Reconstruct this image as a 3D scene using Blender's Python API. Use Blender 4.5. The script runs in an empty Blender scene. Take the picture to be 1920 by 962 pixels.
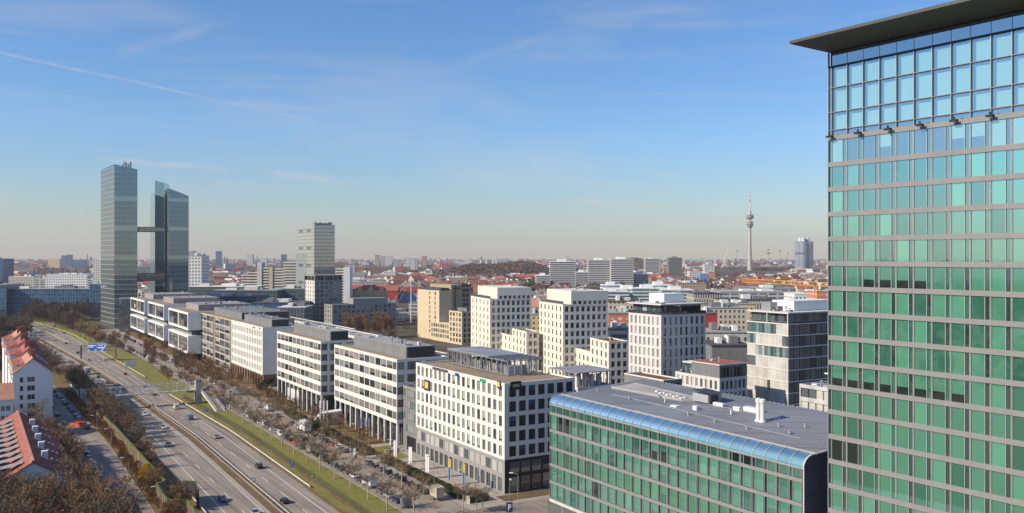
import bpy, math, random
from mathutils import Vector, Matrix
random.seed(7)
R = math.radians
F, H, HY, CX = 1700.0, 55.0, 480.0, 960.0
sc = bpy.context.scene
COL = sc.collection
# ---------------------------------------------------------------- materials
M = {}
def nodes(name):
    m = bpy.data.materials.new(name); m.use_nodes = True
    nt = m.node_tree
    return m, nt, nt.nodes, nt.links, nt.nodes['Principled BSDF']
def mat(name, col, rough=.8, noise=.12, scale=.25, metal=0.0, spec=.35, fine=3.0, col2=None):
    m, nt, N, L, b = nodes(name)
    tc = N.new('ShaderNodeTexCoord')
    n1 = N.new('ShaderNodeTexNoise'); n1.inputs['Scale'].default_value = scale; n1.inputs['Detail'].default_value = 5
    n2 = N.new('ShaderNodeTexNoise'); n2.inputs['Scale'].default_value = fine; n2.inputs['Detail'].default_value = 3
    L.new(tc.outputs['Object'], n1.inputs['Vector']); 
    if any(k in name for k in ('wall', 'white', 'concrete', 'plaster', 'grey', 'tan', 'panel')):
        mp = N.new('ShaderNodeMapping'); mp.inputs['Scale'].default_value = (.5, .5, .06); L.new(tc.outputs['Object'], mp.inputs['Vector']); L.new(mp.outputs[0], n2.inputs['Vector'])
    else: L.new(tc.outputs['Object'], n2.inputs['Vector'])
    ad = N.new('ShaderNodeMath'); ad.operation = 'ADD'
    L.new(n1.outputs['Fac'], ad.inputs[0]); L.new(n2.outputs['Fac'], ad.inputs[1])
    mr = N.new('ShaderNodeMapRange')
    mr.inputs[1].default_value = .7; mr.inputs[2].default_value = 1.3
    L.new(ad.outputs[0], mr.inputs[0])
    mx = N.new('ShaderNodeMix'); mx.data_type = 'RGBA'
    a = col2 or tuple(c * (1 - noise) for c in col); bb = col if col2 else tuple(min(1, c * (1 + noise)) for c in col)
    mx.inputs[6].default_value = (*a, 1); mx.inputs[7].default_value = (*bb, 1)
    L.new(mr.outputs[0], mx.inputs[0]); L.new(mx.outputs[2], b.inputs['Base Color'])
    b.inputs['Roughness'].default_value = rough; b.inputs['Metallic'].default_value = metal
    b.inputs['Specular IOR Level'].default_value = spec
    M[name] = m; return m
def glass(name, base, refl=.2, rough=.03, tint=(1, 1, 1), noise=.15):
    m, nt, N, L, b = nodes(name)
    oi = N.new('ShaderNodeObjectInfo')
    tc = N.new('ShaderNodeTexCoord'); n1 = N.new('ShaderNodeTexNoise'); n1.inputs['Scale'].default_value = .5
    L.new(tc.outputs['Object'], n1.inputs['Vector'])
    ad = N.new('ShaderNodeMath'); ad.operation = 'ADD'
    L.new(oi.outputs['Random'], ad.inputs[0]); L.new(n1.outputs['Fac'], ad.inputs[1])
    mr = N.new('ShaderNodeMapRange'); mr.inputs[1].default_value = .2; mr.inputs[2].default_value = 1.3
    L.new(ad.outputs[0], mr.inputs[0])
    mx = N.new('ShaderNodeMix'); mx.data_type = 'RGBA'
    mx.inputs[6].default_value = (*[c * (1 - noise) for c in base], 1); mx.inputs[7].default_value = (*[c * (1 + noise) for c in base], 1)
    L.new(mr.outputs[0], mx.inputs[0]); L.new(mx.outputs[2], b.inputs['Base Color'])
    b.inputs['Roughness'].default_value = .6; b.inputs['Specular IOR Level'].default_value = .1
    g = N.new('ShaderNodeBsdfGlossy'); g.inputs['Roughness'].default_value = rough; g.inputs['Color'].default_value = (*tint, 1)
    lw = N.new('ShaderNodeLayerWeight'); lw.inputs['Blend'].default_value = .25
    ma = N.new('ShaderNodeMath'); ma.operation = 'MULTIPLY_ADD'; ma.inputs[1].default_value = .6; ma.inputs[2].default_value = refl
    ma.use_clamp = True
    L.new(lw.outputs['Fresnel'], ma.inputs[0])
    bu = N.new('ShaderNodeBump'); bu.inputs['Strength'].default_value = .012 if name[:2] in ('hl', 'x_') else .05; bu.inputs['Distance'].default_value = .1
    n3 = N.new('ShaderNodeTexNoise'); n3.inputs['Scale'].default_value = .35
    L.new(tc.outputs['Object'], n3.inputs['Vector']); L.new(n3.outputs['Fac'], bu.inputs['Height']); L.new(bu.outputs[0], g.inputs['Normal'])
    ms = N.new('ShaderNodeMixShader'); L.new(ma.outputs[0], ms.inputs[0]); L.new(b.outputs[0], ms.inputs[1]); L.new(g.outputs[0], ms.inputs[2])
    L.new(ms.outputs[0], N['Material Output'].inputs['Surface'])
    M[name] = m; return m
def brickmat(name, wall, win, bw=2.6, rh=3.1, mortar=.75, rough=.8, off=0.0):
    """wall with a regular grid of window openings, laid out in metres on the wall's own uv"""
    m, nt, N, L, b = nodes(name)
    uv = N.new('ShaderNodeUVMap')
    t = N.new('ShaderNodeTexBrick'); t.offset = off; t.squash = 1
    t.inputs['Scale'].default_value = 1; t.inputs['Brick Width'].default_value = bw; t.inputs['Row Height'].default_value = rh
    t.inputs['Mortar Size'].default_value = mortar; t.inputs['Mortar Smooth'].default_value = 0
    t.inputs['Color1'].default_value = (*win, 1); t.inputs['Color2'].default_value = (*[c * 1.8 for c in win], 1); t.inputs['Mortar'].default_value = (*wall, 1)
    L.new(uv.outputs[0], t.inputs['Vector']); L.new(t.outputs['Color'], b.inputs['Base Color'])
    mr = N.new('ShaderNodeMapRange'); mr.inputs[3].default_value = .15; mr.inputs[4].default_value = rough
    L.new(t.outputs['Fac'], mr.inputs[0]); L.new(mr.outputs[0], b.inputs['Roughness'])
    M[name] = m; return m
def groundmat(name, cols, scales, rough=.95):
    """three colours mixed by two noises in world metres"""
    m, nt, N, L, b = nodes(name)
    tc = N.new('ShaderNodeTexCoord'); prev = None
    c0 = (*cols[0], 1)
    for i, (c, s) in enumerate(zip(cols[1:], scales)):
        n = N.new('ShaderNodeTexNoise'); n.inputs['Scale'].default_value = s; n.inputs['Detail'].default_value = 6; n.inputs['Roughness'].default_value = .65
        L.new(tc.outputs['Object'], n.inputs['Vector'])
        mr = N.new('ShaderNodeMapRange'); mr.inputs[1].default_value = .42; mr.inputs[2].default_value = .6
        L.new(n.outputs['Fac'], mr.inputs[0])
        mx = N.new('ShaderNodeMix'); mx.data_type = 'RGBA'
        L.new(mr.outputs[0], mx.inputs[0])
        if prev is None: mx.inputs[6].default_value = c0
        else: L.new(prev, mx.inputs[6])
        mx.inputs[7].default_value = (*c, 1); prev = mx.outputs[2]
    L.new(prev, b.inputs['Base Color']); b.inputs['Roughness'].default_value = rough; b.inputs['Specular IOR Level'].default_value = .2
    M[name] = m; return m
mat('white_wall', (.76, .73, .65), noise=.10, scale=.08)
mat('cream_wall', (.72, .68, .58), noise=.06, scale=.08)
mat('warm_white', (.76, .71, .60), noise=.10, scale=.1)
mat('light_grey_wall', (.66, .635, .59), noise=.08, scale=.2)
mat('grey_wall', (.30, .29, .275), noise=.1)
mat('mid_grey', (.20, .205, .21), noise=.12)
mat('dark_grey', (.075, .075, .085), noise=.15)
mat('anthracite', (.022, .021, .024), noise=.2, rough=.5)
mat('tan_wall', (.42, .33, .20), noise=.1)
mat('tan_light', (.64, .52, .34), noise=.08)
mat('brown_stone', (.20, .125, .09), noise=.25, scale=1)
mat('beige_panel', (.45, .42, .35), noise=.1)
mat('steel', (.34, .36, .37), rough=.45, metal=.4)
mat('louvre', (.05, .055, .06), rough=.6)
mat('roof_gravel', (.34, .26, .17), noise=.2, scale=.2, fine=1.5)
mat('roof_grey', (.20, .19, .17), noise=.25, scale=.15, fine=1)
mat('roof_pale', (.36, .35, .33), noise=.2, scale=.15)
mat('roof_green', (.20, .085, .03), noise=.3, scale=.3, fine=2, col2=(.14, .1, .035))
mat('roof_seam', (.29, .305, .335), noise=.10, scale=.06, rough=.55)
mat('red_tile', (.36, .12, .085), noise=.3, scale=.4, fine=4)
mat('salmon_tile', (.50, .24, .165), noise=.22, scale=.4, fine=4)
mat('dark_tile', (.22, .055, .04), noise=.25, scale=.4)  # dark roofs, and painted shade for the right slopes of gabled houses
mat('plaster_white', (.78, .78, .76), noise=.05, scale=.1)
mat('frame_white', (.82, .82, .80), noise=.03)
mat('frame_silver', (.48, .49, .47), rough=.4, metal=.3)
mat('frame_dark', (.06, .065, .07))
mat('spandrel', (.25, .245, .245), noise=.08, scale=.3, fine=2, rough=.6)
mat('soffit', (.085, .09, .085), noise=.1, rough=.55)
mat('concrete', (.42, .40, .36), noise=.12, scale=.5)
mat('panel_concrete', (.54, .53, .50), noise=.2, scale=.25, fine=1.2)
mat('rail_white', (.70, .69, .64), rough=.5); mat('rail_rust', (.30, .23, .20), rough=.7, noise=.2); mat('roof_brown', (.19, .115, .085), noise=.3); mat('lattice_white', (.62, .61, .57))
mat('rail_yellow', (.62, .58, .32), rough=.6)
mat('paint_line', (.74, .73, .68), noise=.15, scale=2)
mat('asphalt', (.30, .255, .205), noise=.09, scale=.06, fine=.6)
mat('asphalt_street', (.31, .26, .21), noise=.14, scale=.1, fine=1)
mat('paving', (.38, .34, .29), noise=.14, scale=.3, fine=2)
mat('bark', (.13, .10, .07), noise=.3, scale=2)
mat('bark_pale', (.42, .37, .27), noise=.25, scale=2)
mat('twig', (.22, .15, .085), noise=.3, scale=.6)
mat('twig_red', (.26, .155, .08), noise=.3, scale=.6)
mat('twig_dark', (.17, .14, .10), noise=.3, scale=.6)
mat('twig_far', (.15, .10, .07), noise=.3, scale=.05)
mat('twig_willow', (.34, .23, .12), noise=.25, scale=.6)
mat('yellow_bloom', (.72, .46, .03), noise=.2, scale=2)
mat('hedge_leaf', (.055, .062, .024), noise=.4, scale=1)
mat('evergreen', (.03, .045, .02), noise=.35, scale=1)
mat('moss', (.10, .16, .035), noise=.25, scale=1)
mat('wood_wall', (.24, .18, .125), noise=.3, scale=.8)
mat('fence_green', (.05, .11, .075))
mat('tyre', (.02, .02, .02)); mat('rubber', (.03, .03, .03))
mat('sign_blue', (.01, .10, .42), rough=.4, noise=.05)
mat('sign_white', (.8, .8, .8), rough=.5, noise=.03)
mat('sign_yellow', (.85, .56, .02), noise=.03)
mat('sign_navy', (.03, .04, .12), noise=.05)
mat('sign_green', (.01, .33, .14), noise=.05)
mat('sign_red', (.6, .06, .05), noise=.05)
mat('crane_yellow', (.72, .36, .04), noise=.08)
mat('barrier_orange', (.75, .12, .04), noise=.1)
mat('red_wall', (.42, .06, .05), noise=.1); mat('blue_wall', (.16, .28, .50), noise=.1)
mat('tower_concrete', (.50, .46, .40), noise=.06, scale=.02)
mat('alu', (.42, .43, .45), rough=.5, metal=.2)
mat('tent', (.27, .26, .255), noise=.15, scale=.02)
mat('cloth_dark', (.02, .022, .03)); mat('skin', (.5, .3, .2)); mat('jeans', (.04, .06, .12))
mat('white_box', (.70, .70, .68), noise=.08); mat('tan_box', (.50, .44, .33), noise=.15)
for n_, c_ in dict(black=(.012, .012, .014), white=(.75, .75, .73), silver=(.42, .43, .44), darkblue=(.015, .04, .09), red=(.50, .025, .02), cream=(.72, .66, .50), blue=(.05, .13, .32), grey=(.12, .125, .13)).items():
    m = mat('paint_' + n_, c_, rough=.25, noise=.02, spec=.6)
    m.node_tree.nodes['Principled BSDF'].inputs['Coat Weight'].default_value = .6
glass('glass_dark', (.028, .032, .036), .11)
glass('glass_mid', (.10, .115, .12), .16)
glass('blind_grey', (.30, .285, .27), .06, noise=.12)
glass('blind_light', (.44, .43, .40), .05)
glass('blind_brown', (.22, .185, .175), .06)
glass('car_glass', (.015, .018, .02), .2)
glass('green_pale', (.105, .37, .235), .38, tint=(.62, .87, 1), noise=.1)
glass('green_bright', (.075, .28, .18), .40, tint=(.62, .87, 1), noise=.14)
glass('green_mid', (.03, .155, .10), .38, tint=(.62, .87, 1), noise=.2)
glass('green_dark', (.012, .05, .04), .40, tint=(.8, .95, 1))
glass('green_black', (.006, .012, .014), .16, tint=(.86, 1, .97))
glass('pale_panel', (.18, .38, .35), .38, tint=(.84, .96, 1), noise=.07)
glass('blue_curve', (.10, .25, .31), .22, rough=.3, tint=(.85, 1, 1))
glass('hl_glass', (.018, .045, .075), .24, tint=(.66, .86, 1), noise=.05)
glass('hl_light', (.05, .11, .15), .36, tint=(.78, .92, 1), noise=.06)
glass('hl_side', (.10, .125, .125), .14)
glass('blue_glass', (.03, .09, .19), .18)
glass('teal_glass', (.03, .10, .10), .22)
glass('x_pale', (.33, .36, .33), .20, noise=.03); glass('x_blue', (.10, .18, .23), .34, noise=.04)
brickmat('wall_a', (.62, .55, .44), (.06, .06, .065)); brickmat('wall_b', (.70, .68, .64), (.08, .08, .09), bw=3.2, rh=3.3, mortar=.8)
brickmat('wall_c', (.46, .34, .24), (.06, .05, .05)); brickmat('wall_d', (.55, .54, .52), (.09, .10, .12), bw=9, rh=3.4, mortar=.8)
brickmat('wall_yellow', (.72, .58, .30), (.10, .08, .06), bw=3, rh=3, mortar=.85); brickmat('wall_sky', (.22, .34, .55), (.55, .6, .7), bw=3, rh=3, mortar=.95)
brickmat('wall_pink', (.62, .22, .15), (.5, .45, .4), bw=4, rh=3, mortar=1.0)
brickmat('wall_blueglass', (.10, .18, .28), (.03, .07, .13), bw=2.5, rh=3.6, mortar=.22, rough=.4)
brickmat('wall_bright', (.80, .79, .76), (.08, .09, .11), bw=3.4, rh=3.6, mortar=.95)
brickmat('wall_tealglass', (.16, .19, .19), (.035, .06, .065), bw=2.2, rh=3.8, mortar=.35, rough=.4)
brickmat('wall_stripe', (.55, .51, .44), (.10, .085, .08), bw=1.9, rh=11, mortar=.45, off=.5)
brickmat('wall_far', (.52, .5, .48), (.20, .2, .22), bw=5, rh=4, mortar=1.1)
groundmat('ground_city', [(.11, .09, .07), (.15, .125, .10), (.075, .07, .04)], [.012, .05])
groundmat('ground_park', [(.115, .085, .05), (.17, .10, .055), (.10, .11, .035)], [.09, .2])
groundmat('grass_green', [(.18, .18, .035), (.26, .19, .075), (.13, .155, .028), (.23, .21, .06)], [.07, .35, 1.3])
groundmat('grass_brown', [(.20, .115, .05), (.26, .15, .075), (.13, .11, .045)], [.15, .8])
mat('slate', (.12, .13, .16), noise=.15); mat('flag_blue', (.10, .19, .42), noise=.05)
groundmat('median_dirt', [(.19, .125, .075), (.13, .08, .04), (.17, .13, .07)], [.1, .5])
def streaks(name, amt=.22):
    # tyre tracks, patches and stains drawn out along the driving direction
    nt = M[name].node_tree; N, L = nt.nodes, nt.links; b = N['Principled BSDF']; src = b.inputs['Base Color'].links[0].from_socket
    tc = N.new('ShaderNodeTexCoord'); mp = N.new('ShaderNodeMapping'); mp.inputs['Rotation'].default_value = (0, 0, -R(121.5)); mp.vector_type = 'POINT'; L.new(tc.outputs['Object'], mp.inputs['Vector'])
    m2 = N.new('ShaderNodeMapping'); m2.inputs['Scale'].default_value = (.018, 1.1, 1); L.new(mp.outputs[0], m2.inputs['Vector'])
    n1 = N.new('ShaderNodeTexNoise'); n1.inputs['Scale'].default_value = 1; n1.inputs['Detail'].default_value = 5; L.new(m2.outputs[0], n1.inputs['Vector'])
    v = N.new('ShaderNodeTexVoronoi'); v.inputs['Scale'].default_value = .045; L.new(tc.outputs['Object'], v.inputs['Vector']); sv = N.new('ShaderNodeSeparateColor'); L.new(v.outputs['Color'], sv.inputs[0])
    r1 = N.new('ShaderNodeMapRange'); r1.inputs[1].default_value = .35; r1.inputs[2].default_value = .65; r1.inputs[3].default_value = 1 - amt; r1.inputs[4].default_value = 1 + amt * .6; L.new(n1.outputs['Fac'], r1.inputs[0])
    r2 = N.new('ShaderNodeMapRange'); r2.inputs[3].default_value = .92; r2.inputs[4].default_value = 1.06; L.new(sv.outputs[0], r2.inputs[0])
    mm = N.new('ShaderNodeMath'); mm.operation = 'MULTIPLY'; L.new(r1.outputs[0], mm.inputs[0]); L.new(r2.outputs[0], mm.inputs[1])
    sc_ = N.new('ShaderNodeVectorMath'); sc_.operation = 'SCALE'; L.new(src, sc_.inputs[0]); L.new(mm.outputs[0], sc_.inputs['Scale']); L.new(sc_.outputs[0], b.inputs['Base Color'])
streaks('asphalt', .32); streaks('asphalt_street', .16); streaks('roof_seam', .2); streaks('roof_gravel', .18)
# ---------------------------------------------------------------- helpers
def gp(px, py, z=0.0):
    Y = (H - z) * F / (py - HY); return Vector(((px - CX) / F * Y, Y, z))
def at(px, Y, z=0.0): return Vector(((px - CX) / F * Y, Y, z))
def zat(py, Y): return H - (py - HY) / F * Y
def ext(C, d, px):
    r = (px - CX) / F
    return (r * C.y - C.x) / (d.x - r * d.y)
class MB:
    def __init__(s): s.v = []; s.f = []; s.m = []; s.uv = []
    def quad(s, pts, mi=0, uv=None):
        i = len(s.v); s.v += [tuple(p) for p in pts]; s.f.append(tuple(range(i, i + len(pts)))); s.m.append(mi)
        s.uv += uv if uv else [(0, 0)] * len(pts)
    def box(s, x0, x1, y0, y1, z0, z1, mi=0, bottom=True, tm=None):
        w, d = abs(x1 - x0), abs(y1 - y0)
        P = lambda x, y, z: (x, y, z)
        for (a, b, c, d2, ln) in ((P(x0, y0, z0), P(x1, y0, z0), P(x1, y0, z1), P(x0, y0, z1), w), (P(x1, y0, z0), P(x1, y1, z0), P(x1, y1, z1), P(x1, y0, z1), d),
                              (P(x1, y1, z0), P(x0, y1, z0), P(x0, y1, z1), P(x1, y1, z1), w), (P(x0, y1, z0), P(x0, y0, z0), P(x0, y0, z1), P(x0, y1, z1), d)):
            s.quad((a, b, c, d2), mi, [(0, z0), (ln, z0), (ln, z1), (0, z1)])
        s.quad((P(x0, y0, z1), P(x1, y0, z1), P(x1, y1, z1), P(x0, y1, z1)), mi if tm is None else tm)
        if bottom: s.quad((P(x0, y1, z0), P(x1, y1, z0), P(x1, y0, z0), P(x0, y0, z0)), mi)
    def bar(s, a, b, r, mi=0, n=4, r2=None):
        a = Vector(a); b = Vector(b); d = b - a
        if d.length < 1e-6: return
        r2 = r if r2 is None else r2
        u = d.orthogonal().normalized(); w = d.normalized().cross(u)
        ra = [a + (u * math.cos(2 * math.pi * k / n) + w * math.sin(2 * math.pi * k / n)) * r for k in range(n)]
        rb = [b + (u * math.cos(2 * math.pi * k / n) + w * math.sin(2 * math.pi * k / n)) * r2 for k in range(n)]
        for k in range(n): s.quad((ra[k], ra[(k + 1) % n], rb[(k + 1) % n], rb[k]), mi)
        s.quad(rb, mi); s.quad(ra[::-1], mi)
    def lathe(s, prof, n=24, mi=0, c=(0, 0)):
        for (r0, z0), (r1, z1) in zip(prof, prof[1:]):
            for k in range(n):
                a0, a1 = 2 * math.pi * k / n, 2 * math.pi * (k + 1) / n
                s.quad(((c[0] + r0 * math.cos(a0), c[1] + r0 * math.sin(a0), z0), (c[0] + r0 * math.cos(a1), c[1] + r0 * math.sin(a1), z0),
                        (c[0] + r1 * math.cos(a1), c[1] + r1 * math.sin(a1), z1), (c[0] + r1 * math.cos(a0), c[1] + r1 * math.sin(a0), z1)), mi)
    def prism(s, pts, z0, tops, mi=0, tm=None):
        """vertical prism on a plan polygon, each corner with a top height of its own"""
        n = len(pts); tops = tops if isinstance(tops, (list, tuple)) else [tops] * n
        for k in range(n):
            a, b = pts[k], pts[(k + 1) % n]; ln = math.hypot(a[0] - b[0], a[1] - b[1])
            ta, tb = tops[k], tops[(k + 1) % n]
            s.quad(((*a, z0), (*b, z0), (*b, tb), (*a, ta)), mi, [(0, z0), (ln, z0), (ln, tb), (0, ta)])
        s.quad([(*p, t) for p, t in zip(pts, tops)], mi if tm is None else tm)
    def mesh(s, name, mats):
        me = bpy.data.meshes.new(name); me.from_pydata(s.v, [], s.f)
        for m in mats: me.materials.append(M[m])
        if len(mats) > 1: me.polygons.foreach_set('material_index', s.m)
        l = me.uv_layers.new(name='UVMap'); flat = [c for p in s.uv for c in p]; l.data.foreach_set('uv', flat)
        me.update(); return me
    def build(s, name, mats, parent=None):
        if isinstance(mats, str): mats = [mats]
        return link(name, s.mesh(name, mats), parent)
def link(name, me, parent=None, loc=None, rz=0):
    o = bpy.data.objects.new(name, me); COL.objects.link(o); o.parent = parent
    if loc is not None: o.location = loc
    if rz: o.rotation_euler.z = rz
    return o
def tag(o, label, cat, group=None, kind=None):
    o['label'] = label; o['category'] = cat
    if group: o['group'] = group
    if kind: o['kind'] = kind
    return o
def struct(name, mb, mats): o = mb.build(name, mats); o['kind'] = 'structure'; return o
def empty(name, loc, rz, label, cat, group=None):
    o = bpy.data.objects.new(name, None); COL.objects.link(o); o.location = loc; o.rotation_euler.z = rz; o.empty_display_size = .5
    return tag(o, label, cat, group)
DA = Vector((-1020, 1700, 0)).normalized(); DB = Vector((DA.y, -DA.x, 0))   # street direction, and across it to the right
ANG = math.atan2(DB.y, DB.x)
# ---------------------------------------------------------------- windows
WC = {}
def winmesh(w, h, pane, frame, mull, bw):
    """one window: pane(s) set in a frame; pane 'a/b/f' = upper blind a over lower glass b down to fraction f"""
    k = (round(w, 3), round(h, 3), pane, frame, mull, bw)
    if k in WC: return WC[k]
    mb = MB(); up, lo, fr = (pane.split('/') + ['', ''])[:3] if '/' in pane else (pane, None, 0)
    if lo:
        zc = h * (1 - float(fr))
        mb.quad(((0, 0, 0), (w, 0, 0), (w, 0, zc), (0, 0, zc)), 1); mb.quad(((0, 0, zc), (w, 0, zc), (w, 0, h), (0, 0, h)), 0)
    else: mb.quad(((0, 0, 0), (w, 0, 0), (w, 0, h), (0, 0, h)), 0)
    if bw > 0:
        d = .07
        for (a, b, c, e) in ((0, bw, 0, h), (w - bw, w, 0, h), (bw, w - bw, 0, bw), (bw, w - bw, h - bw, h)): mb.box(a, b, -d, -.002, c, e, 2)
        for i in range(mull):
            x = w * (i + 1) / (mull + 1); mb.box(x - bw * .6, x + bw * .6, -d * .9, -.002, bw, h - bw, 2)
    me = mb.mesh('window', [up, lo or up, frame]); WC[k] = me; return me
class Bld:
    """oriented building: local x runs right from the near corner, local y runs away along the street"""
    def __init__(s, name, label, cat, C, Lg, W, Ht, ang=ANG, group=None):
        s.L, s.W, s.H, s.ang = Lg, W, Ht, ang
        s.root = empty(name, (C[0], C[1], 0), ang, label, cat, group)
        s.mat = Matrix.Translation((C[0], C[1], 0)) @ Matrix.Rotation(ang, 4, 'Z')
        s.wins = []
    def P(s, f, x, z, d, o=0.0):
        if f == 'L': return (o + d, x, z)
        if f == 'R': return (x, o + d, z)
        if f == 'B': return (s.W - o - d, x, z)
        return (x, s.L - o - d, z)
    def wall(s, mb, f, a, b, z0, z1, ops, depth=.25, mi=0, o=0.0, rm=None):
        xs = sorted({a, b, *[q for r in ops for q in r[:2]]}); zs = sorted({z0, z1, *[q for r in ops for q in r[2:]]})
        xs = [x for x in xs if a <= x <= b]; zs = [z for z in zs if z0 <= z <= z1]
        O = {(round(r[0], 4), round(r[2], 4)) for r in ops}
        for x0, x1 in zip(xs, xs[1:]):
            cx = (x0 + x1) / 2; colops = [r for r in ops if r[0] < cx < r[1]]
            run = None
            for q0, q1 in zip(zs, zs[1:]):
                cz = (q0 + q1) / 2
                hole = any(r[2] < cz < r[3] for r in colops)
                if hole:
                    if run is not None: mb.quad((s.P(f, x0, run, 0, o), s.P(f, x1, run, 0, o), s.P(f, x1, q0, 0, o), s.P(f, x0, q0, 0, o)), mi, [(x0, run), (x1, run), (x1, q0), (x0, q0)]); run = None
                elif run is None: run = q0
            if run is not None: mb.quad((s.P(f, x0, run, 0, o), s.P(f, x1, run, 0, o), s.P(f, x1, zs[-1], 0, o), s.P(f, x0, zs[-1], 0, o)), mi, [(x0, run), (x1, run), (x1, zs[-1]), (x0, zs[-1])])
        r_ = mi if rm is None else rm
        for (x0, x1, q0, q1) in ops:
            c = [(x0, q0), (x1, q0), (x1, q1), (x0, q1)]
            for k in range(4):
                p, q = c[k], c[(k + 1) % 4]
                mb.quad((s.P(f, *p, 0, o), s.P(f, *q, 0, o), s.P(f, *q, depth, o), s.P(f, *p, depth, o)), r_)
    def grid(s, a, b, n, ww, zs, hh, m0=0.0):
        """openings: n columns of width ww centred in cells between a and b, rows starting at each z in zs"""
        st = (b - a) / n
        return [(a + st * (i + .5) - ww / 2, a + st * (i + .5) + ww / 2, z, z + hh) for z in zs for i in range(n)]
    def windows(s, f, ops, styles, depth=.22, frame='frame_dark', mull=0, bw=.05, o=0.0):
        for (x0, x1, z0, z1) in ops:
            s.wins.append((f, x0, x1, z0, z1, depth + o, random.choice(styles), frame, mull, bw))
    def face(s, mb, f, a, b, z0, z1, ops, styles, mi=0, depth=.25, **k):
        s.wall(mb, f, a, b, z0, z1, ops, depth, mi, k.get('o', 0.0))
        s.windows(f, ops, styles, depth - .03, **k)
    def finish(s, name='window', cap=100):
        ws = []
        for w in s.wins:
            f, x0, x1, z0, z1, d, st, fr, mu, bw = w
            p = s.mat @ Vector(s.P(f, (x0 + x1) / 2, (z0 + z1) / 2, d))
            n = {'L': (-1, 0, 0), 'R': (0, -1, 0), 'B': (1, 0, 0), 'F': (0, 1, 0)}[f]
            n = s.mat.to_3x3() @ Vector(n); v = Vector((0, 0, H)) - p
            px = CX + p.x / max(p.y, 1) * F
            vis = (x1 - x0) * (z1 - z0) * max(0, n.dot(v.normalized())) / v.length_squared
            py = HY + (H - p.z) / max(p.y, 1) * F
            if not (-20 < px < 1940) or not (-20 < py < 980): vis *= .01
            ws.append((vis, w))
        ws.sort(key=lambda t: -t[0])
        rest = MB(); rm = []
        for i, (vis, (f, x0, x1, z0, z1, d, st, fr, mu, bw)) in enumerate(ws):
            me = winmesh(x1 - x0, z1 - z0, st, fr, mu, bw)
            if f == 'L': loc, rz = (d, x1, z0), -math.pi / 2
            elif f == 'R': loc, rz = (x0, d, z0), 0
            elif f == 'B': loc, rz = (s.W - d, x0, z0), math.pi / 2
            else: loc, rz = (x1, s.L - d, z0), math.pi
            if i < cap:
                link(name, me, s.root, loc, rz)
            else:
                c, sn = math.cos(rz), math.sin(rz); mm = []
                for m_ in me.materials:
                    if m_.name not in rm: rm.append(m_.name)
                    mm.append(rm.index(m_.name))
                vs = [v.co for v in me.vertices]
                for pl in me.polygons:
                    rest.quad([(loc[0] + vs[q].x * c - vs[q].y * sn, loc[1] + vs[q].x * sn + vs[q].y * c, loc[2] + vs[q].z) for q in pl.vertices], mm[pl.material_index])
        if rest.f:
            o = rest.build(name, rm, s.root); o['kind'] = 'stuff'
    def plain(s, mb, z0, z1, mi=0, faces='BF'):
        for f in faces:
            e = s.L if f in 'LB' else s.W
            s.wall(mb, f, 0, e, z0, z1, [], 0, mi)
    def roof(s, z, m='roof_grey', par='white_wall', ph=.5, pt=.35, x0=0, x1=None, y0=0, y1=None):
        x1 = s.W if x1 is None else x1; y1 = s.L if y1 is None else y1
        mb = MB(); mb.box(x0 + pt, x1 - pt, y0 + pt, y1 - pt, z - ph - .3, z - ph); mb.build('roof', m, s.root)
        mb = MB()
        mb.box(x0 - .03, x0 + pt, y0 - .03, y1 + .03, z - ph, z + .02); mb.box(x1 - pt, x1 + .03, y0 - .03, y1 + .03, z - ph, z + .02)
        mb.box(x0 + pt, x1 - pt, y0 - .03, y0 + pt, z - ph, z + .02); mb.box(x0 + pt, x1 - pt, y1 - pt, y1 + .03, z - ph, z + .02)
        mb.build('parapet', par, s.root)
    def boxes(s, name, lst, mats):
        for b in lst:
            mb = MB(); mb.box(*b[:6], b[6] if len(b) > 6 else 0, tm=b[7] if len(b) > 7 else None); mb.build(name, mats, s.root)
def roofclutter(b, z, x0, x1, y0, y1, n, seed=0):
    """small vents, hatches, pipes on a roof: each its own part"""
    rr = random.Random(seed)
    for i in range(n):
        x, y = rr.uniform(x0, x1), rr.uniform(y0, y1); k = rr.random(); mb = MB()
        if k < .45:
            w, d, h = rr.uniform(.6, 1.6), rr.uniform(.6, 1.8), rr.uniform(.4, 1.1); mb.box(x, x + w, y, y + d, z, z + h); mb.build('vent_box', rr.choice(['alu', 'steel', 'white_box', 'mid_grey']), b.root)
        elif k < .75:
            h = rr.uniform(.7, 1.5); mb.lathe([(.22, z), (.22, z + h), (.38, z + h), (.38, z + h + .2), (0, z + h + .3)], 10, 0, (x, y)); mb.build('vent_pipe', 'alu', b.root)
        else:
            w = rr.uniform(1.5, 3); mb.box(x, x + w, y, y + 1.2, z, z + .25); mb.box(x + .1, x + w - .1, y + .1, y + 1.1, z + .25, z + .4); mb.build('skylight', 'alu', b.root)
BL = ['blind_grey', 'blind_brown']; DK = ['glass_dark', 'glass_dark', 'glass_mid']
A0 = at(946, 209)                      # near corner of the nearest white office: origin of the street row
def LF(a, p, z=0.0): return Vector((A0.x + DA.x * a + DB.x * p, A0.y + DA.y * a + DB.y * p, z))
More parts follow.
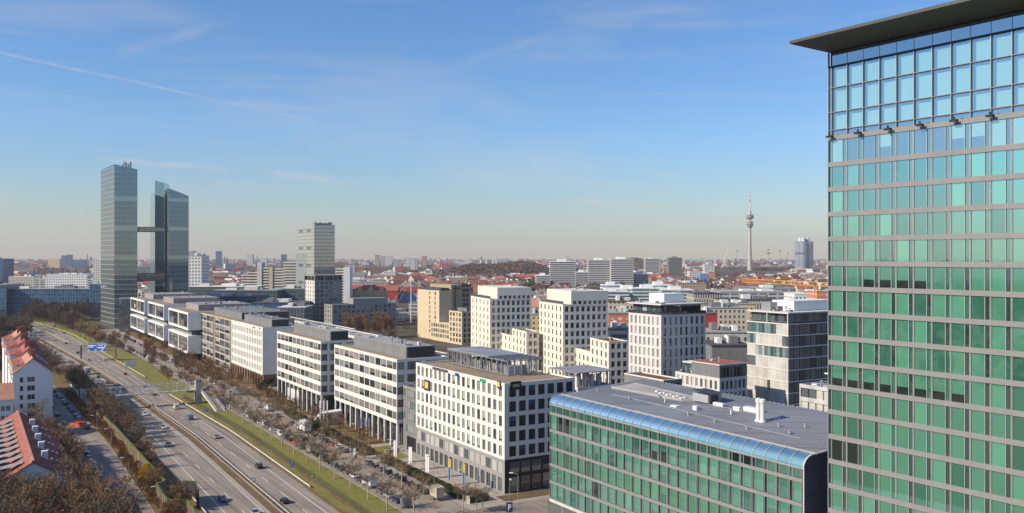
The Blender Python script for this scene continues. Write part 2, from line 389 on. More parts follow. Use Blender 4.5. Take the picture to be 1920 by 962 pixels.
# ---------------------------------------------------------------- buildings near the street
def street_bld(name, label, cat, px, Y, pxl, pxr, Ht, W=None, L=None, C=None, ang=None, group=None):
    C = at(px, Y) if C is None else C
    da, db = (DA, DB) if ang is None else (Vector((-math.sin(ang), math.cos(ang), 0)), Vector((math.cos(ang), math.sin(ang), 0)))
    L_ = ext(C, da, pxl) if L is None else L
    W_ = ext(C, db, pxr) if W is None else W
    return Bld(name, label, cat, C, L_, W_, Ht, ANG if ang is None else ang, group)
def vtext(b, txt, f, s, z, size, m, d=-.12):
    cu = bpy.data.curves.new('lettering', 'FONT'); cu.body = txt; cu.size = size; cu.extrude = .05; cu.materials.append(M[m])
    o = bpy.data.objects.new('lettering', cu); COL.objects.link(o); o.parent = b.root
    o.rotation_euler = (R(90), 0, -math.pi / 2 if f == 'L' else 0); o.location = b.P(f, s, z, d)
    me = bpy.data.meshes.new_from_object(o); par, l_, r_ = o.parent, o.location.copy(), o.rotation_euler.copy(); bpy.data.objects.remove(o); o = link('lettering', me, par, l_); o.rotation_euler = r_; return o
# --- A: white office with roof frame
b = street_bld('office_block', 'white office with steel frame on its gravel roof, grey ground floors and yellow signs', 'office building', 946, 209, 780, 1078, 25.6)
mb = MB(); zs = [8.5 + 3.45 * k for k in range(5)]
ops = b.grid(.6, b.L - .4, 18, 1.5, zs, 2.5)
b.face(mb, 'L', 0, b.L, 7.9, 25.6, ops, ['blind_light/glass_dark/.8', 'glass_dark', 'blind_grey', 'blind_brown', 'blind_grey', 'glass_mid', 'blind_light/glass_dark/.7'], depth=.3, mull=1, frame='frame_silver')
b.face(mb, 'R', 0, b.W, 7.9, 25.6, b.grid(.9, b.W - .3, 7, 1.9, zs, 2.45), ['glass_dark', 'glass_dark', 'blue_glass/glass_dark/.5', 'green_black'], depth=.3)
b.plain(mb, 0, 25.6); mb.build('wall', 'white_wall', b.root)
mb = MB(); ops = b.grid(.8, b.L - .3, 17, 2.3, [4.6], 2.5); o2 = b.grid(.8, b.L - .3, 17, 1.9, [.25], 3.3)
b.face(mb, 'L', 0, b.L, 0, 7.88, ops, ['blind_light', 'blind_light', 'glass_mid', 'blind_light'], depth=.12, frame='frame_silver', o=.04)
mb2 = MB(); b.windows('L', [], [])
mb = MB(); b.wins = [w_ for w_ in b.wins if not (w_[0] == 'L' and w_[4] < 7.9)]
b.face(mb, 'L', 0, b.L, 0, 7.88, ops + o2, ['blind_light'], depth=.2, o=.04)
b.wins = [w_ for w_ in b.wins if not (w_[0] == 'L' and w_[4] < 7.9)]
b.windows('L', ops, ['blind_light', 'blind_light', 'glass_mid'], .12, 'frame_silver', 0, .05, .04); b.windows('L', o2, ['glass_mid', 'glass_dark', 'teal_glass'], .18, 'frame_silver', 1, .06, .04)
mb.build('base_wall', 'grey_wall', b.root)
mb = MB(); o1 = b.grid(1.3, b.W - .4, 6, 2.5, [4.6], 2.5); o2 = b.grid(1.3, b.W - .4, 6, 2.5, [.4], 3.3)
b.face(mb, 'R', .04, b.W, 0, 7.88, o1 + o2, ['glass_dark', 'glass_mid'], depth=.15, frame='frame_silver', o=.04); mb.build('base_wall', 'anthracite', b.root)
b.roof(25.6, 'roof_gravel', 'white_wall', .3, .4)
# steel roof frame with plant
c = at(952, 222.9); lx = (c - A0).dot(DB); ly = (c - A0).dot(DA); L2 = ext(c, DA, 841); W2 = ext(c, DB, 1017)
x1, y1 = lx + W2, ly + L2; z0, z1 = 25.3, 29.3
mb = MB()
for i in range(13):
    y = ly + (y1 - ly) * i / 12
    for x in (lx, x1): mb.box(x - .12, x + .12, y - .12, y + .12, z0, z1)
for i in range(1, 5):
    x = lx + (x1 - lx) * i / 5
    for y in (ly, y1): mb.box(x - .12, x + .12, y - .12, y + .12, z0, z1)
for z in (z0 + .3, z1 - .35):
    mb.box(lx, x1, ly - .1, ly + .1, z, z + .2); mb.box(lx, x1, y1 - .1, y1 + .1, z, z + .2); mb.box(lx - .1, lx + .1, ly, y1, z, z + .2); mb.box(x1 - .1, x1 + .1, ly, y1, z, z + .2)
for i in range(12):
    a = ly + (y1 - ly) * i / 12; e = ly + (y1 - ly) * (i + 1) / 12
    if i % 3 == 1: mb.bar((lx, a, z0), (lx, e, z1), .05)
fr = mb.build('roof_frame', 'steel', b.root)
mb = MB(); yy = ly + 9
mb.box(lx - .3, x1 + .3, yy, y1 + .3, z1, z1 + .25)
for i in range(5): mb.box(lx - .3, x1 + .3, ly - .3 + i * 1.9, ly + .1 + i * 1.9, z1, z1 + .2)
mb.build('roof_screen', 'roof_seam', fr)
rr = random.Random(3)
for i in range(16):
    mb = MB(); y = ly + 1.5 + i * (y1 - ly - 3) / 16; x = lx + rr.uniform(.8, 2.5); mb.box(x, x + rr.uniform(1.5, W2 - 4), y, y + rr.uniform(1, 1.7), z0, z0 + rr.uniform(1.2, 2.9)); mb.build('plant_unit', rr.choice(['alu', 'steel', 'mid_grey', 'beige_panel']), fr)
for i in range(14):
    mb = MB(); y = ly + 1 + i * (y1 - ly - 2) / 14; mb.bar((lx + .6, y, z0 + .4), (lx + .6, y + 1.3, z0 + rr.uniform(1, 2.6)), .1); mb.bar((lx + .6, y + 1.3, z0 + .3), (lx + .6, y + 1.3, z0 + 2.9), .12, n=6); mb.build('pipe', 'alu', fr)
# signs on A
def panel(b, f, s0, s1, z0, z1, m, d=.18, inner=None, mi='sign_yellow', par=None):
    mb = MB(); p, q = b.P(f, s0, z0, -d), b.P(f, s1, z1, -.01)
    mb.box(min(p[0], q[0]), max(p[0], q[0]), min(p[1], q[1]), max(p[1], q[1]), z0, z1); o = mb.build('sign_panel', m, b.root)
    if inner:
        a0, a1, c0, c1 = inner; mb = MB(); p, q = b.P(f, a0, c0, -d - .05), b.P(f, a1, c1, -d - .003)
        mb.box(min(p[0], q[0]), max(p[0], q[0]), min(p[1], q[1]), max(p[1], q[1]), c0, c1); mb.build('emblem', mi, o)
    return o
Lb = b.L
panel(b, 'L', 1.5, 3.1, 24.2, 25.9, 'sign_navy', .2, (1.9, 2.9, 24.6, 25.7))
panel(b, 'R', 1.6, 4.4, 24.0, 25.9, 'anthracite', .2, (2.1, 3.9, 24.6, 25.3), 'tan_wall')
panel(b, 'L', Lb - 8.8, Lb - 5.6, 18.8, 21.6, 'sign_navy', .2, (Lb - 8.1, Lb - 6.2, 19.4, 21.1))
mb = MB(); p = b.P('L', 8.8, 24.7, -.15); mb.box(p[0], p[0] + .1, 8.8, 11.6, 24.75, 25.45); mb.build('emblem', 'sign_green', b.root)
mb = MB()
for q in range(3): mb.box(-.14, -.04, 22.5 + q * .75, 23.05 + q * .75, 24.6, 25.4)
mb.build('emblem', 'sign_blue', b.root)
vtext(b, 'INBANKENZENTRUM', 'L', 37.6, 24.9, .95, 'frame_dark')
b.finish()
# --- grey link between A and B
b = street_bld('link_building', 'grey link building with pale window rows and a gateway between two white offices', 'office building', 0, 0, 0, 0, 18, W=12, C=LF(44.4, .8), L=14.2)
mb = MB(); zs = [5.2, 8.6, 12, 15.1]; ops = b.grid(.4, b.L - .3, 10, 1.05, zs, 2.0)
b.face(mb, 'L', 0, b.L, 0, 18, ops + [(3, 11.5, 0.05, 4.1)], ['blind_light', 'pale_panel', 'blind_light'], depth=.2); b.wins = [w_ for w_ in b.wins if w_[4] > 4.5]
b.plain(mb, 0, 18, 0, 'RBF'); mb.build('wall', 'mid_grey', b.root)
mb = MB(); mb.box(.3, 11, 3, 11.5, .05, 4.1); mb.build('gateway', 'anthracite', b.root)
b.roof(18, 'roof_grey', 'grey_wall')
mb = MB()
for i in range(13): mb.box(.2, .26, .5 + i * 1.1, .56 + i * 1.1, 18, 19.1)
mb.box(.2, .26, .5, 13.8, 19.05, 19.12); mb.build('railing', 'frame_silver', b.root)
b.finish()
# --- B and C: white bands over a colonnade
def band_office(px, Y, pxl, pxr, Ht, n, label, W=None, seed=0, zr=None):
    b = street_bld('office_block', label, 'office building', px, Y, pxl, pxr, Ht, W=W)
    zs = [Ht - 3.0 - 3.56 * k for k in range(5)]; zb = zs[-1] - 1.1
    mb = MB(); st = (b.L - 1.0) / n
    ops = [(.25, .25 + 2.6, z, z + 2.15) for z in zs] + [(3.1 + (b.L - 3.4) / n * i, 3.1 + (b.L - 3.4) / n * (i + 1) - .38, z, z + 2.15) for z in zs for i in range(n)]
    b.face(mb, 'L', 0, b.L, zb, Ht, ops, ['blind_grey/glass_dark/.75', 'blind_grey', 'glass_mid', 'glass_dark', 'blind_brown', 'blind_grey', 'blind_brown/glass_dark/.6'], depth=.18, mull=1, frame='frame_dark', bw=.09)
    ro = []
    for z in zs: ro += [(.25, 2.3, z, z + 2.15), (3.3, 7.6, z - .1, z + 2.2)] + [(9 + 5.2 * k, 13.2 + 5.2 * k, z - .1, z + 2.2) for k in range(int((b.W - 13) / 5.2) + 1) if 13.2 + 5.2 * k < b.W - .3]
    b.face(mb, 'R', 0, b.W, zb, Ht, ro, ['glass_dark', 'glass_dark', 'teal_glass'], depth=.18, mull=2, bw=.06)
    b.plain(mb, zb, Ht); mb.quad(((0, 0, zb), (b.W, 0, zb), (b.W, b.L, zb), (0, b.L, zb))); mb.build('wall', 'white_wall', b.root)
    # recessed ground storeys and columns
    mb = MB(); o2 = b.grid(3.2, b.L - .3, n, st * .8, [.3, 3.6], 2.9); k2 = []
    b.wall(mb, 'L', 3, b.L, 0, zb, o2, .2, o=3); b.windows('L', o2, ['glass_dark', 'glass_mid', 'glass_dark'], .17, 'frame_dark', 2, .06, 3)
    o3 = b.grid(3.2, b.W - .5, 4, 3.2, [.3], 5.8); b.wall(mb, 'R', 3, b.W, 0, zb, o3, .2, o=3); b.windows('R', o3, ['glass_dark'], .17, 'frame_dark', 2, .06, 3)
    b.plain(mb, 0, zb); mb.build('base_wall', 'dark_grey', b.root)
    for i in range(n + 1):
        y = .35 + (b.L - .7) * i / n; mb = MB(); mb.box(.15, .75, y - .3, y + .3, 0, zb - .003); mb.build('column', 'white_wall', b.root)
    mb = MB(); mb.box(7, 7.6, .15, .75, 0, zb - .003); mb.build('column', 'white_wall', b.root)
    b.roof(Ht, 'roof_gravel', 'white_wall', .35)
    mb = MB(); mb.box(5, b.W - 2, 4.5, b.L - 5, Ht - .4, Ht + 2.9); pr = mb.build('plant_room', 'mid_grey', b.root)
    mb = MB(); mb.box(5.3, b.W - 2.3, 4.3, 4.47, Ht, Ht + 2.7)  # louvres on the right end, darkened in colour for its shade
    for i in range(8): mb.box(5.3, b.W - 2.3, 4.22, 4.3, Ht + .1 + i * .33, Ht + .28 + i * .33)
    mb.build('louvre', 'louvre', pr)
    mb = MB(); mb.box(5.2, b.W - 2.2, 4.7, b.L - 5.2, Ht + 2.9, Ht + 2.96)
    mb.build('roof', 'roof_pale', pr)
    roofclutter(b, Ht + 2.96, 6, b.W - 5, 7, b.L - 8, 10, seed)
    b.finish(); return b
band_office(744, 259, 627, 840, 25.4, 11, 'long white office with five window bands on slim columns behind blue banners', seed=1)
band_office(601.5, 308, 519.5, 672, 25.9, 10, 'white banded office on columns behind three white flagpoles and white banners', seed=2)
# low rear wings behind B and C
for (px, Y, pl, pr_, zt, m, lab) in ((812, 318, 700, 842, 20.5, 'roof_green', 'low grey rear wing with flat roof behind the long banded office'), (690, 372, 590, 735, 21, 'roof_pale', 'low white rear wing with flat pale and red roof behind the banded office'), (640, 425, 520, 668, 20.5, 'roof_grey', 'low rear wing with brown flat roof and rounded edge beside the slim grey tower')):
    b = street_bld('rear_wing', lab, 'office building', px, Y, pl, pr_, zt)
    mb = MB(); zs = [zt - 2.9 - 3.5 * k for k in range(4)]
    b.face(mb, 'R', 0, b.W, 0, zt, b.grid(.5, b.W - .5, max(2, int(b.W / 4)), 3, zs, 1.9), ['glass_dark', 'teal_glass'], depth=.2)
    b.face(mb, 'L', 0, b.L, 0, zt, b.grid(.5, b.L - .5, int(b.L / 4), 3, zs, 1.9), ['glass_dark', 'blind_grey'], depth=.2)
    b.plain(mb, 0, zt); mb.build('wall', 'light_grey_wall', b.root); b.roof(zt, m, 'light_grey_wall', .3)
    roofclutter(b, zt - .3, 1, b.W - 2, 1, b.L - 2, 9, px); b.finish(cap=40)
# --- D
b = street_bld('office_block', 'white office with narrow violet windows, blank side wall and brown stone base', 'office building', 492.4, 378, 434, 552, 25.2)
zs = [6.6 + 3.6 * k for k in range(5)]; mb = MB()
b.face(mb, 'L', 0, b.L, 5.4, 25.2, b.grid(1.2, b.L - .8, 19, 1.15, zs, 2.4), ['blind_brown', 'blind_brown', 'blind_brown', 'glass_dark'], depth=.3, bw=0)
b.face(mb, 'R', 0, b.W, 5.4, 25.2, [(x, x + 4.6, z - .1, z + 1.9) for z in zs for x in (10.5, 16.3, 22.1) if x + 4.6 < b.W], ['glass_dark', 'blue_glass'], depth=.3)
b.plain(mb, 5.4, 25.2); mb.quad(((0, 0, 5.4), (b.W, 0, 5.4), (b.W, b.L, 5.4), (0, b.L, 5.4))); mb.build('wall', 'white_wall', b.root)
mb = MB(); o2 = b.grid(.6, b.L - .5, 12, 2.2, [.3], 4.3); b.face(mb, 'L', 0, b.L, 0, 5.4, o2, ['glass_dark', 'teal_glass'], depth=1.2, o=.4); b.plain(mb, 0, 5.4, 0, 'BF')
b.wall(mb, 'R', .4, b.W, 0, 5.4, [(7, 16, .05, 5)], 3, o=.4); mb.build('base_wall', 'brown_stone', b.root)
b.roof(25.2, 'roof_gravel', 'white_wall', .35)
b.boxes('plant_room', [(5, b.W - 1, 4, b.L - 4, 24.7, 28)], 'mid_grey'); b.boxes('louvre', [(5.3, b.W - 1.3, 3.85, 3.97, 25, 27.8)], 'louvre'); roofclutter(b, 28, 6, b.W - 4, 6, b.L - 6, 10, 5)  # louvre colour carries the shade of the plant room's right end
vtext(b, 'Hammann', 'L', 15, 24.0, 1.0, 'frame_dark'); vtext(b, 'HCL', 'L', 5, 24.1, 1.2, 'sign_red')
b.finish()
# --- E
b = street_bld('office_block', 'beige panelled office with brown pilaster and red rooftop lettering behind the white pedestrian bridge', 'office building', 434, 424, 375, 465, 25, W=30)
zs = [1.0 + 3.45 * k for k in range(7)]; mb = MB(); a, e = 3.0, b.L * .5
ops = b.grid(a, e - .5, 3, (e - a) / 3 - .9, zs, 2.75) + b.grid(e + 3, b.L - .5, 4, (b.L - e) / 4 - 1.5, zs, 2.75)
b.face(mb, 'L', 2.6, b.L, 0, 25, ops, ['blind_grey/glass_mid/.6', 'glass_mid', 'blind_grey', 'glass_dark', 'blind_light/glass_dark/.5'], depth=.25, mull=1, bw=.08)
b.plain(mb, 0, 25, 0, 'BF'); mb.build('wall', 'beige_panel', b.root)
mb = MB(); b.face(mb, 'R', .3, b.W, 0, 25, b.grid(1, b.W, 5, 5, zs, 2.6), ['glass_dark', 'teal_glass'], depth=.25, mull=3, frame='frame_silver'); mb.build('wall', 'dark_grey', b.root)
mb = MB(); b.wall(mb, 'L', 0, 2.6, 0, 25, []); mb.box(-.15, .3, e + .4, e + 2.6, 0, 24.9); mb.build('pilaster', 'brown_stone', b.root)
b.roof(25, 'roof_gravel', 'tan_light', .35)
b.boxes('plant_room', [(6, b.W - 1, 5, b.L - 6, 24.6, 28)], 'mid_grey'); b.boxes('louvre', [(6.3, b.W - 1.3, 4.8, 4.95, 25, 27.8)], 'louvre'); roofclutter(b, 28, 7, b.W - 4, 8, b.L - 8, 10, 6)  # dark louvre tone paints in shade on the plant room's right end
for s_ in (8.5, 15.5, 26): vtext(b, 'TELA', 'L', s_, 24.0, 1.1, 'sign_red', -.12)
b.finish()
# --- F: three stacked white framed blocks
for i, (px, Y, pl, pr_, lab) in enumerate(((357, 475, 320, 398, 'nearest of three stepped offices made of stacked white framed boxes'), (311, 548, 281, 345, 'middle of three stepped offices made of stacked white framed boxes'), (274, 604, 248, 300, 'farthest of three stepped offices of white framed boxes, yellow emblem in its window'))):
    b = street_bld('framed_office', lab, 'office building', px, Y, pl, pr_, 25.4, W=36)
    L_, W_ = b.L, b.W
    for (z0, z1) in ((3.6, 13.2), (16.0, 25.2)):
        for f in ('L',):
            mb = MB(); mid = L_ * (.5 if i else .47); r = [(1, mid - .6, z0 + 1, z1 - 1), (mid + .6, L_ - 1, z0 + 1, z1 - 1)]
            b.wall(mb, 'L', 0, L_, z0, z1, r, 1.2, o=-1.2); b.wall(mb, 'R', -1.2, W_, z0, z1, []); b.plain(mb, z0, z1)
            mb.quad(((-1.2, 0, z1), (W_, 0, z1), (W_, L_, z1), (-1.2, L_, z1))); mb.quad(((-1.2, 0, z0), (W_, 0, z0), (W_, L_, z0), (-1.2, L_, z0)))
            mb.quad(((-1.2, L_, z0), (0, L_, z0), (0, L_, z1), (-1.2, L_, z1))); mb.build('box_frame', 'frame_white', b.root)
            nf = 3 if z0 < 10 else 2
            for (a, e, q0, q1) in r:
                hh = (q1 - q0) / nf
                for k in range(nf):
                    nn = 3 if not (i == 0 and a < mid) else 6
                    for j in range(nn):
                        w_ = (e - a) / nn
                        b.windows('L', [(a + w_ * j + .05, a + w_ * (j + 1) - .05, q0 + hh * k + .35, q0 + hh * (k + 1) - .1)], ['blind_brown', 'blind_brown', 'glass_mid', 'blind_grey'] if z0 < 10 else ['glass_dark', 'blind_brown', 'glass_dark'], -.02, 'frame_dark', 0, .08)
            mb = MB(); mb.box(.03, .2, .8, L_ - .8, z0 + .5, z1 - .5); mb.build('spandrel', 'dark_grey', b.root)
    mb = MB(); mb.box(1.2, W_ - .5, 2, L_ - .5, 13.2, 16); b.windows('L', [(2 + k * (L_ - 3) / 8, 2 + (k + 1) * (L_ - 3) / 8 - .1, 13.4, 15.8) for k in range(8)], ['teal_glass', 'glass_mid'], 1.17, 'frame_silver'); mb.build('recessed_storey', 'dark_grey', b.root)
    mb = MB(); mb.box(1.5, W_ - .5, 2.5, L_ - .5, 0, 3.6); mb.build('base_wall', 'anthracite', b.root)
    b.boxes('plant_room', [(7, W_ - 1, L_ * .25, L_ * .85, 25.2, 28.6)], 'grey_wall'); mb = MB(); mb.box(-.6, W_ - .5, .5, L_ - .5, 25.21, 25.35); mb.build('roof', 'roof_gravel', b.root)
    roofclutter(b, 28.6, 8, W_ - 4, L_ * .3, L_ * .7, 6, i)
    if i == 2:
        mb = MB(); m_ = L_ * .75; mb.box(-.4, -.2, m_ - 2.2, m_ + 2.2, 18.5, 20.8); mb.box(-.4, -.2, m_ + 1.2, m_ + 2.6, 20.8, 22.4); mb.build('emblem', 'sign_yellow', b.root)
    b.finish()
# --- green glass building with curved glass eave
C = at(1508, 133); 
b = Bld('glass_building', 'long green glass office with curved blue glass eave and grey seamed metal roof', 'office building', C, ext(C, DA, 1030.5), 25, 25.5)
n = 27; st = b.L / n; mb = MB()
bands = [3.9 + 3.6 * k for k in range(6)]
mb.box(0, .4, .4, b.L, 3.3, 3.9, 1)
for z in bands[1:]: mb.box(-.02, .4, .4, b.L, z - .3, z + .25)
mb.box(-.02, .4, .4, b.L, 3.9, 4.05); mb.box(-.02, .3, .4, b.L, 23.55, 23.75)
mb.build('spandrel', ['spandrel', 'panel_concrete'], b.root)
mb = MB(); mb.box(.35, b.W, .4, b.L, 0, 23.6); mb.build('wall', 'dark_grey', b.root)
def glasspane(b, y0, y1, z0, z1, m, x=.12): b.wins.append(('L', y0, y1, z0, z1, x, m, 'frame_silver', 0, 0))
rr = random.Random(11)
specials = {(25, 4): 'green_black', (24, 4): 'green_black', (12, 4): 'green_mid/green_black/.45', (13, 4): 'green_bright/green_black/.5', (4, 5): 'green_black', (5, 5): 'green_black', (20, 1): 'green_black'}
for i in range(n):
    for k in range(6):
        z0, z1 = 4.05 + 3.6 * k + (.2 if k else 0), 3.9 + 3.6 * (k + 1) - .3
        if k == 5: z0, z1 = 22.15, 23.55
        p = specials.get((i, k)) or (('green_mid' if k == 5 else rr.choice(['green_bright'] * 4 + ['green_mid'] * 1 + ['green_pale', 'green_bright/green_mid/.5'])))
        if k in (4,) and i in (14, 15, 20): p = 'green_mid'
        y = .4 + i * st * .994
        glasspane(b, y + .24, y + 1.74, z0, z1, p)
        glasspane(b, y + 1.86, y + 2.40, z0, z1, rr.choice(['green_dark', 'green_dark', 'green_mid', 'green_black']), .2)
mb = MB()
for i in range(n):
    y = .4 + i * st * .994
    for q in (.16, 1.77, 2.43): mb.box(.05, .25, y + q, y + q + .07, 4.05, 23.6)
mb.build('mullion', 'frame_silver', b.root)
for i in range(n):
    mb = MB(); y0, y1 = .25 + i * st * .995, .25 + (i + 1) * st * .995 - .1
    for j in range(8):
        t0, t1 = j / 8 * math.pi / 2, (j + 1) / 8 * math.pi / 2
        q = lambda t, y: (2.1 - 2.15 * math.cos(t), y, 23.75 + 1.9 * math.sin(t))
        mb.quad((q(t0, y0), q(t0, y1), q(t1, y1), q(t1, y0)))
    mb.build('curved_pane', 'blue_curve', b.root)
mb = MB()
for i in range(n + 1):
    y = .2 + i * st * .995
    for j in range(8):
        t0, t1 = j / 8 * math.pi / 2, (j + 1) / 8 * math.pi / 2
        q = lambda t, r, yy: (2.1 - r * math.cos(t), yy, 23.75 + (r - .25) * math.sin(t))
        mb.quad((q(t0, 2.24, y - .06), q(t0, 2.24, y + .06), q(t1, 2.24, y + .06), q(t1, 2.24, y - .06))); mb.quad((q(t0, 2.0, y - .06), q(t0, 2.24, y - .06), q(t1, 2.24, y - .06), q(t1, 2.0, y - .06)))
mb.box(-.1, .05, .2, b.L, 23.7, 23.82); mb.build('glazing_rib', 'frame_silver', b.root)
mb = MB(); mb.box(2.0, 2.6, .2, b.L, 25.4, 25.62); mb.box(2.9, 3.1, .2, b.L, 25.5, 25.72); mb.build('gutter', 'concrete', b.root)
mb = MB(); X0, X1, Z0, Z1 = 2.6, b.W, 25.45, 27.4
mb.quad(((X0, 0, Z0), (X1, 0, Z1), (X1, b.L, Z1), (X0, b.L, Z0))); mb.quad(((X1, 0, Z1), (X1, 0, 23), (X1, b.L, 23), (X1, b.L, Z1)))
mb.build('roof', 'roof_seam', b.root)
mb = MB(); zr = lambda x: Z0 + (Z1 - Z0) * (x - X0) / (X1 - X0)
for i in range(int(b.L / .62)):
    y = i * .62 + .2; mb.quad(((X0 + .6, y, zr(X0 + .6) + .05), (X1, y, Z1 + .05), (X1, y + .05, Z1 + .05), (X0 + .6, y + .05, zr(X0 + .6) + .05))); mb.quad(((X0 + .6, y, zr(X0 + .6)), (X1, y, Z1), (X1, y, Z1 + .05), (X0 + .6, y, zr(X0 + .6) + .05)))
for i in range(int(b.L / 1.1)):
    y = i * 1.1; mb.box(X1 - .12, X1 + .03, y, y + .5, Z1 - .1, Z1 + .12)
mb.build('roof_seam', 'roof_seam', b.root)
mb = MB(); pts = [(0, 0)] + [(0, 23.75)] + [(2.1 - 2.15 * math.cos(t), 23.75 + 1.9 * math.sin(t)) for t in [i / 8 * math.pi / 2 for i in range(1, 9)]] + [(X1, Z1), (X1, 0)]
mb.quad([(x, .3, z) for x, z in pts])
for i in range(6):
    mb.box(.3, X1, .2, .29, .1 + i * 3.9, 3.94 + i * 3.9) if i < 6 else None
mb.build('end_wall', 'slate', b.root)
mb = MB()
for (x0, z0), (x1, z1) in zip(pts[:-2], pts[1:-1]): mb.bar((x0 - .02, .1, z0), (x1 - .02, .1, z1), .12, n=6)
mb.build('edge_trim', 'rail_white', b.root)
P0 = b.mat.inverted()
def onroof(px, py):
    p = P0 @ gp(px, py, 26.2); p = P0 @ gp(px, py, zr(p.x)); return p.x, p.y, zr(p.x)
mb = MB(); q = [onroof(1146, 727), onroof(1188, 717.5), onroof(1316, 748), onroof(1278, 751)]
mb.quad([(x, y, z + .35) for x, y, z in q])
for k in range(4):
    a, e = q[k], q[(k + 1) % 4]; mb.quad(((a[0], a[1], a[2] - .1), (e[0], e[1], e[2] - .1), (e[0], e[1], e[2] + .5), (a[0], a[1], a[2] + .5)))
mb.build('raised_roof', 'roof_pale', b.root)
for i in range(9):
    x, y, z = onroof(1232 + i * 6.5, 736 + i * 1.6 + (i % 2) * 2.4); mb = MB(); mb.box(x, x + .8, y, y + .7, z + .3, z + .6); mb.build('skylight', 'white_box', b.root)
for (px, py, w_, d_, h_) in ((1355, 762, 2.6, .9, .7), (1386, 769, 1.6, .8, .7), (1306, 770, 1.1, .8, .8), (1268, 765, 1.8, 1.2, .3), (1424, 773, 4, 1.3, .8), (1247, 754, .2, .2, .8), (1371, 777, .25, .25, .9)):
    x, y, z = onroof(px, py); mb = MB(); mb.prism([(x, y), (x + d_, y), (x + d_, y + w_), (x, y + w_)], z - .1, z + h_, 0); mb.build('roof_hatch', 'white_box', b.root)
for (pa, pb_) in (((1215, 757), (1500, 826)), ((1150, 742), (1240, 762)), ((1330, 757), (1420, 776))):
    a_, e_ = onroof(*pa), onroof(*pb_); mb = MB(); mb.bar((a_[0], a_[1], a_[2] + .15), (e_[0], e_[1], e_[2] + .15), .06, n=5); mb.build('lightning_wire', 'alu', b.root)
for (px_, py_) in ((1120, 735), (1180, 750), (1290, 780), (1340, 795), (1400, 808), (1460, 800), (1480, 815), (1235, 745), (1510, 800)):
    x, y, z = onroof(px_, py_); mb = MB(); mb.lathe([(.16, z - .1), (.16, z + .5), (.24, z + .5), (.24, z + .62), (0, z + .66)], 8, 0, (x, y)); mb.build('vent_pipe', 'alu', b.root)
x, y, z = onroof(1426, 790)
for dx in (0, 1.0):
    mb = MB(); mb.lathe([(.62, z - .1), (.62, z + .3), (.40, z + .3), (.40, z + 3.3), (.52, z + 3.3), (.52, z + 3.9), (0, z + 4.1)], 14, 0, (x, y + dx - .5)); mb.build('chimney', 'white_box', b.root)
x, y, z = onroof(1322, 752); mb = MB(); mb.box(x - 1, x + 2.4, y - 2, y + 2.4, z + .2, z + 1.7); mb.build('cooling_unit', 'alu', b.root)
mb = MB(); mb.box(x - 1.1, x + 1, y - 2.6, y - 2.01, z + .4, z + 1.6); mb.quad(((x - 1.2, y - 2.8, z + 2.0), (x + 2.6, y - 2.8, z + 2.0), (x + 2.6, y + 2.6, z + 2.3), (x - 1.2, y + 2.6, z + 2.3))); mb.build('cooling_fan', 'louvre', b.root)
mb = MB()
for i in range(12): mb.box(-.03, .34, .8 + i * b.L / 12, .9 + i * b.L / 12 + .1, .1, 3.3)
mb.build('mullion', 'frame_silver', b.root)
for i in range(12): glasspane(b, .95 + i * b.L / 12, .8 + (i + 1) * b.L / 12, .15, 3.25, 'glass_mid', .05)
b.finish('glass_pane', 96)
# --- tall green glass tower at the right
TA = Vector((-1130, 1700, 0)).normalized(); TB = Vector((TA.y, -TA.x, 0)); TL = 43.0
C = at(1552.5, 130); N_ = C - TA * TL
b = Bld('glass_tower', 'tall green glass office tower with broad dark overhanging roof', 'office tower', N_, TL, 22, 84.2, math.atan2(TB.y, TB.x))
mb = MB(); mb.box(.4, b.W, 0, TL - .15, 0, 84.1); mb.build('wall', 'dark_grey', b.root)
bz = [71.85 - .35] + [68.04 - 3.53 * k for k in range(20)]
mb = MB(); mb.box(-.06, .5, 0, TL, 71.5, 72.15)
for z in bz[1:]: mb.box(-.06, .5, 0, TL, z - .33, z + .33)
for z in (75.5, 79.0): mb.box(-.0, .3, 0, TL, z - .05, z + .05)
mb.box(-.04, .3, 0, TL, 72.9, 73.0)
mb.build('spandrel', 'spandrel', b.root)
mb = MB(); mb.box(-.05, .3, 0, TL, 81.95, 82.12); mb.build('glazing_bar', 'frame_dark', b.root)
st = 2.545; n = int(TL / st); rr = random.Random(5)
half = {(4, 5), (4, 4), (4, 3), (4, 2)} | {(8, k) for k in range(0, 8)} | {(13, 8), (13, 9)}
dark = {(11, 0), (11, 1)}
def tower_pane(kind, y0, y1, z0, z1, x): b.wins.append(('L', y0, y1, z0, z1, x, kind, 'frame_silver', 0, 0))
mu = MB()
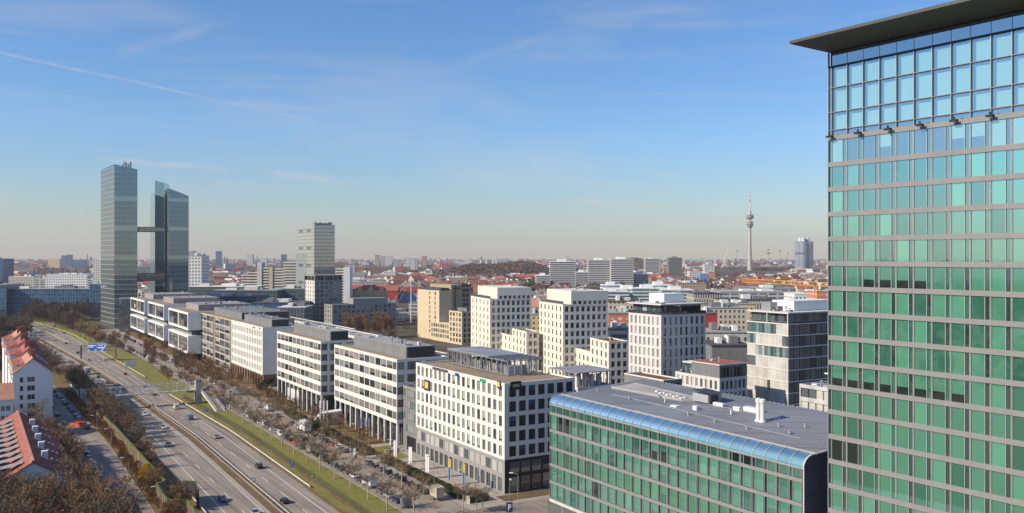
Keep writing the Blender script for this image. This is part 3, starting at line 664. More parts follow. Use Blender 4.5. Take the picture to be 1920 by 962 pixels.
for i in range(n + 1):
    y = TL - .55 - i * st      # left edge of the bay, going right
    for q in (0, -1.78, -2.42):
        if y + q - .07 > 0: mu.box(.06, .3, y + q - .07, y + q, .5, 71.5)
    if y > 0: mu.box(.0, .3, y - .045, y + .01, 72.1, 81.95)
    if y - .6 > 0: tower_pane('hl_light', y - st + .06, y - .05, 72.2, 72.88, .28)
    for r_ in range(3):        # tall storey panes above the lit band
        z0, z1 = ((79.1, 81.9), (75.6, 78.9), (73.05, 75.4))[r_]
        if y - .6 > 0: tower_pane('hl_light', y - .62, y - .03, z0, z1, .28); tower_pane('pale_panel', y - st + .06, y - .62, z0, z1 - .45, .28); tower_pane('hl_light', y - st + .06, y - .62, z1 - .45, z1, .28)
    if y > 2: tower_pane('hl_light', y - st + .06, y - .02, 82.12, 83.6, .2)
    for k in range(1, 21):
        zt = bz[k - 1] - .33 if k > 1 else 71.5; zb = bz[k] + .33
        pan = rr.choice(['green_bright'] * 5 + ['green_mid', 'green_mid', 'green_pale', 'green_pale']) if k > 1 else rr.choice(['pale_panel/hl_light/.55', 'hl_light', 'pale_panel'])
        if k in (2, 3, 4) and rr.random() < .35: pan = 'green_mid'
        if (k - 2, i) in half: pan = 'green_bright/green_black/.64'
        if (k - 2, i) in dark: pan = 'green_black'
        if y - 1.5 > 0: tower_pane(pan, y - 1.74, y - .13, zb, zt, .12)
        if y - 2.4 > 0: tower_pane(rr.choice(['green_dark', 'green_dark', 'green_mid', 'green_dark']), y - 2.38, y - 1.86, zb, zt, .16)
tower_pane('green_dark', TL - .5, TL - .05, 2, 71.5, .2)
tower_pane('hl_light', TL - .55, TL - .05, 72.2, 82, .2)
mu.box(-.06, .3, TL - .07, TL, 0, 84.1); mu.build('mullion', 'frame_silver', b.root)
# overhanging roof: thin outer edge, soffit rising outward
ov, oe = 5.2, 2.6
pin = [(0, 0), (0, TL - .1), (b.W, TL - .1), (b.W, 0)]; pout = [(-ov, -oe), (-ov, TL + oe), (b.W + ov, TL + oe), (b.W + ov, -oe)]
mb = MB()
for k in range(4):
    a, e, c_, d_ = pin[k], pin[(k + 1) % 4], pout[(k + 1) % 4], pout[k]
    mb.quad(((*a, 84.12), (*e, 84.12), (*c_, 85.25), (*d_, 85.25))); mb.quad(((*d_, 85.25), (*c_, 85.25), (*c_, 85.65), (*d_, 85.65)))
mb.quad([(*p, 85.65) for p in pout]); rf = mb.build('overhanging_roof', 'soffit', b.root)
for k in range(9):                                        # floodlights on the lower spandrel
    y = TL - .8 - k * 4.6
    if y < 1: break
    mb = MB(); mb.bar((-.05, y, 71.9), (-.75, y, 71.95), .05, n=6); mb.box(-1.0, -.45, y - .45, y + .45, 71.85, 72.1); mb.box(-.8, -.6, y - .1, y + .1, 72.1, 72.45); mb.build('floodlight', 'anthracite', b.root)
b.finish('glass_pane', 98)
# --- towers in the second row
def grid_tower(name, label, px, Y, pxl, pxr, Ht, nl, nr, fl, wall, styl, stylr, wl=1.2, wr=1.3, wh=2.1, W=None, L=None, cat='office tower', roofm='roof_grey', zf=1.2, mull=1, lp=None, bw=.05, C=None, frame='frame_dark', z0=0, ang=None):
    b = street_bld(name, label, cat, px, Y, pxl, pxr, Ht, W=W, L=L, C=C, ang=ang)
    k = int((Ht - z0 - .9) / fl); zs = [Ht - .9 - wh - fl * q for q in range(k) if Ht - .9 - wh - fl * q > z0 + .3]; mb = MB()
    b.face(mb, 'L', 0, b.L, z0, Ht, b.grid(.5, b.L - .5, nl, wl, zs, wh), styl, depth=.3, mull=mull, bw=bw, frame=frame)
    b.face(mb, 'R', 0, b.W, z0, Ht, b.grid(.5, b.W - .3, nr, wr, zs, wh), stylr, depth=.3, mull=mull, bw=bw, frame=frame)
    b.plain(mb, z0, Ht); mb.build('wall', wall, b.root); b.roof(Ht, roofm, wall, .4)
    return b
for (lab, px, Y, pl, pr_, zl, zh, nl, nr, tx0, ax) in (('left of two white punched-window towers with a stepped roof, beside the tan tower', 918.8, 428, 883, 996, 34.7, 40, 5, 8, 899, None), ('right of two white punched-window towers with a stepped roof, beside the grey tower', 1055.6, 375, 1011, 1140, 34.9, 40.4, 6, 8, 1028, None)):
    b = grid_tower('stepped_tower', lab, px, Y, pl, pr_, zl, nl, nr, 3.4, 'warm_white', ['glass_mid', 'glass_dark', 'blind_brown', 'blind_grey', 'blind_grey/glass_dark/.5', 'glass_mid'], ['glass_dark', 'glass_mid', 'blind_brown', 'blind_brown/glass_dark/.5'], 1.35, 1.5, 2.15, bw=.09, ang=ANG - R(13))
    # upper storeys set back from the front left corner
    x0 = 3.6; mb = MB(); z0 = zl - .2
    sub = Bld.__new__(Bld); sub.__dict__.update(b.__dict__)
    ops = b.grid(4.2, b.W - .3, 7, 1.5, [zl + .3 - 1.0], 2.15)
    b.wall(mb, 'R', x0 - .0, b.W + .02, z0, zh, ops, .3, o=-.02); b.windows('R', ops, ['glass_dark', 'blind_brown'], .25, 'frame_dark', 1, .09)
    y1 = b.L * .62
    mb.box(x0, b.W + .02, .35, b.L, z0, zh, bottom=False); mb.quad(((x0, -.02, z0), (x0, .35, z0), (x0, .35, zh), (x0, -.02, zh))); mb.quad(((x0, -.02, zh), (b.W, -.02, zh), (b.W, .35, zh), (x0, .35, zh)))
    mb.build('upper_wall', 'warm_white', b.root)
    mb = MB()
    for q in range(12): mb.box(.35, .4, .6 + q * (b.L - 1) / 12, .65 + q * (b.L - 1) / 12, zl, zl + 1.3)
    mb.box(.33, .42, .5, b.L - .5, zl + 1.25, zl + 1.33); mb.box(.36, .38, .6, b.L - .5, zl + .1, zl + 1.2); mb.build('railing', 'glass_mid', b.root)
    roofclutter(b, zh, x0 + 1, b.W - 2, 2, b.L - 2, 5, px); b.finish()
for (lab, px, Y, pl, mid, pr_, zl, zh, n1, n2, nr) in (('white low annex with stepped roof in front of the left punched-window tower', 987, 395, 929, 960, 1010, 18.6, 22, 4, 4, 2), ('white low annex with stepped roof in front of the right punched-window tower', 1141.5, 345, 1068, 1106.6, 1178.8, 16.8, 22.4, 5, 4, 3)):
    b = street_bld('stepped_annex', lab, 'office building', px, Y, pl, pr_, zh, ang=ANG - R(13)); ym = ext(at(px, Y), Vector((-math.sin(ANG - R(13)), math.cos(ANG - R(13)), 0)), mid); mb = MB(); zs = [zh - 2.9 - 3.4 * q for q in range(6)]
    b.face(mb, 'L', 0, ym, 0, zh, b.grid(.5, ym - .3, n2, 1.35, zs, 2.1), ['glass_mid', 'glass_dark', 'blind_grey'], depth=.3, mull=1)
    b.face(mb, 'L', ym, b.L, 0, zl, b.grid(ym + .3, b.L - .5, n1, 1.35, zs[2:] if zl < zh - 4 else zs[1:], 2.1), ['glass_dark', 'blind_brown'], depth=.3, mull=1)
    b.face(mb, 'R', 0, b.W, 0, zh, b.grid(.6, b.W - .3, nr, 1.6, zs, 2.1), ['glass_dark', 'glass_mid'], depth=.3, mull=1)
    b.plain(mb, 0, zl); mb.quad(((0, ym, zl), (b.W, ym, zl), (b.W, ym, zh), (0, ym, zh))); mb.quad(((b.W, 0, zl), (b.W, ym, zl), (b.W, ym, zh), (b.W, 0, zh))); mb.build('wall', 'warm_white', b.root)
    b.roof(zh, 'roof_green', 'warm_white', .4, y1=ym - .01); b.roof(zl, 'roof_grey', 'warm_white', .4, y0=ym + .01)
    roofclutter(b, zh - .4, 1, b.W - 2, 1, ym - 2, 3, px); b.finish()
# grey-white tower with glazed penthouse
b = grid_tower('office_tower', 'pale grey tower with narrow window slots and dark glazed top floor under a roof slab', 1239.6, 290, 1178.8, 1323, 36.2, 7, 8, 3.4, 'light_grey_wall', ['blind_grey', 'blind_grey', 'blind_light'], ['glass_dark', 'glass_dark', 'blind_grey'], 1.1, 1.0, 2.6, bw=0)
mb = MB(); mb.box(1.2, b.W - 1, 1.2, b.L - 1, 36, 39.2); mb.build('penthouse', 'dark_grey', b.root)
b.windows('L', b.grid(1.4, b.L - 1.2, 6, 2.5, [36.3], 2.7), ['teal_glass', 'glass_mid', 'blind_light'], 1.15, 'frame_dark'); b.windows('R', b.grid(1.4, b.W - 1.2, 8, 2.1, [36.3], 2.7), ['glass_dark', 'green_black'], 1.15, 'frame_dark')
mb = MB(); mb.box(-.6, b.W + .3, -.6, b.L + .3, 39.2, 39.55); mb.build('roof_slab', 'light_grey_wall', b.root)
b.boxes('plant_room', [(5.5, b.W - 5, 5, b.L - 4, 39.55, 42.6)], 'plaster_white'); roofclutter(b, 39.55, 1, 5, 1, b.L - 2, 4, 9)
mb = MB(); mb.box(-.25, -.2, 0, b.L, 36.2, 37.1); mb.box(0, b.W, -.25, -.2, 36.2, 37.1); mb.build('railing', 'glass_dark', b.root); b.finish()
b = grid_tower('low_annex', 'pale grey low annex with dark glazed top floor and red-brown roof', 1349, 265, 1266, 1400, 19.2, 9, 6, 3.4, 'light_grey_wall', ['blind_grey', 'blind_grey', 'blind_light', 'glass_mid'], ['glass_dark', 'blind_grey', 'glass_dark'], 1.1, 1.1, 2.5, cat='office building', bw=0)
mb = MB(); mb.box(.06, b.W, .06, b.L * .62, 19.2, 22.9); mb.build('penthouse', 'mid_grey', b.root); b.windows('R', b.grid(.6, b.W - .4, 7, 2.0, [19.5], 2.7), ['glass_dark', 'glass_dark', 'teal_glass'], .03, 'frame_dark')
mb = MB(); mb.box(-.3, b.W + .2, -.3, b.L * .62 + .3, 22.9, 23.2); mb.box(.1, b.W - .2, .1, b.L * .62, 23.2, 23.3, 1); mb.build('roof_slab', ['light_grey_wall', 'red_tile'], b.root)
mb = MB(); mb.box(2, b.W - 1, b.L * .7, b.L * .95, 22, 22.4); mb.box(3, b.W - 2, b.L * .72, b.L * .93, 19.2, 22, 1); mb.build('penthouse', ['light_grey_wall', 'teal_glass'], b.root); roofclutter(b, 19.2, .8, 4, b.L * .65, b.L - 1, 9, 4); roofclutter(b, 23.3, 3, b.W - 3, 3, b.L * .5, 3, 14); b.finish()
# layered tower by the green tower
b = street_bld('layered_tower', 'pale concrete tower with horizontal slabs and ribbon windows, partly behind the green tower', 'office tower', 1478, 275, 1401, 1600, 34.5)
mb = MB(); mb.box(.2, b.W, .2, b.L, 0, 34.4); mb.build('wall', 'dark_grey', b.root)
zf = [34.4 - 3.5 * q for q in range(11)]; rr = random.Random(2); sl = MB()
for q, z in enumerate(zf):
    if z < 0: continue
    sl.box(-.12, b.W, -.12, b.L + .1, z - .35, z)
    zz0, zz1 = z - 3.5, z - .35
    if zz0 < -.1: continue
    glz = {0: [(0, .62)], 1: [(.75, 1), (0, .1)], 2: [(0, .7)], 3: [(.75, 1)], 4: [], 5: [(0, 0)], 6: [(.3, .38)], 7: [(.3, .38), (.1, .16)]}.get(q, [])
    # L face cells: panel or glass
    nn = 14
    for i in range(nn):
        y0, y1 = i / nn * b.L, (i + 1) / nn * b.L; fr = i / nn
        g = any(a <= fr < e for a, e in ({0: [(.22, 1)], 1: [(.78, 1), (0, .1)], 2: [(0, .72)], 3: [(.72, 1)], 4: [(.72, .78)], 5: [(.42, .47)], 6: [(.42, .55)], 7: [(.2, .26)]}.get(q, [])))
        if g: b.windows('L', [(y0 + .05, y1 - .05, zz0, zz1)], ['glass_mid', 'teal_glass', 'blind_light', 'glass_dark', 'pale_panel'], .15, 'frame_silver', 1)
        else:
            mb = MB(); mb.box(-.0, .18, y0 + .02, y1 - .02, zz0, zz1); mb.build('facade_panel', 'panel_concrete', b.root)
    b.windows('R', b.grid(.1, b.W, 12, b.W / 12 - .15, [zz0 + .05], 3.0), ['glass_dark', 'teal_glass', 'glass_mid', 'blind_brown'], .15, 'frame_dark', 1)
sl.build('floor_slab', 'light_grey_wall', b.root)
mb = MB(); mb.box(1.2, b.W, 1, b.L - 1, 34.4, 37.4); mb.build('penthouse', 'dark_grey', b.root)
b.windows('L', b.grid(1, b.L - 1, 8, 2.2, [34.8], 2.4), ['glass_mid', 'teal_glass', 'glass_dark'], 1.15, 'frame_silver'); b.windows('R', b.grid(1.2, b.W, 10, 2.4, [34.8], 2.4), ['glass_dark', 'glass_mid'], .95, 'frame_silver')
mb = MB(); mb.box(-.2, b.W, -.2, b.L, 37.4, 37.8); mb.build('roof_slab', 'light_grey_wall', b.root)
for y in (.2, b.L * .5, b.L - .5):
    mb = MB(); mb.box(.0, .25, y, y + .25, 34.4, 37.4); mb.build('column', 'light_grey_wall', b.root)
b.boxes('plant_room', [(7, b.W - 5, 4, b.L - 4, 37.8, 41)], 'plaster_white'); b.boxes('cooling_unit', [(2, 5, b.L - 8, b.L - 4, 37.8, 40.5)], 'steel'); roofclutter(b, 37.8, 1, 6, 2, b.L - 9, 8, 8); b.finish()
b = grid_tower('low_annex', 'pale concrete annex with roof terrace beside the layered tower and the green tower', 1575, 228, 1499, 1640, 21.3, 5, 6, 3.5, 'panel_concrete', ['glass_mid', 'panel_concrete', 'panel_concrete'], ['glass_dark'], 2.6, 1.6, 2.4, cat='office building', bw=0)
b.boxes('terrace_canopy', [(5, b.W - 1, .5, b.L * .7, 24.0, 24.3)], 'plaster_white'); b.boxes('penthouse', [(8, b.W - 1, 1.2, b.L * .6, 21, 24)], 'grey_wall'); roofclutter(b, 20.9, 1, 5, 1, b.L - 2, 12, 12); b.finish()
# steel pavilion roof on a white block behind A
C = at(1083, 262); b = Bld('plant_pavilion', 'white block with silver tanks under a grey steel plant canopy behind the nearest white office', 'office building', C, ext(C, DA, 1032), ext(C, DB, 1150), 18)
mb = MB(); b.face(mb, 'R', 0, b.W, 0, 17, b.grid(.5, b.W - .5, 6, 1.8, [14, 10.5, 7, 3.5], 2.2), ['glass_dark', 'blind_grey'], depth=.25); b.face(mb, 'L', 0, b.L, 0, 17, b.grid(.5, b.L - .5, 8, 1.5, [14, 10.5, 7, 3.5], 2.2), ['glass_dark', 'blind_grey'], depth=.25); b.plain(mb, 0, 17); mb.build('wall', 'white_wall', b.root); b.roof(17, 'roof_gravel', 'white_wall', .3)
mb = MB(); mb.box(-.5, b.W + .5, -.5, b.L + .5, 21, 21.25)
for i in range(8):
    y = .5 + i * (b.L - 1) / 7
    for x in (.3, b.W - .3): mb.box(x - .1, x + .1, y - .1, y + .1, 16.8, 21)
for i in range(1, 6): x = b.W * i / 6; mb.box(x - .1, x + .1, .3, .5, 16.8, 21)
mb.build('canopy', 'roof_seam', b.root)
for i in range(7):
    mb = MB(); mb.lathe([(.7, 16.8), (.7, 20), (0, 20.3)], 14, 0, (2 + (i % 4) * 2.6, 3 + (i // 4) * 3)); mb.build('tank', 'white_box', b.root)
b.finish(cap=60)
C = at(1244, 222); b = Bld('low_roof_building', 'flat white-edged building with rust coloured planted roof behind the seamed metal roof', 'office building', C, ext(C, DA, 1170), ext(C, DB, 1279), 24.6)
mb = MB(); b.face(mb, 'R', 0, b.W, 0, 24.6, b.grid(.8, b.W - .8, 4, 1.6, [21.6, 18], 1.9), ['glass_dark'], depth=.25); b.plain(mb, 0, 24.6, 0, 'LBF'); mb.build('wall', 'mid_grey', b.root); b.roof(24.6, 'roof_green', 'white_wall', .25, .35); b.finish()
# tan tower
C = at(823.5, 590); b = Bld('tan_tower', 'tan yellow apartment tower with dark glazed rear part and roof slab', 'tower block', C, ext(C, DA, 783), ext(C, DB, 847), 32.4)
mb = MB(); fl = 3.2; zs = [29.3 - 3.13 * q for q in range(9)]
b.face(mb, 'L', 0, b.L, 0, 32.4, b.grid(b.L * .05, b.L * .55, 2, 2.2, zs, 2.1), ['blind_light', 'glass_mid', 'blind_grey'], depth=.35, mull=1, bw=.08); b.plain(mb, 0, 32.4, 0, 'RBF'); mb.build('wall', 'tan_light', b.root); b.roof(32.4, 'roof_grey', 'tan_light')
W_ = b.W; mb = MB(); mb.box(W_ + .01, W_ + 8, 1, b.L - .5, 0, 36); mb.build('stair_tower', 'tan_wall', b.root)
mb = MB(); mb.box(W_ + 2.6, W_ + 3.4, .7, .99, 0, 35.5); mb.box(W_ + 1, W_ + 7, .85, .99, 33.2, 34.2); mb.build('window', 'glass_dark', b.root)
x0 = W_ + 8; x1 = x0 + 8.5; ops = []
mb = MB(); o3 = [(x0 + .5 + i * 2.7, x0 + 2.9 + i * 2.7, z, z + 2.3) for z in [31 - 3.13 * q for q in range(9)] for i in range(3)]
b.wall(mb, 'R', x0, x1, 0, 34.4, o3, .3, o=1.2); b.windows('R', o3, ['glass_dark', 'blue_glass'], .27, 'frame_dark', 1, .06, 1.2); mb.box(x0, x1, 1.55, b.L, 0, 34.4); mb.build('wing_wall', 'tan_wall', b.root)
b.boxes('plant_room', [(x0 + .5, x1 - .5, 3, b.L - 2, 34.4, 36.2), (2, W_ - 1, 2, b.L - 2, 32, 34)], 'dark_grey'); b.finish()
b = grid_tower('tan_annex', 'low tan building with gridded windows at the foot of the tan tower', 866, 560, 842, 885, 20.5, 4, 2, 3.2, 'tan_light', ['glass_mid', 'blind_grey', 'glass_dark'], ['glass_dark'], 2.4, 1.6, 2.2, cat='apartment building')
L0 = b.L; mb = MB(); o4 = b.grid(L0, L0 + 26, 8, 2.4, [8.9, 5.6, 2.4], 2.2); b.wall(mb, 'L', L0 + .01, L0 + 26, 0, 12, o4, .3); b.windows('L', o4, ['glass_mid', 'blind_grey'], .27, 'frame_dark', 1); mb.box(.4, 8, L0 + .02, L0 + 26, 0, 11.9); mb.build('wing_wall', 'tan_light', b.root); b.boxes('plant_room', [(5, b.W - 1, 3, L0 - 2, 20.4, 22.4)], 'mid_grey'); b.finish()
# slim grey tower (571-641) and its low block
b = grid_tower('grey_tower', 'slim dark grey tower with one pale narrow face and open framed top floor', 590, 720, 571, 642, 35.2, 4, 6, 3.3, 'grey_wall', ['glass_mid', 'blind_brown'], ['glass_dark', 'glass_dark', 'blind_grey', 'blue_glass'], 1.6, 2.2, 2.1, bw=.08)
mb = MB(); b.wall(mb, 'L', 0, b.L, 0, 35.2, b.grid(.5, b.L - .5, 4, 1.6, [35.2 - 3 - 3.3 * q for q in range(10)], 2.1), .1, o=-.05); mb.build('pale_facing', 'light_grey_wall', b.root)
mb = MB(); o5 = [(1 + i * (b.W - 1) / 3, (i + 1) * (b.W - 1) / 3, 35.6, 38.8) for i in range(3)]; b.wall(mb, 'R', 0, b.W, 35.2, 39.6, o5, .8); o6 = [(1 + i * (b.L - 1) / 3, (i + 1) * (b.L - 1) / 3, 35.6, 38.8) for i in range(3)]; b.wall(mb, 'L', 0, b.L, 35.2, 39.6, o6, .8); b.plain(mb, 35.2, 39.6); mb.box(0, b.W, 0, b.L, 39.6, 39.9); mb.build('top_frame', 'grey_wall', b.root)
b.boxes('penthouse', [(2, b.W - 2, 2, b.L - 2, 34.8, 39.5)], 'glass_dark'); b.finish()
b = grid_tower('grey_block', 'long low dark grey block behind bare poplars, next to the slim grey tower', 623, 690, 608, 743, 17.8, 3, 14, 3.4, 'grey_wall', ['blind_brown', 'glass_mid'], ['glass_dark', 'blind_grey', 'glass_dark'], 2.2, 2.0, 2.1, cat='office building', bw=.08)
b.boxes('plant_room', [(18, b.W - 6, 3, b.L - 3, 17.6, 22)], 'grey_wall'); b.finish(cap=60)
# pale high tower (553-628)
b = street_bld('high_rise', 'tall pale and blue glass high-rise standing behind the slim grey tower', 'office tower', 589, 857, 554, 628, 84)
mb = MB(); mb.box(.3, b.W - .3, .3, b.L - .3, 0, 84); mb.build('wall', 'mid_grey', b.root); rr = random.Random(9)
for q in range(25):
    z = 81.2 - 3.35 * q
    if z < 1: break
    nb = 12; 
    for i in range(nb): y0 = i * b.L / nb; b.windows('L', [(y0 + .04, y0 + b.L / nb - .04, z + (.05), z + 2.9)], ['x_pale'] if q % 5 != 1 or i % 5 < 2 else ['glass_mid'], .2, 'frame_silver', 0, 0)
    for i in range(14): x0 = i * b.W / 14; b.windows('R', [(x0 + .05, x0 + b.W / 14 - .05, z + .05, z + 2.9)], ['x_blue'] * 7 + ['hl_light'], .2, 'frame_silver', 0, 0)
mb = MB()
for q in range(26): z = 81.2 - 3.35 * q; mb.box(.05, b.W, .05, b.L, z - .25, z) if z > 1 else None
mb.box(0, b.W, 0, b.L, 84, 84.6); mb.build('floor_band', 'frame_silver', b.root)
mb = MB(); rr = random.Random(1)
for i in range(9): mb.box(7 + i * 1.9, 8.2 + i * 1.9, b.L * .3 + rr.uniform(0, 3), b.L * .5, 84.6, 85 + rr.uniform(1.5, 3.2))
mb.box(6, 25, b.L * .3, b.L * .33, 86.2, 86.8); mb.build('roof_plant', 'steel', b.root); b.finish(cap=100)
# --- twin glass towers with bridges (left)
def hl_tower(label, base, tops, faces, pxs):
    pass
def poly_tower(name, label, pts, tops, floors_from, glassm, sidem, group=None, z_rows=None):
    """glass tower on a plan polygon (world xy); pts[0]->pts[1] is the broad face towards the camera, pts[3]->pts[0] the long side"""
    o = Vector((pts[0][0], pts[0][1], 0)); dx = Vector((pts[1][0] - pts[0][0], pts[1][1] - pts[0][1])); ang = math.atan2(dx.y, dx.x)
    Wd = dx.length; b = Bld(name, label, 'office tower', o, 40, Wd, max(tops), ang)
    inv = b.mat.inverted(); lp = [tuple((inv @ Vector((p[0], p[1], 0)))[:2]) for p in pts]
    mb = MB(); mb.prism(lp, 0, tops, 0, 1); mb.build('wall', [glassm, 'dark_grey'], b.root)
    fl = 3.72; bd = MB(); mu = MB(); n = len(lp)
    for k in (0, n - 1):
        a, e = Vector(lp[k]), Vector(lp[(k + 1) % n]); ta, te = tops[k], tops[(k + 1) % n]
        dd = (e - a); ln = dd.length; u = dd / ln; nn = Vector((u.y, -u.x))
        q = 1
        while q * fl < max(ta, te):
            z = q * fl; s0, s1 = 0, ln
            if ta != te:
                t = (z - ta) / (te - ta)
                if z > min(ta, te):
                    if ta > te: s1 = ln * t
                    else: s0 = ln * t
            p0, p1 = a + u * s0 + nn * .12, a + u * s1 + nn * .12
            bd.quad(((*p0, z - .17), (*p1, z - .17), (*p1, z + .17), (*p0, z + .17))); bd.quad(((*p0, z + .17), (*p1, z + .17), (*(p1 - nn * .12), z + .17), (*(p0 - nn * .12), z + .17)))
            q += 1
        m = int(ln / 1.35)
        if k == 0:
            for i in range(m + 1):
                s = ln * i / m; p = a + u * s; zt = ta + (te - ta) * i / m
                w_ = .055; mu.quad(((*(p - u * w_ + nn * .1), 0), (*(p + u * w_ + nn * .1), 0), (*(p + u * w_ + nn * .1), zt), (*(p - u * w_ + nn * .1), zt)))
    bd.build('floor_band', 'concrete', b.root); mu.build('mullion', 'frame_silver', b.root)
    # window panes on the broad face
    m = int(Wd / 1.35)
    fq = 0
    while (fq + 1) * fl < min(tops[0], tops[1]) - .5:
        for i in range(m): b.windows('R', [(Wd * i / m + .16, Wd * (i + 1) / m - .16, fq * fl + .3, (fq + 1) * fl - .3)], z_rows or [['hl_glass', 'hl_glass', 'hl_light', 'hl_glass', 'hl_glass', 'hl_glass'][fq % 6]], -.04, 'frame_silver', 0, 0)
        fq += 1
    # pale panels on the long side
    a, e = Vector(lp[-1]), Vector(lp[0]); s = MB(); dd = e - a; ln = dd.length; u = dd / ln; nn = Vector((u.y, -u.x)); fq = 0
    while (fq + 1) * fl < min(tops[0], tops[-1]):
        p0, p1 = a + nn * .05, e + nn * .05; s.quad(((*p0, fq * fl + .3), (*p1, fq * fl + .3), (*p1, fq * fl + 3.4), (*p0, fq * fl + 3.4))); fq += 1
    s.build('side_glazing', sidem, b.root)
    return b
hd = Vector((-1250, 1700, 0)).normalized(); p0 = at(214.6, 687); t_ = ext(p0, hd, 189); p3 = p0 + hd * t_
rdv = Vector((1, .22, 0)).normalized(); p1 = p0 + rdv * ext(p0, rdv, 257.5); p2 = p3 + rdv * 12
b = poly_tower('twin_tower', 'taller left one of the twin dark glass towers, with slanted top and antennas', [p0[:2], p1[:2], p2[:2], p3[:2]], [zat(308, p0.y), zat(317.5, p1.y), zat(317.5, p1.y) - 2, zat(319, p3.y)], 0, 'hl_glass', 'hl_side')
mb = MB(); zt = zat(310, p0.y)
for i in range(7): x = 5 + i * 1.0; mb.box(x, x + .6, 2 + (i % 3), 3 + (i % 3), zt - 3, zt + 1.5 + (i * 7 % 4) * .7)
mb.bar((8, 3, zt), (8, 3, zt + 3.5), .15); mb.build('antenna', 'steel', b.root)
mb = MB(); mb.prism([(0, .02), (b.W, .02), (b.W, .4), (0, .4)], zat(330, p0.y), [zat(308, p0.y), zat(317.5, p1.y)] * 1 + [zat(317.5, p1.y), zat(308, p0.y)]); mb.build('parapet_screen', 'hl_glass', b.root)
b.finish()
q0 = at(315.6, 700); q1 = at(353.5, 712); q3 = at(308.5, 716); q2 = q1 + Vector((-6, 14, 0))
b = poly_tower('twin_tower', 'shorter right one of the twin dark glass towers, split into two slabs with slanted tops', [q0[:2], q1[:2], q2[:2], q3[:2]], [zat(352.5, 700), zat(367.5, 712), zat(366, 712), zat(352.5, 700) - 1], 0, 'hl_glass', 'hl_side')
inv = b.mat.inverted(); s0, s1, s2, s3 = [tuple((inv @ at(px, Y))[:2]) for px, Y in ((290.5, 728), (308, 733), (318, 770), (290, 760))]
mb = MB(); mb.prism([s0, s1, s2, s3], 0, [zat(338.5, 728), zat(343, 733), zat(347, 770), zat(338.5, 728)], 0, 0); mb.build('rear_slab', 'green_dark', b.root)
s0, s1, s2, s3 = [tuple((inv @ at(px, Y))[:2]) for px, Y in ((281.8, 745), (290.4, 741), (292, 780), (284, 790))]
mb = MB(); mb.prism([s0, s1, s2, s3], 0, [zat(363, 745), zat(361, 741), zat(361, 741), zat(363, 745)]); mb.build('side_slab', 'x_blue', b.root)
mb = MB(); a_ = inv @ at(290.5, 727.5); e_ = inv @ at(308, 732.5)
for q in range(28): z = 3.72 * q + 3; mb.quad(((a_.x, a_.y - .1, z), (e_.x, e_.y - .1, z), (e_.x, e_.y - .1, z + .3), (a_.x, a_.y - .1, z + .3)))
mb.build('floor_band', 'x_blue', b.root); b.finish()
ba, bb = at(257, 705), at(309, 712)
for (zl, zh, lab) in ((zat(435, 708), zat(425.5, 708), 'upper glass footbridge joining the twin towers high above the ground'), (zat(527, 708), zat(512, 708), 'lower, deeper glass footbridge joining the twin towers')):
    rt = empty('glass_bridge', (ba.x, ba.y, 0), math.atan2(bb.y - ba.y, bb.x - ba.x), lab, 'footbridge', 'glass bridges between the twin towers'); ln = (bb - ba).length
    mb = MB(); mb.box(0, ln, 0, 4, zl, zl + .5); mb.box(0, ln, 0, 4, zh - .5, zh); mb.build('deck', 'slate', rt); mb = MB(); mb.box(0, ln, .1, 3.9, zl + .5, zh - .5); mb.build('glazing', 'teal_glass', rt)
    mb = MB(); [mb.box(i * ln / 8, i * ln / 8 + .2, .0, .1, zl + .5, zh - .5) for i in range(9)]; mb.build('frame', 'frame_dark', rt)
# low glass block at the foot of the taller tower
C = at(223, 655); b = Bld('glass_pavilion', 'low greenish glass block at the foot of the taller twin tower', 'office building', C, 12, ext(C, Vector((math.cos(.35), math.sin(.35))), 262), 24, .35)
mb = MB(); mb.box(.3, b.W, .3, 12, 0, 23.8); mb.build('wall', 'dark_grey', b.root)
b.windows('R', b.grid(0, b.W, 9, b.W / 9 - .2, [.3 + 3.9 * q for q in range(6)], 3.6), ['teal_glass', 'hl_light', 'green_dark', 'glass_mid'], .2, 'frame_silver', 1, .08); b.windows('L', b.grid(0, 12, 5, 2.2, [.3 + 3.9 * q for q in range(6)], 3.6), ['hl_light', 'teal_glass'], .2, 'frame_silver'); mb = MB(); mb.box(-.2, b.W + .2, -.2, 12, 23.8, 24.3); mb.build('roof', 'frame_silver', b.root); b.finish()
# ---------------------------------------------------------------- ground, motorway, streets
BP = [(120, -5.6), (194, -48.6), (275.8, -96.2), (363, -151.6), (474.6, -225), (627.5, -330), (760, -432), (900, -560), (1050, -720)]
def bx_(Y):
    if Y <= BP[0][0]: return BP[0][1] - (Y - BP[0][0]) * .582
    for (y0, x0), (y1, x1) in zip(BP, BP[1:]):
        if Y <= y1: return x0 + (x1 - x0) * (Y - y0) / (y1 - y0)
    return BP[-1][1]
def bdir(Y):
    a, e = Vector((bx_(Y - 25), Y - 25, 0)), Vector((bx_(Y + 25), Y + 25, 0)); return (e - a).normalized()
def rp(Y, off, z=0.0):
    """point beside the central barrier: Y is the distance ahead, off metres to the right"""
    d = bdir(Y); return Vector((bx_(Y), Y, z)) + Vector((d.y, -d.x, 0)) * off
def strip(mb, Ys, o0, o1, z, mi=0):
    f0 = o0 if callable(o0) else (lambda y: o0); f1 = o1 if callable(o1) else (lambda y: o1)
    for a, e in zip(Ys, Ys[1:]): mb.quad((rp(a, f0(a), z), rp(a, f1(a), z), rp(e, f1(e), z), rp(e, f0(e), z)), mi)
def rng(a, e, st):
    n = max(1, int(math.ceil((e - a) / st))); return [a + (e - a) * i / n for i in range(n + 1)]
def lerp(tab, y):
    if y <= tab[0][0]: return tab[0][1]
    for (a, p), (e, q) in zip(tab, tab[1:]):
        if y <= e: return p + (q - p) * (y - a) / (e - a)
    return tab[-1][1]
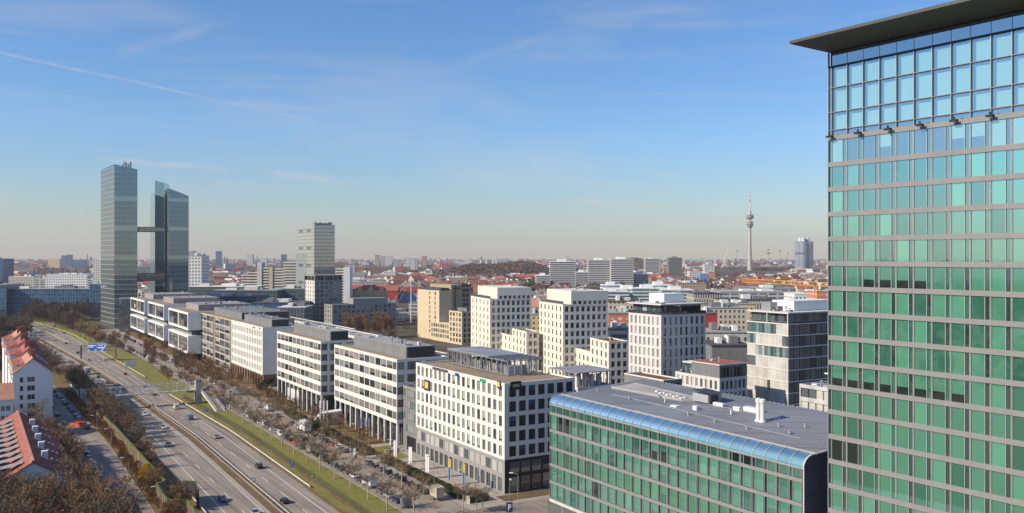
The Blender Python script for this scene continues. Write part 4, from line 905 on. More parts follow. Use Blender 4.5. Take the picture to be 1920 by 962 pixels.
redge = lambda y: lerp([(0, 10.3), (345, 10.5), (398, 12.4), (465, 13.6), (603, 20.5), (700, 21.5), (800, 21.5)], y)
mb = MB(); mb.quad(((-12300, -1300, 0), (12300, -1300, 0), (12300, 14300, 0), (-12300, 14300, 0))); struct('ground', mb, 'ground_city')
mb = MB(); mb.quad(((-500, 60, .02), (60, 60, .02), (-380, 760, .02), (-900, 1000, .02))); mb.quad(((-900, 600, .021), (-200, 760, .021), (-330, 960, .021), (-1200, 960, .021))); struct('park_ground', mb, 'ground_park')
Ys = rng(95, 742, 12)
mb = MB(); strip(mb, Ys, 10, lambda y: 25 + max(0, (y - 194)) * .012, .04); struct('grass_verge', mb, 'grass_green')
mb = MB(); strip(mb, rng(95, 700, 12), -25, -14.4, .045); struct('verge_left', mb, 'grass_brown')
mb = MB(); strip(mb, Ys, -14.7, -3.3, .07); strip(mb, Ys, .3, redge, .071); struct('motorway', mb, 'asphalt')
mb = MB(); strip(mb, Ys, -3.4, .35, .09); struct('median', mb, 'median_dirt')
mb = MB(); strip(mb, Ys, -.85, .05, .115); struct('median_rail_shade', mb, 'asphalt'); mb = MB(); strip(mb, Ys, -3.5, -2.6, .105); struct('median_edge', mb, 'paving')  # asphalt strip between the rails stands in for their dark shadow
mb = MB(); strip(mb, rng(95, 352, 9), 10.2, lambda y: 11.3 + .3 * math.sin(y), .08); strip(mb, rng(95, 345, 5), lambda y: 13.5 + .5 * math.sin(y * .31) , lambda y: 15.2 + .6 * math.sin(y * .17), .055); struct('verge_dirt', mb, 'grass_brown')
mb = MB(); strip(mb, rng(95, 560, 12), -33.6, -24.3, .065); struct('service_road', mb, 'asphalt_street')
mb = MB(); strip(mb, rng(95, 560, 12), -24.3, -24.05, .16); strip(mb, rng(95, 560, 12), -24.05, -24.04, .1); struct('kerb', mb, 'concrete')
mb = MB()
for o_, (a, e) in ((.62, (95, 780)), (7.6, (95, 352)), (-3.8, (95, 780)), (-11.2, (95, 640))): strip(mb, rng(a, e, 12), o_ - .09, o_ + .09, .11)
strip(mb, rng(352, 780, 12), lambda y: redge(y) - 2.6, lambda y: redge(y) - 2.42, .11)
def dashes(off, a, e, ph=0):
    y = a + ph
    while y < e: strip(mb, [y, y + 5], off - .08, off + .08, .11); y += 14.3
dashes(4.0, 100, 760, 3.5); dashes(-7.5, 100, 700, 9); dashes(7.6, 356, 760, 1)
dashes(12.5, 520, 760, 4)
struct('road_markings', mb, 'paint_line')
def LQ(mb, a0, a1, p0, p1, z, mi=0): mb.quad((LF(a0, p0, z), LF(a0, p1, z), LF(a1, p1, z), LF(a1, p0, z)), mi)
mb = MB(); LQ(mb, -120, 560, -26, -13, .075); LQ(mb, -120, -8, -13, 40, .075); struct('street', mb, 'asphalt_street')
mb = MB(); LQ(mb, -8, 62, -13, 2, .12); LQ(mb, 62, 560, -13, -10, .12); LQ(mb, -8, 560, 1.9, 40, .06); LQ(mb, -120, 560, -26.4, -26, .2); struct('pavement', mb, 'paving')
mb = MB(); LQ(mb, 64, 560, -10, 2, .10); LQ(mb, 56, 63, -10, -3, .14); struct('lawn', mb, 'grass_brown')
mb = MB(); LQ(mb, -5.5, -1, -3, 22, .15); struct('dirt_strip', mb, 'median_dirt')
mb = MB(); LQ(mb, 46, 62, -9, -2.5, .155); struct('green_lawn', mb, 'grass_green')
for a_, wd in ((63, 4), (118, 5), (165, 4), (262, 5), (330, 6)):
    mb = MB(); LQ(mb, a_, a_ + wd, -10, 8, .13); struct('footpath', mb, 'paving')
def pxroad(name, pts, wd, z, m, par=None):
    P_ = [gp(*p) for p in pts]; mb = MB()
    for i in range(len(P_) - 1):
        def nr(k):
            a = P_[max(0, k - 1)]; e = P_[min(len(P_) - 1, k + 1)]; d = (e - a).normalized(); return Vector((d.y, -d.x, 0)) * wd / 2
        zz = Vector((0, 0, z)); mb.quad((P_[i] + nr(i) + zz, P_[i] - nr(i) + zz, P_[i + 1] - nr(i + 1) + zz, P_[i + 1] + nr(i + 1) + zz))
    return struct(name, mb, m)
pxroad('ramp_road', [(-30, 606), (0, 601), (14, 594), (26, 590), (40, 588), (70, 588)], 9, .12, 'asphalt')
pxroad('ramp_road', [(85, 609), (105, 606.5), (128, 606.5), (150, 612)], 11, .13, 'asphalt')
# guard rails, fence, walls
def rail(name, label, off, a, e, m='rail_white', h=.75, grp=None, post=4.0):
    mb = MB(); ys = rng(a, e, 12); f = off if callable(off) else (lambda y: off)
    for p, q in zip(ys, ys[1:]):
        for s_ in (-.05, .05): mb.quad((rp(p, f(p) + s_, h - .32), rp(q, f(q) + s_, h - .32), rp(q, f(q) + s_, h), rp(p, f(p) + s_, h)))
        mb.quad((rp(p, f(p) - .05, h), rp(q, f(q) - .05, h), rp(q, f(q) + .05, h), rp(p, f(p) + .05, h)))
    y = a
    while y < e: c = rp(y, f(y)); mb.box(c.x - .05, c.x + .05, c.y - .05, c.y + .05, 0, h - .05); y += post
    return tag(mb.build('guard_rail', m), label, 'guard rail', grp)
rail('guard_rail', 'pale steel guard rail on the side of the median facing the traffic driving away', .15, 95, 780, 'concrete', .8, None)
rail('guard_rail', 'rust tinted guard rail on the side of the median facing oncoming traffic', -.95, 95, 780, 'rail_rust', .8, None)
rail('guard_rail', 'pale guard rail between motorway and grass verge, ending near the chevron sign', 11.0, 209, 352, 'lattice_white', .7)
rail('guard_rail', 'yellowish guard rail at the far motorway edge behind the blue gantry signs', lambda y: redge(y) + .8, 400, 760, 'rail_yellow', 1.0)
rail('guard_rail', 'yellow railing dividing the far lanes beyond the blue gantry signs', 9.2, 560, 770, 'rail_yellow', 1.1)
rail('guard_rail', 'short guard rail beside the noise barrier at the near motorway edge', -15.0, 120, 215, 'rail_white', .8)
mb = MB(); y = 95.0
while y < 345:
    a, e = rp(y, 14.4), rp(y + 2.5, 14.4); mb.bar(a, a + Vector((0, 0, 1.5)), .04)
    for h_ in (.1, .5, .9, 1.3): mb.bar(a + Vector((0, 0, h_)), e + Vector((0, 0, h_)), .018, n=3)
    for k in range(7): q = a.lerp(e, k / 7); mb.bar(q + Vector((0, 0, .05)), q + Vector((0, 0, 1.45)), .022, n=3)
    y += 2.5
tag(mb.build('mesh_fence', 'fence_green'), 'green wire fence running along the middle of the grass verge', 'fence')
def wallline(name, label, cat, pts, h, m, top, th=.25, grp=None):
    rt = empty(name, pts[0], 0, label, cat, grp); o = Vector(pts[0]); A_ = MB(); T_ = MB()
    for p, q in zip(pts, pts[1:]):
        p, q = Vector(p) - o, Vector(q) - o; d = (q - p).normalized(); n = Vector((d.y, -d.x, 0)) * th / 2; U = Vector((0, 0, h)); E = d * .1
        for s_ in (-1, 1): A_.quad((p + n * s_, q + n * s_, q + n * s_ + U, p + n * s_ + U), 0)
        T = Vector((0, 0, h + .12)); n2 = n * 1.5
        T_.quad((p - n2 + T, q - n2 + T, q + n2 + T, p + n2 + T)); T_.quad((p - n2 + U, q - n2 + U, q - n2 + T, p - n2 + T)); T_.quad((p + n2 + U, q + n2 + U, q + n2 + T, p + n2 + T))
        L_ = (q - p).length
        for i in range(int(L_ / 2.5)): c = p + d * (i * 2.5 + 1); A_.bar(c + n * 1.6, c + n * 1.6 + U, .09); A_.bar(c - n * 1.6, c - n * 1.6 + U, .09)
    A_.build('wall_panel', m, rt); T_.build('coping', top, rt); return rt
def tp(px, py, z): v = gp(px, py, z); return (v.x, v.y, 0)
wallline('noise_barrier', 'long timber noise barrier with mossy coping between service road and motorway', 'noise barrier', [tp(170, 757, 4), tp(215, 798, 4), tp(262, 850, 4), tp(309.5, 901, 4), tp(293.5, 908, 4), tp(314, 937.5, 4), tp(351, 937.5, 4), tp(368, 962, 4), tp(395, 1010, 4)], 4, 'wood_wall', 'moss')
wallline('retaining_wall', 'dark short wall beside the motorway with bare trees in front', 'wall', [tp(343, 902, 4), tp(367, 903, 4), tp(372, 925, 3.4)], 4, 'dark_grey', 'moss')  # dark grey puts the shadowed pit here into the wall's colour
# ---------------------------------------------------------------- gantry and footbridge
c0, c1 = gp(152, 675), gp(216.5, 677); d = (c1 - c0); ln = d.length; rt = empty('sign_gantry', c0, math.atan2(d.y, d.x), 'steel gantry over the motorway carrying two blue direction signs', 'sign gantry')
mb = MB(); mb.box(-.3, .3, -.3, .3, 0, 7.6); mb.build('post', 'dark_grey', rt); mb = MB(); mb.box(ln - .35, ln + .35, -.35, .35, 0, 8); mb.build('post', 'brown_stone', rt)
mb = MB(); mb.box(0, ln, -.25, .25, 7.3, 7.7); mb.box(0, ln, -.2, .2, 5.3, 5.6)
for i in range(6): mb.bar((ln * i / 6, 0, 5.5), (ln * (i + 1) / 6, 0, 7.4), .1)
for i in range(7): mb.bar((ln * i / 6, 0, 5.5), (ln * i / 6, 0, 7.4), .08)
mb.build('beam', 'dark_grey', rt)
def gx(px): return (at(px, 479.5).x - c0.x)
def sgn(xa, xb, za, zb): mb = MB(); mb.box(xa, xb, -.75, -.55, za, zb, 0); o = mb.build('sign_panel', 'sign_blue', rt); return o
zt, zb_ = 9.3, 4.9
s1 = sgn(gx(168.8), gx(188.3), zb_, zt - .2); s2 = sgn(gx(189), gx(209.5), zb_ + .15, zt)
def marks(par, lst, m='sign_white'):
    mb = MB()
    for (xa, xb, za, zb) in lst: mb.box(xa, xb, -.83, -.755, za, zb)
    mb.build('lettering', m, par)
a, e = gx(168.8), gx(188.3); W1 = e - a
marks(s1, [(a + .3, a + .9 * W1, 7.75, 8.15), (a + .3, a + .62 * W1, 6.9, 7.35), (a, e, zb_, zb_ + .08), (a, e, zt - .28, zt - .2), (a, a + .08, zb_, zt - .2), (e - .08, e, zb_, zt - .2)])
marks(s2, [(gx(190), gx(204), 8.6, 8.8), (gx(190), gx(201), 8.0, 8.2), (gx(190), gx(206), 6.6, 7.1), (gx(204.5), gx(207.5), 7.7, 8.5), (gx(194), gx(206), 7.4, 7.5), (gx(189), gx(209.5), zt - .08, zt), (gx(189), gx(209.5), zb_ + .15, zb_ + .23), (gx(209.2), gx(209.5), zb_ + .15, zt)])
for par, xx, sl in ((s1, gx(171.5), 0), (s1, gx(185), 0), (s2, gx(199), 1)):
    mb = MB()
    if sl: mb.quad(((xx - .9, -.8, 5.3), (xx - .6, -.8, 5.2), (xx + .7, -.8, 6.0), (xx + .4, -.8, 6.2))); mb.quad(((xx + .1, -.8, 6.2), (xx + 1, -.8, 6.35), (xx + .9, -.8, 5.6)))
    else: mb.quad(((xx - .15, -.8, 5.6), (xx + .15, -.8, 5.6), (xx + .15, -.8, 6.1), (xx - .15, -.8, 6.1))); mb.quad(((xx - .5, -.8, 5.65), (xx + .5, -.8, 5.65), (xx, -.8, 5.1)))
    mb.build('arrow', 'sign_white', par)
# footbridge
pc = gp(372, 755); pl = pc - DB * 40; d = pl - pc; ln = d.length
rt = empty('footbridge', pc, math.atan2(d.y, d.x), 'white steel truss pedestrian bridge across the motorway with stairs at its concrete pier', 'footbridge')
mb = MB(); mb.box(-1, 1.2, -1.6, 1.6, 0, 8.2); mb.build('pier', 'concrete', rt); mb = MB(); mb.box(-.9, .9, -1.2, 1.8, 8.2, 8.4); mb.build('pier_cap', 'dark_grey', rt)
mb = MB(); mb.box(1, ln, -1.3, 1.3, 4.9, 5.1); mb.build('deck', 'concrete', rt)
mb = MB(); [mb.bar((1 + (ln - 1) * i / 12, -1.35, 7.8), (1 + (ln - 1) * i / 12, 1.35, 7.8), .07) for i in range(13)]; mb.build('cross_beam', 'lattice_white', rt)
for s_ in (-1.35, 1.35):
    mb = MB(); n = 12; mb.bar((1, s_, 4.9), (ln, s_, 4.9), .16); mb.bar((1, s_, 7.8), (ln, s_, 7.8), .14); mb.bar((1, s_, 6.1), (ln, s_, 6.1), .04)
    for i in range(n + 1):
        x = 1 + (ln - 1) * i / n; mb.bar((x, s_, 4.9), (x, s_, 7.8), .13)
        if i < n: mb.bar((x, s_, 4.9 if i % 2 else 7.8), (x + (ln - 1) / n, s_, 7.8 if i % 2 else 4.9), .05)
    mb.build('truss', 'lattice_white', rt)
inv = Matrix.Translation(pc) @ Matrix.Rotation(math.atan2(d.y, d.x), 4, 'Z'); inv = inv.inverted()
def stair(p_top, p_bot, zt_, wd, nm, par):
    a = inv @ p_top; e = inv @ p_bot; a.z = zt_; dd = (e - a); n = Vector((dd.y, -dd.x, 0)).normalized() * wd / 2; st = MB(); k = 26
    for i in range(k):
        p = a.lerp(e, i / k); q = a.lerp(e, (i + 1) / k); st.quad((p - n, p + n, Vector((*(q + n)[:2], p.z)), Vector((*(q - n)[:2], p.z)))); st.quad((Vector((*(q - n)[:2], p.z)), Vector((*(q + n)[:2], p.z)), q + n, q - n))
    st.build(nm, 'paving', par)
    for s_ in (-1, 1):
        r_ = MB(); U = Vector((0, 0, 1.1)); r_.quad((a + n * s_ - U * .5, e + n * s_ - U * .3, e + n * s_ + U * .35, a + n * s_ + U * .35)); r_.bar(a + n * s_ + U, e + n * s_ + U, .07)
        for i in range(13): p = a.lerp(e, i / 12) + n * s_; r_.bar(p, p + U, .035)
        r_.build('railing', 'rail_white', par)
stair(pc + DB * 2 + DA * 1, gp(414, 772), 5.0, 3.0, 'stairs', rt)
stair(pc + DB * 1.5 + DA * 2, pc + DB * 3 + DA * 34, 5.0, 2.6, 'ramp', rt)
mb = MB()
for i in range(16):
    z = 5 - 5 * i / 16; p = inv @ (pc + DB * 2.3 + DA * (2 + 2 * i)); p2 = inv @ (pc + DB * 2.3 + DA * (4 + 2 * i)); mb.bar((p.x, p.y, 0), (p.x, p.y, z), .07); mb.bar((p.x, p.y, 0), (p2.x, p2.y, z), .05)
mb.build('ramp_lattice', 'rail_white', rt)
# ---------------------------------------------------------------- vehicles
def car_meshes(kind, paint):
    b, g = MB(), MB()
    if kind == 'car': Lh, W2, prof = 2.15, .88, [(-2.15, .45, .80), (-2.0, .28, .92), (-1.2, .25, .98), (.9, .25, .95), (1.6, .25, .86), (2.1, .3, .70), (2.15, .4, .55)]; cab = [(-1.75, .98), (-1.25, 1.42), (.15, 1.44), (1.0, .95)]
    elif kind == 'suv': Lh, W2, prof = 2.2, .92, [(-2.2, .5, 1.0), (-2.1, .32, 1.1), (-1.2, .3, 1.12), (1.0, .3, 1.1), (1.7, .3, 1.02), (2.15, .35, .85), (2.2, .45, .7)]; cab = [(-2.05, 1.1), (-1.85, 1.70), (.2, 1.72), (1.05, 1.1)]
    else: Lh, W2, prof = 2.5, .98, [(-2.5, .4, 2.05), (-2.45, .3, 2.15), (.9, .3, 2.2), (1.2, .3, 2.0), (1.75, .3, 1.15), (2.4, .35, .95), (2.5, .45, .75)]; cab = None
    # body loft: lower edge, shoulder, deck
    def sec(y, zl, zd):
        tp_ = .93 if abs(y) > Lh * .9 else 1
        w = W2 * tp_; return [(-w * .95, y, zl), (-w, y, (zl + zd) / 2), (-w * .93, y, zd), (w * .93, y, zd), (w, y, (zl + zd) / 2), (w * .95, y, zl)]
    S = [sec(*p) for p in prof]
    for a, e in zip(S, S[1:]):
        for k in range(6): b.quad((a[k], a[(k + 1) % 6], e[(k + 1) % 6], e[k]))
    b.quad(S[0]); b.quad(S[-1][::-1])
    if cab:
        (y0, z0), (y1, z1), (y2, z2), (y3, z3) = cab; wt, wb = W2 * .70, W2 * .90
        g.quad(((-wb, y0, z0), (wb, y0, z0), (wt, y1, z1), (-wt, y1, z1))); g.quad(((-wt, y2, z2), (wt, y2, z2), (wb, y3, z3), (-wb, y3, z3)))
        for s_ in (-1, 1): g.quad(((s_ * wb, y0, z0), (s_ * wt, y1, z1), (s_ * wt, y2, z2), (s_ * wb, y3, z3)))
        b.quad(((-wt, y1, z1 + .01), (wt, y1, z1 + .01), (wt, y2, z2 + .01), (-wt, y2, z2 + .01)))
        for s_ in (-1, 1):
            for (p, q) in (((s_ * wb, y0, z0), (s_ * wt, y1, z1)), ((s_ * wt, y2, z2), (s_ * wb, y3, z3)), ((s_ * wt, -.4, z1), (s_ * wb, -.5, z0)), ((s_ * wt, y1, z1), (s_ * wt, y2, z2))): b.bar(p, q, .045)
    else:
        g.quad(((-.8, 1.22, 2.0), (.8, 1.22, 2.0), (.88, 1.74, 1.2), (-.88, 1.74, 1.2)))
        for s_ in (-1, 1): g.quad(((s_ * (W2 + .005), .2, 1.25), (s_ * (W2 + .005), 1.45, 1.25), (s_ * (W2 * .95 + .01), 1.1, 1.9), (s_ * (W2 * .95 + .01), .2, 1.9)))
        g.quad(((-.7, -2.52, 1.3), (.7, -2.52, 1.3), (.7, -2.5, 1.9), (-.7, -2.5, 1.9)))
    return b.mesh('body', ['paint_' + paint]), g.mesh('window_glass', ['car_glass'])
wm = MB()
for k in range(12):
    a0, a1 = 2 * math.pi * k / 12, 2 * math.pi * (k + 1) / 12; q = lambda r, a, x: (x, r * math.cos(a), r * math.sin(a))
    wm.quad((q(.33, a0, -.1), q(.33, a1, -.1), q(.33, a1, .1), q(.33, a0, .1)))
    for x in (-.1, .1): wm.quad((q(.2, a0, x), q(.2, a1, x), q(.33, a1, x), q(.33, a0, x))); wm.quad(((x * 1.02, 0, 0), q(.2, a0, x * 1.02), q(.2, a1, x * 1.02)), 1)
WHEEL = wm.mesh('wheel', ['tyre', 'alu']); LM = {}
for nm, m_ in (('headlight', 'white_box'), ('tail_light', 'paint_red')):
    mb = MB(); mb.box(-.17, .17, -.03, .03, -.08, .08); LM[nm] = mb.mesh(nm, [m_])
CM = {}
def vehicle(pos, head, kind, paint, label, group=None, scale=.80, detail=True, cat=None):
    k = (kind, paint)
    if k not in CM: CM[k] = car_meshes(kind, paint)
    bm, gm = CM[k]; nm = {'car': 'car', 'suv': 'car', 'van': 'van'}[kind]
    o = empty(nm if group is None or 'parked' not in group else 'parked_' + nm, pos, head - math.pi / 2, label, cat or nm, group); o.scale = (scale,) * 3
    link('body', bm, o); link('window_glass', gm, o)
    if detail:
        fy = {'car': 1.35, 'suv': 1.4, 'van': 1.6}[kind]; W2 = .84
        for x in (-W2, W2):
            for y in (-fy + .05, fy): link('wheel', WHEEL, o, (x, y, .33))
        e_, z_ = {'car': (2.13, .62), 'suv': (2.18, .8), 'van': (2.48, .8)}[kind]
        for x in (-.6, .6): link('headlight', LM['headlight'], o, (x, e_, z_)); link('tail_light', LM['tail_light'], o, (x, -e_ - (.0 if kind != 'van' else 0), z_ + .12))
    return o
def lorry(pos, head, cabp, boxm, label, Lb=5.5, hb=2.9, group=None, cab=True, scale=.85, name='box_truck', cat='truck'):
    o = empty(name, pos, head - math.pi / 2, label, cat, group); o.scale = (scale,) * 3
    y0 = -Lb / 2 - .5; mb = MB(); mb.box(-1.15, 1.15, y0, y0 + Lb, .9, .9 + hb); mb.build('cargo_box', boxm, o)
    mb = MB()
    for x in (-1.16, 1.16): mb.box(x - .02, x + .02, y0, y0 + Lb, .86, .98); mb.box(x - .02, x + .02, y0, y0 + Lb, .84 + hb, .93 + hb)
    mb.box(-.9, .9, y0, y0 + Lb, .55, .89); mb.build('frame_rail', 'mid_grey', o)
    if cab:
        c = y0 + Lb + .15; mb = MB(); P_ = [(c, .5), (c + 1.9, .5), (c + 1.9, 1.3), (c + 1.5, 2.5), (c, 2.55)]
        for s_ in (-1.1, 1.1): mb.quad([(s_, y, z) for y, z in P_])
        for (a, e) in zip(P_, P_[1:] + P_[:1]): mb.quad(((-1.1, *a), (1.1, *a), (1.1, *e), (-1.1, *e)))
        mb.build('cab', cabp, o)
        mb = MB(); mb.quad(((-1, c + 1.93, 1.35), (1, c + 1.93, 1.35), (.95, c + 1.57, 2.4), (-.95, c + 1.57, 2.4)))
        for s_ in (-1.12, 1.12): mb.quad(((s_, c + .4, 1.4), (s_, c + 1.7, 1.4), (s_, c + 1.4, 2.3), (s_, c + .4, 2.3)))
        mb.build('window_glass', 'car_glass', o)
        wy = (c + .9, y0 + 1.2)
    else: wy = (-.3, .6); mb = MB(); mb.bar((0, y0 + Lb, .7), (0, y0 + Lb + 1.2, .5), .06); mb.build('drawbar', 'dark_grey', o)
    for x in (-1, 1):
        for y in wy: w_ = link('wheel', WHEEL, o, (x, y, .42)); w_.scale = (1.3,) * 3
    return o
def ha(v): return math.atan2(v.y, v.x)
AW = lambda Y: ha(bdir(Y))
for (px, py, sd, kind, paint, lab) in (
    (533, 943, 1, 'car', 'black', 'black car nearest the camera on the lanes driving away'), (417, 940, -1, 'car', 'darkblue', 'dark blue car driving towards the camera beside the noise barrier corner'),
    (478, 966, -1, 'car', 'silver', 'silver car cut off by the lower picture edge, beside the median'), (485, 878, 1, 'suv', 'black', 'black car driving away next to the blue chevron sign'),
    (405, 822, 1, 'car', 'silver', 'silver car alone on the middle of the lanes driving away'), (316, 837, -1, 'car', 'grey', 'dark grey car coming past the tree shadows on the oncoming lanes'),
    (306, 804, -1, 'car', 'cream', 'cream car on the oncoming lanes ahead of the dark grey car'), (272, 779, -1, 'car', 'white', 'white car on the oncoming lanes just this side of the footbridge'),
    (330, 767, 1, 'van', 'cream', 'cream van on the right lane in front of the footbridge pier'), (356, 787, 1, 'van', 'blue', 'blue van following the cream van towards the footbridge'),
    (289, 741, 1, 'car', 'grey', 'dark car just emerging below the footbridge deck'), (270, 726, 1, 'car', 'silver', 'grey car seen through the footbridge truss'),
    (202, 720, -1, 'car', 'darkblue', 'dark blue car beside the median on the oncoming side before the footbridge'), (235, 703, 1, 'car', 'red', 'red car driving away between the footbridge and the gantry'),
    (146, 663, 1, 'car', 'black', 'black car to the left of the gantry post'), (166, 676, 1, 'car', 'silver', 'silver car under the left blue gantry sign'), (196, 677, 1, 'car', 'white', 'pale car under the right blue gantry sign'),
    (124, 645, 1, 'car', 'darkblue', 'dark blue car beyond the gantry'), (101, 639, 1, 'car', 'white', 'white car beside the yellow railing beyond the gantry'), (120, 626, 1, 'car', 'grey', 'dark car in the far right lane before the bare wood'),
    (113, 621, 1, 'car', 'white', 'small white car in the far lanes before the bare wood'), (101, 614.5, 1, 'car', 'grey', 'farthest grey car on the motorway near the wood'), (184, 709, -1, 'car', 'black', 'black car coming behind the white lorry on the oncoming lanes'), (78, 650, -1, 'car', 'blue', 'blue car far off on the shaded oncoming lanes')):
    p = gp(px, py); p.z = .08; vehicle(p, AW(p.y) + (0 if sd > 0 else math.pi), kind, paint, lab)
p = gp(164, 702); p.z = .08; lorry(p, AW(p.y) + math.pi, 'paint_white', 'white_box', 'white lorry with pinkish box on the oncoming lanes near the gantry')
p = gp(48, 600); p.z = .15; lorry(p, .3, 'paint_blue', 'paint_blue', 'blue lorry on the far curved ramp beside the wood')
for (px, py, paint, lab) in ((20, 596, 'silver', 'silver car on the curved ramp at the far left'), (28, 598.5, 'red', 'dark red car on the curved ramp behind the blue lorry'), (36, 601, 'white', 'white car on the curved ramp next to the blue lorry'), (6, 594, 'grey', 'grey car at the start of the curved ramp')):
    p = gp(px, py); p.z = .15; vehicle(p, .6, 'car', paint, lab, detail=False)
# parked along the grass side of the street
ORD = 'first second third fourth fifth sixth seventh eighth ninth tenth eleventh twelfth thirteenth fourteenth fifteenth sixteenth seventeenth eighteenth nineteenth twentieth'.split()
CN = dict(black='black', white='white', silver='silver', darkblue='dark blue', red='red', cream='cream', blue='blue', grey='dark grey')
def LANE(a, p, z=.08): v = LF(a, p); v.z = z; return v
HA = ha(DA)
GR = 'vehicles parked on the grass side of the street'
seq = [('T', 'grey'), ('suv', 'darkblue'), ('suv', 'silver'), ('car', 'grey'), ('W', 'white'), ('suv', 'black'), ('car', 'white'), ('car', 'grey'), ('suv', 'black'), ('car', 'darkblue'), ('car', 'black'), ('van', 'grey'), ('car', 'black'), ('B', 'tan'), ('L', 'red'), ('car', 'red'), ('car', 'black'), ('van', 'grey'), ('van', 'white'), ('car', 'silver'), ('car', 'white'), ('suv', 'silver'), ('van', 'white'), ('car', 'white'), ('car', 'darkblue'), ('car', 'black'), ('car', 'white'), ('car', 'silver')]
a = 2.0; cnt = 0
for i, (k, c) in enumerate(seq):
    if k == 'T': lorry(LANE(a, -24), HA, None, 'mid_grey', 'small grey covered trailer parked at the near end of the street row', 2.6, 1.6, GR, False, .8, 'parked_trailer', 'trailer'); a += 4.6
    elif k == 'W': lorry(LANE(a + 2, -24), HA, 'paint_white', 'white_box', 'white box truck parked between the silver car and the near black cars', 5, 2.7, GR, True, .8, 'parked_truck'); a += 8
    elif k == 'B': lorry(LANE(a + 1, -24), HA, None, 'tan_box', 'cream box trailer parked behind the dark red truck', 4.4, 2.6, GR, False, .85, 'parked_trailer', 'trailer'); a += 6.5
    elif k == 'L': lorry(LANE(a + 2, -24), HA, 'paint_red', 'dark_grey', 'dark box truck with red cab parked next to the cream trailer', 5.5, 3.0, GR, True, .85, 'parked_truck'); a += 8.5
    else:
        cnt += 1; near = ORD[cnt - 1] if cnt <= 20 else None
        lab = f'{CN[c]} {"van" if k == "van" else "car"} parked beside the grass strip, {near} passenger vehicle from the near end' if near else f'{CN[c]} {"van" if k == "van" else "car"} parked beside the grass strip, {ORD[cnt - 21]} before the footbridge stairs'
        vehicle(LANE(a, -24), HA + (math.pi if i % 5 == 3 else 0), k, c, lab, GR); a += {'van': 5.0, 'suv': 4.6, 'car': 4.5}[k]
# parked on the office side
GR2 = 'vehicles parked on the office side of the street'
lorry(LANE(4.5, -15.3), HA, None, 'tan_box', 'tan box trailer at the near end of the row before the hedge', 4.2, 2.7, GR2, False, .85, 'parked_trailer', 'trailer')
for i, c in enumerate(['black', 'grey', 'black', 'black', 'grey', 'black', 'grey', 'black', 'grey']):
    vehicle(LANE(10.5 + 4.3 * i, -15.4), HA, 'suv' if i % 2 else 'car', c, f'{CN[c]} car parked along the hedge, {ORD[i]} beyond the tan box trailer', GR2)
for i, (a_, k, c) in enumerate(((62, 'car', 'grey'), (67, 'suv', 'silver'), (71.5, 'car', 'red'), (78, 'car', 'black'), (83, 'car', 'grey'), (88, 'suv', 'black'), (106, 'car', 'silver'), (111, 'car', 'grey'), (127, 'car', 'grey'), (150, 'car', 'silver'))):
    vehicle(LANE(a_, -15.4), HA, k, c, f'{CN[c]} car parked on the office side, {ORD[i]} in the row beyond the flag poles', GR2)
lorry(LANE(96, -16), HA, 'paint_white', 'white_box', 'large white box truck parked before the banded office on columns', 6.5, 3.2, None, True, .9)
lorry(LANE(140, -14.5), HA, 'paint_white', 'white_box', 'white camper truck on the street before the brown stone base', 4, 2.2, None, True, .85)
p = gp(535, 668.0); lorry(LANE(182, -13.5), HA + 1.2, 'paint_white', 'alu', 'silver bus-like truck standing across by the white office with violet windows', 8, 2.4, None, True, .85)
rr = random.Random(21)
for i in range(46):                         # further cars along the street and its car parks, behind the bare trees
    a_ = 205 + i * 6.1 + rr.uniform(-1, 1); s_ = -24 if i % 2 else -15.4; c = rr.choice(['black', 'grey', 'silver', 'white', 'white', 'darkblue', 'silver'])
    if i == 9: c, s_ = 'red', -17
    red = c == 'red'
    vehicle(LANE(a_, s_), HA, rr.choice(['car', 'car', 'suv', 'van']), c, 'red car on the street beyond the footbridge stairs' if red else f'small {CN[c]} vehicle parked far down the street beyond the footbridge', None if red else f'{CN[c]} vehicles parked far down the street', detail=False, cat='parked car')
# service road on the left
GR3 = 'cars parked nose-in beside the service road'
cols = ['grey', 'grey', 'white', 'white', 'darkblue', 'black', 'grey', 'silver', 'grey', 'white', 'silver', 'darkblue', 'black', 'grey', 'black']
lorry(rp(201, -30.6, .08), AW(205) + .15, 'paint_white', 'white_box', 'white camper van parked at the near end of the service road', 4.2, 2.1, None, True, .85, 'camper_van', 'camper van')
for i, c in enumerate(cols):
    vehicle(rp(210.5 + i * 4.6, -31.0, .08), AW(212) - .25, 'suv' if i % 3 == 0 else 'car', c, f'{CN[c]} car beside the service road, {ORD[i]} beyond the white camper van', GR3)
for i in range(18):
    c = rr.choice(['black', 'darkblue', 'grey', 'darkblue', 'silver', 'blue'])
    vehicle(rp(297 + i * 5.2, -26.3 if i % 3 else -31.5, .08), AW(300) + rr.uniform(-.1, .1), rr.choice(['car', 'suv']), c, f'{CN[c]} car parked in the shade beyond the orange barriers, {ORD[i]} from them', 'cars parked in the shade beyond the orange barriers')
for i, (px, py, w_) in enumerate(((131, 801, 3.2), (141, 797, 3.0), (150, 804, 3.4), (146, 800, 2.2))):
    p = gp(px, py); rt = empty('barrier', p, .3 * i - .2, ['orange barrier leftmost in the roadworks beside the service road', 'orange barrier at the back of the roadworks', 'orange barrier nearest the service road lane', 'short orange barrier in the middle of the roadworks'][i], 'barrier', 'orange roadwork barriers')
    mb = MB(); mb.box(0, w_, -.06, .06, .6, 1.3); mb.box(0, w_, -.05, .05, .2, .4); mb.build('board', 'barrier_orange', rt)
    for x in (.2, w_ - .2): mb = MB(); mb.box(x - .05, x + .05, -.3, .3, 0, .1); mb.box(x - .04, x + .04, -.04, .04, .1, 1.4); mb.build('foot', 'barrier_orange', rt)
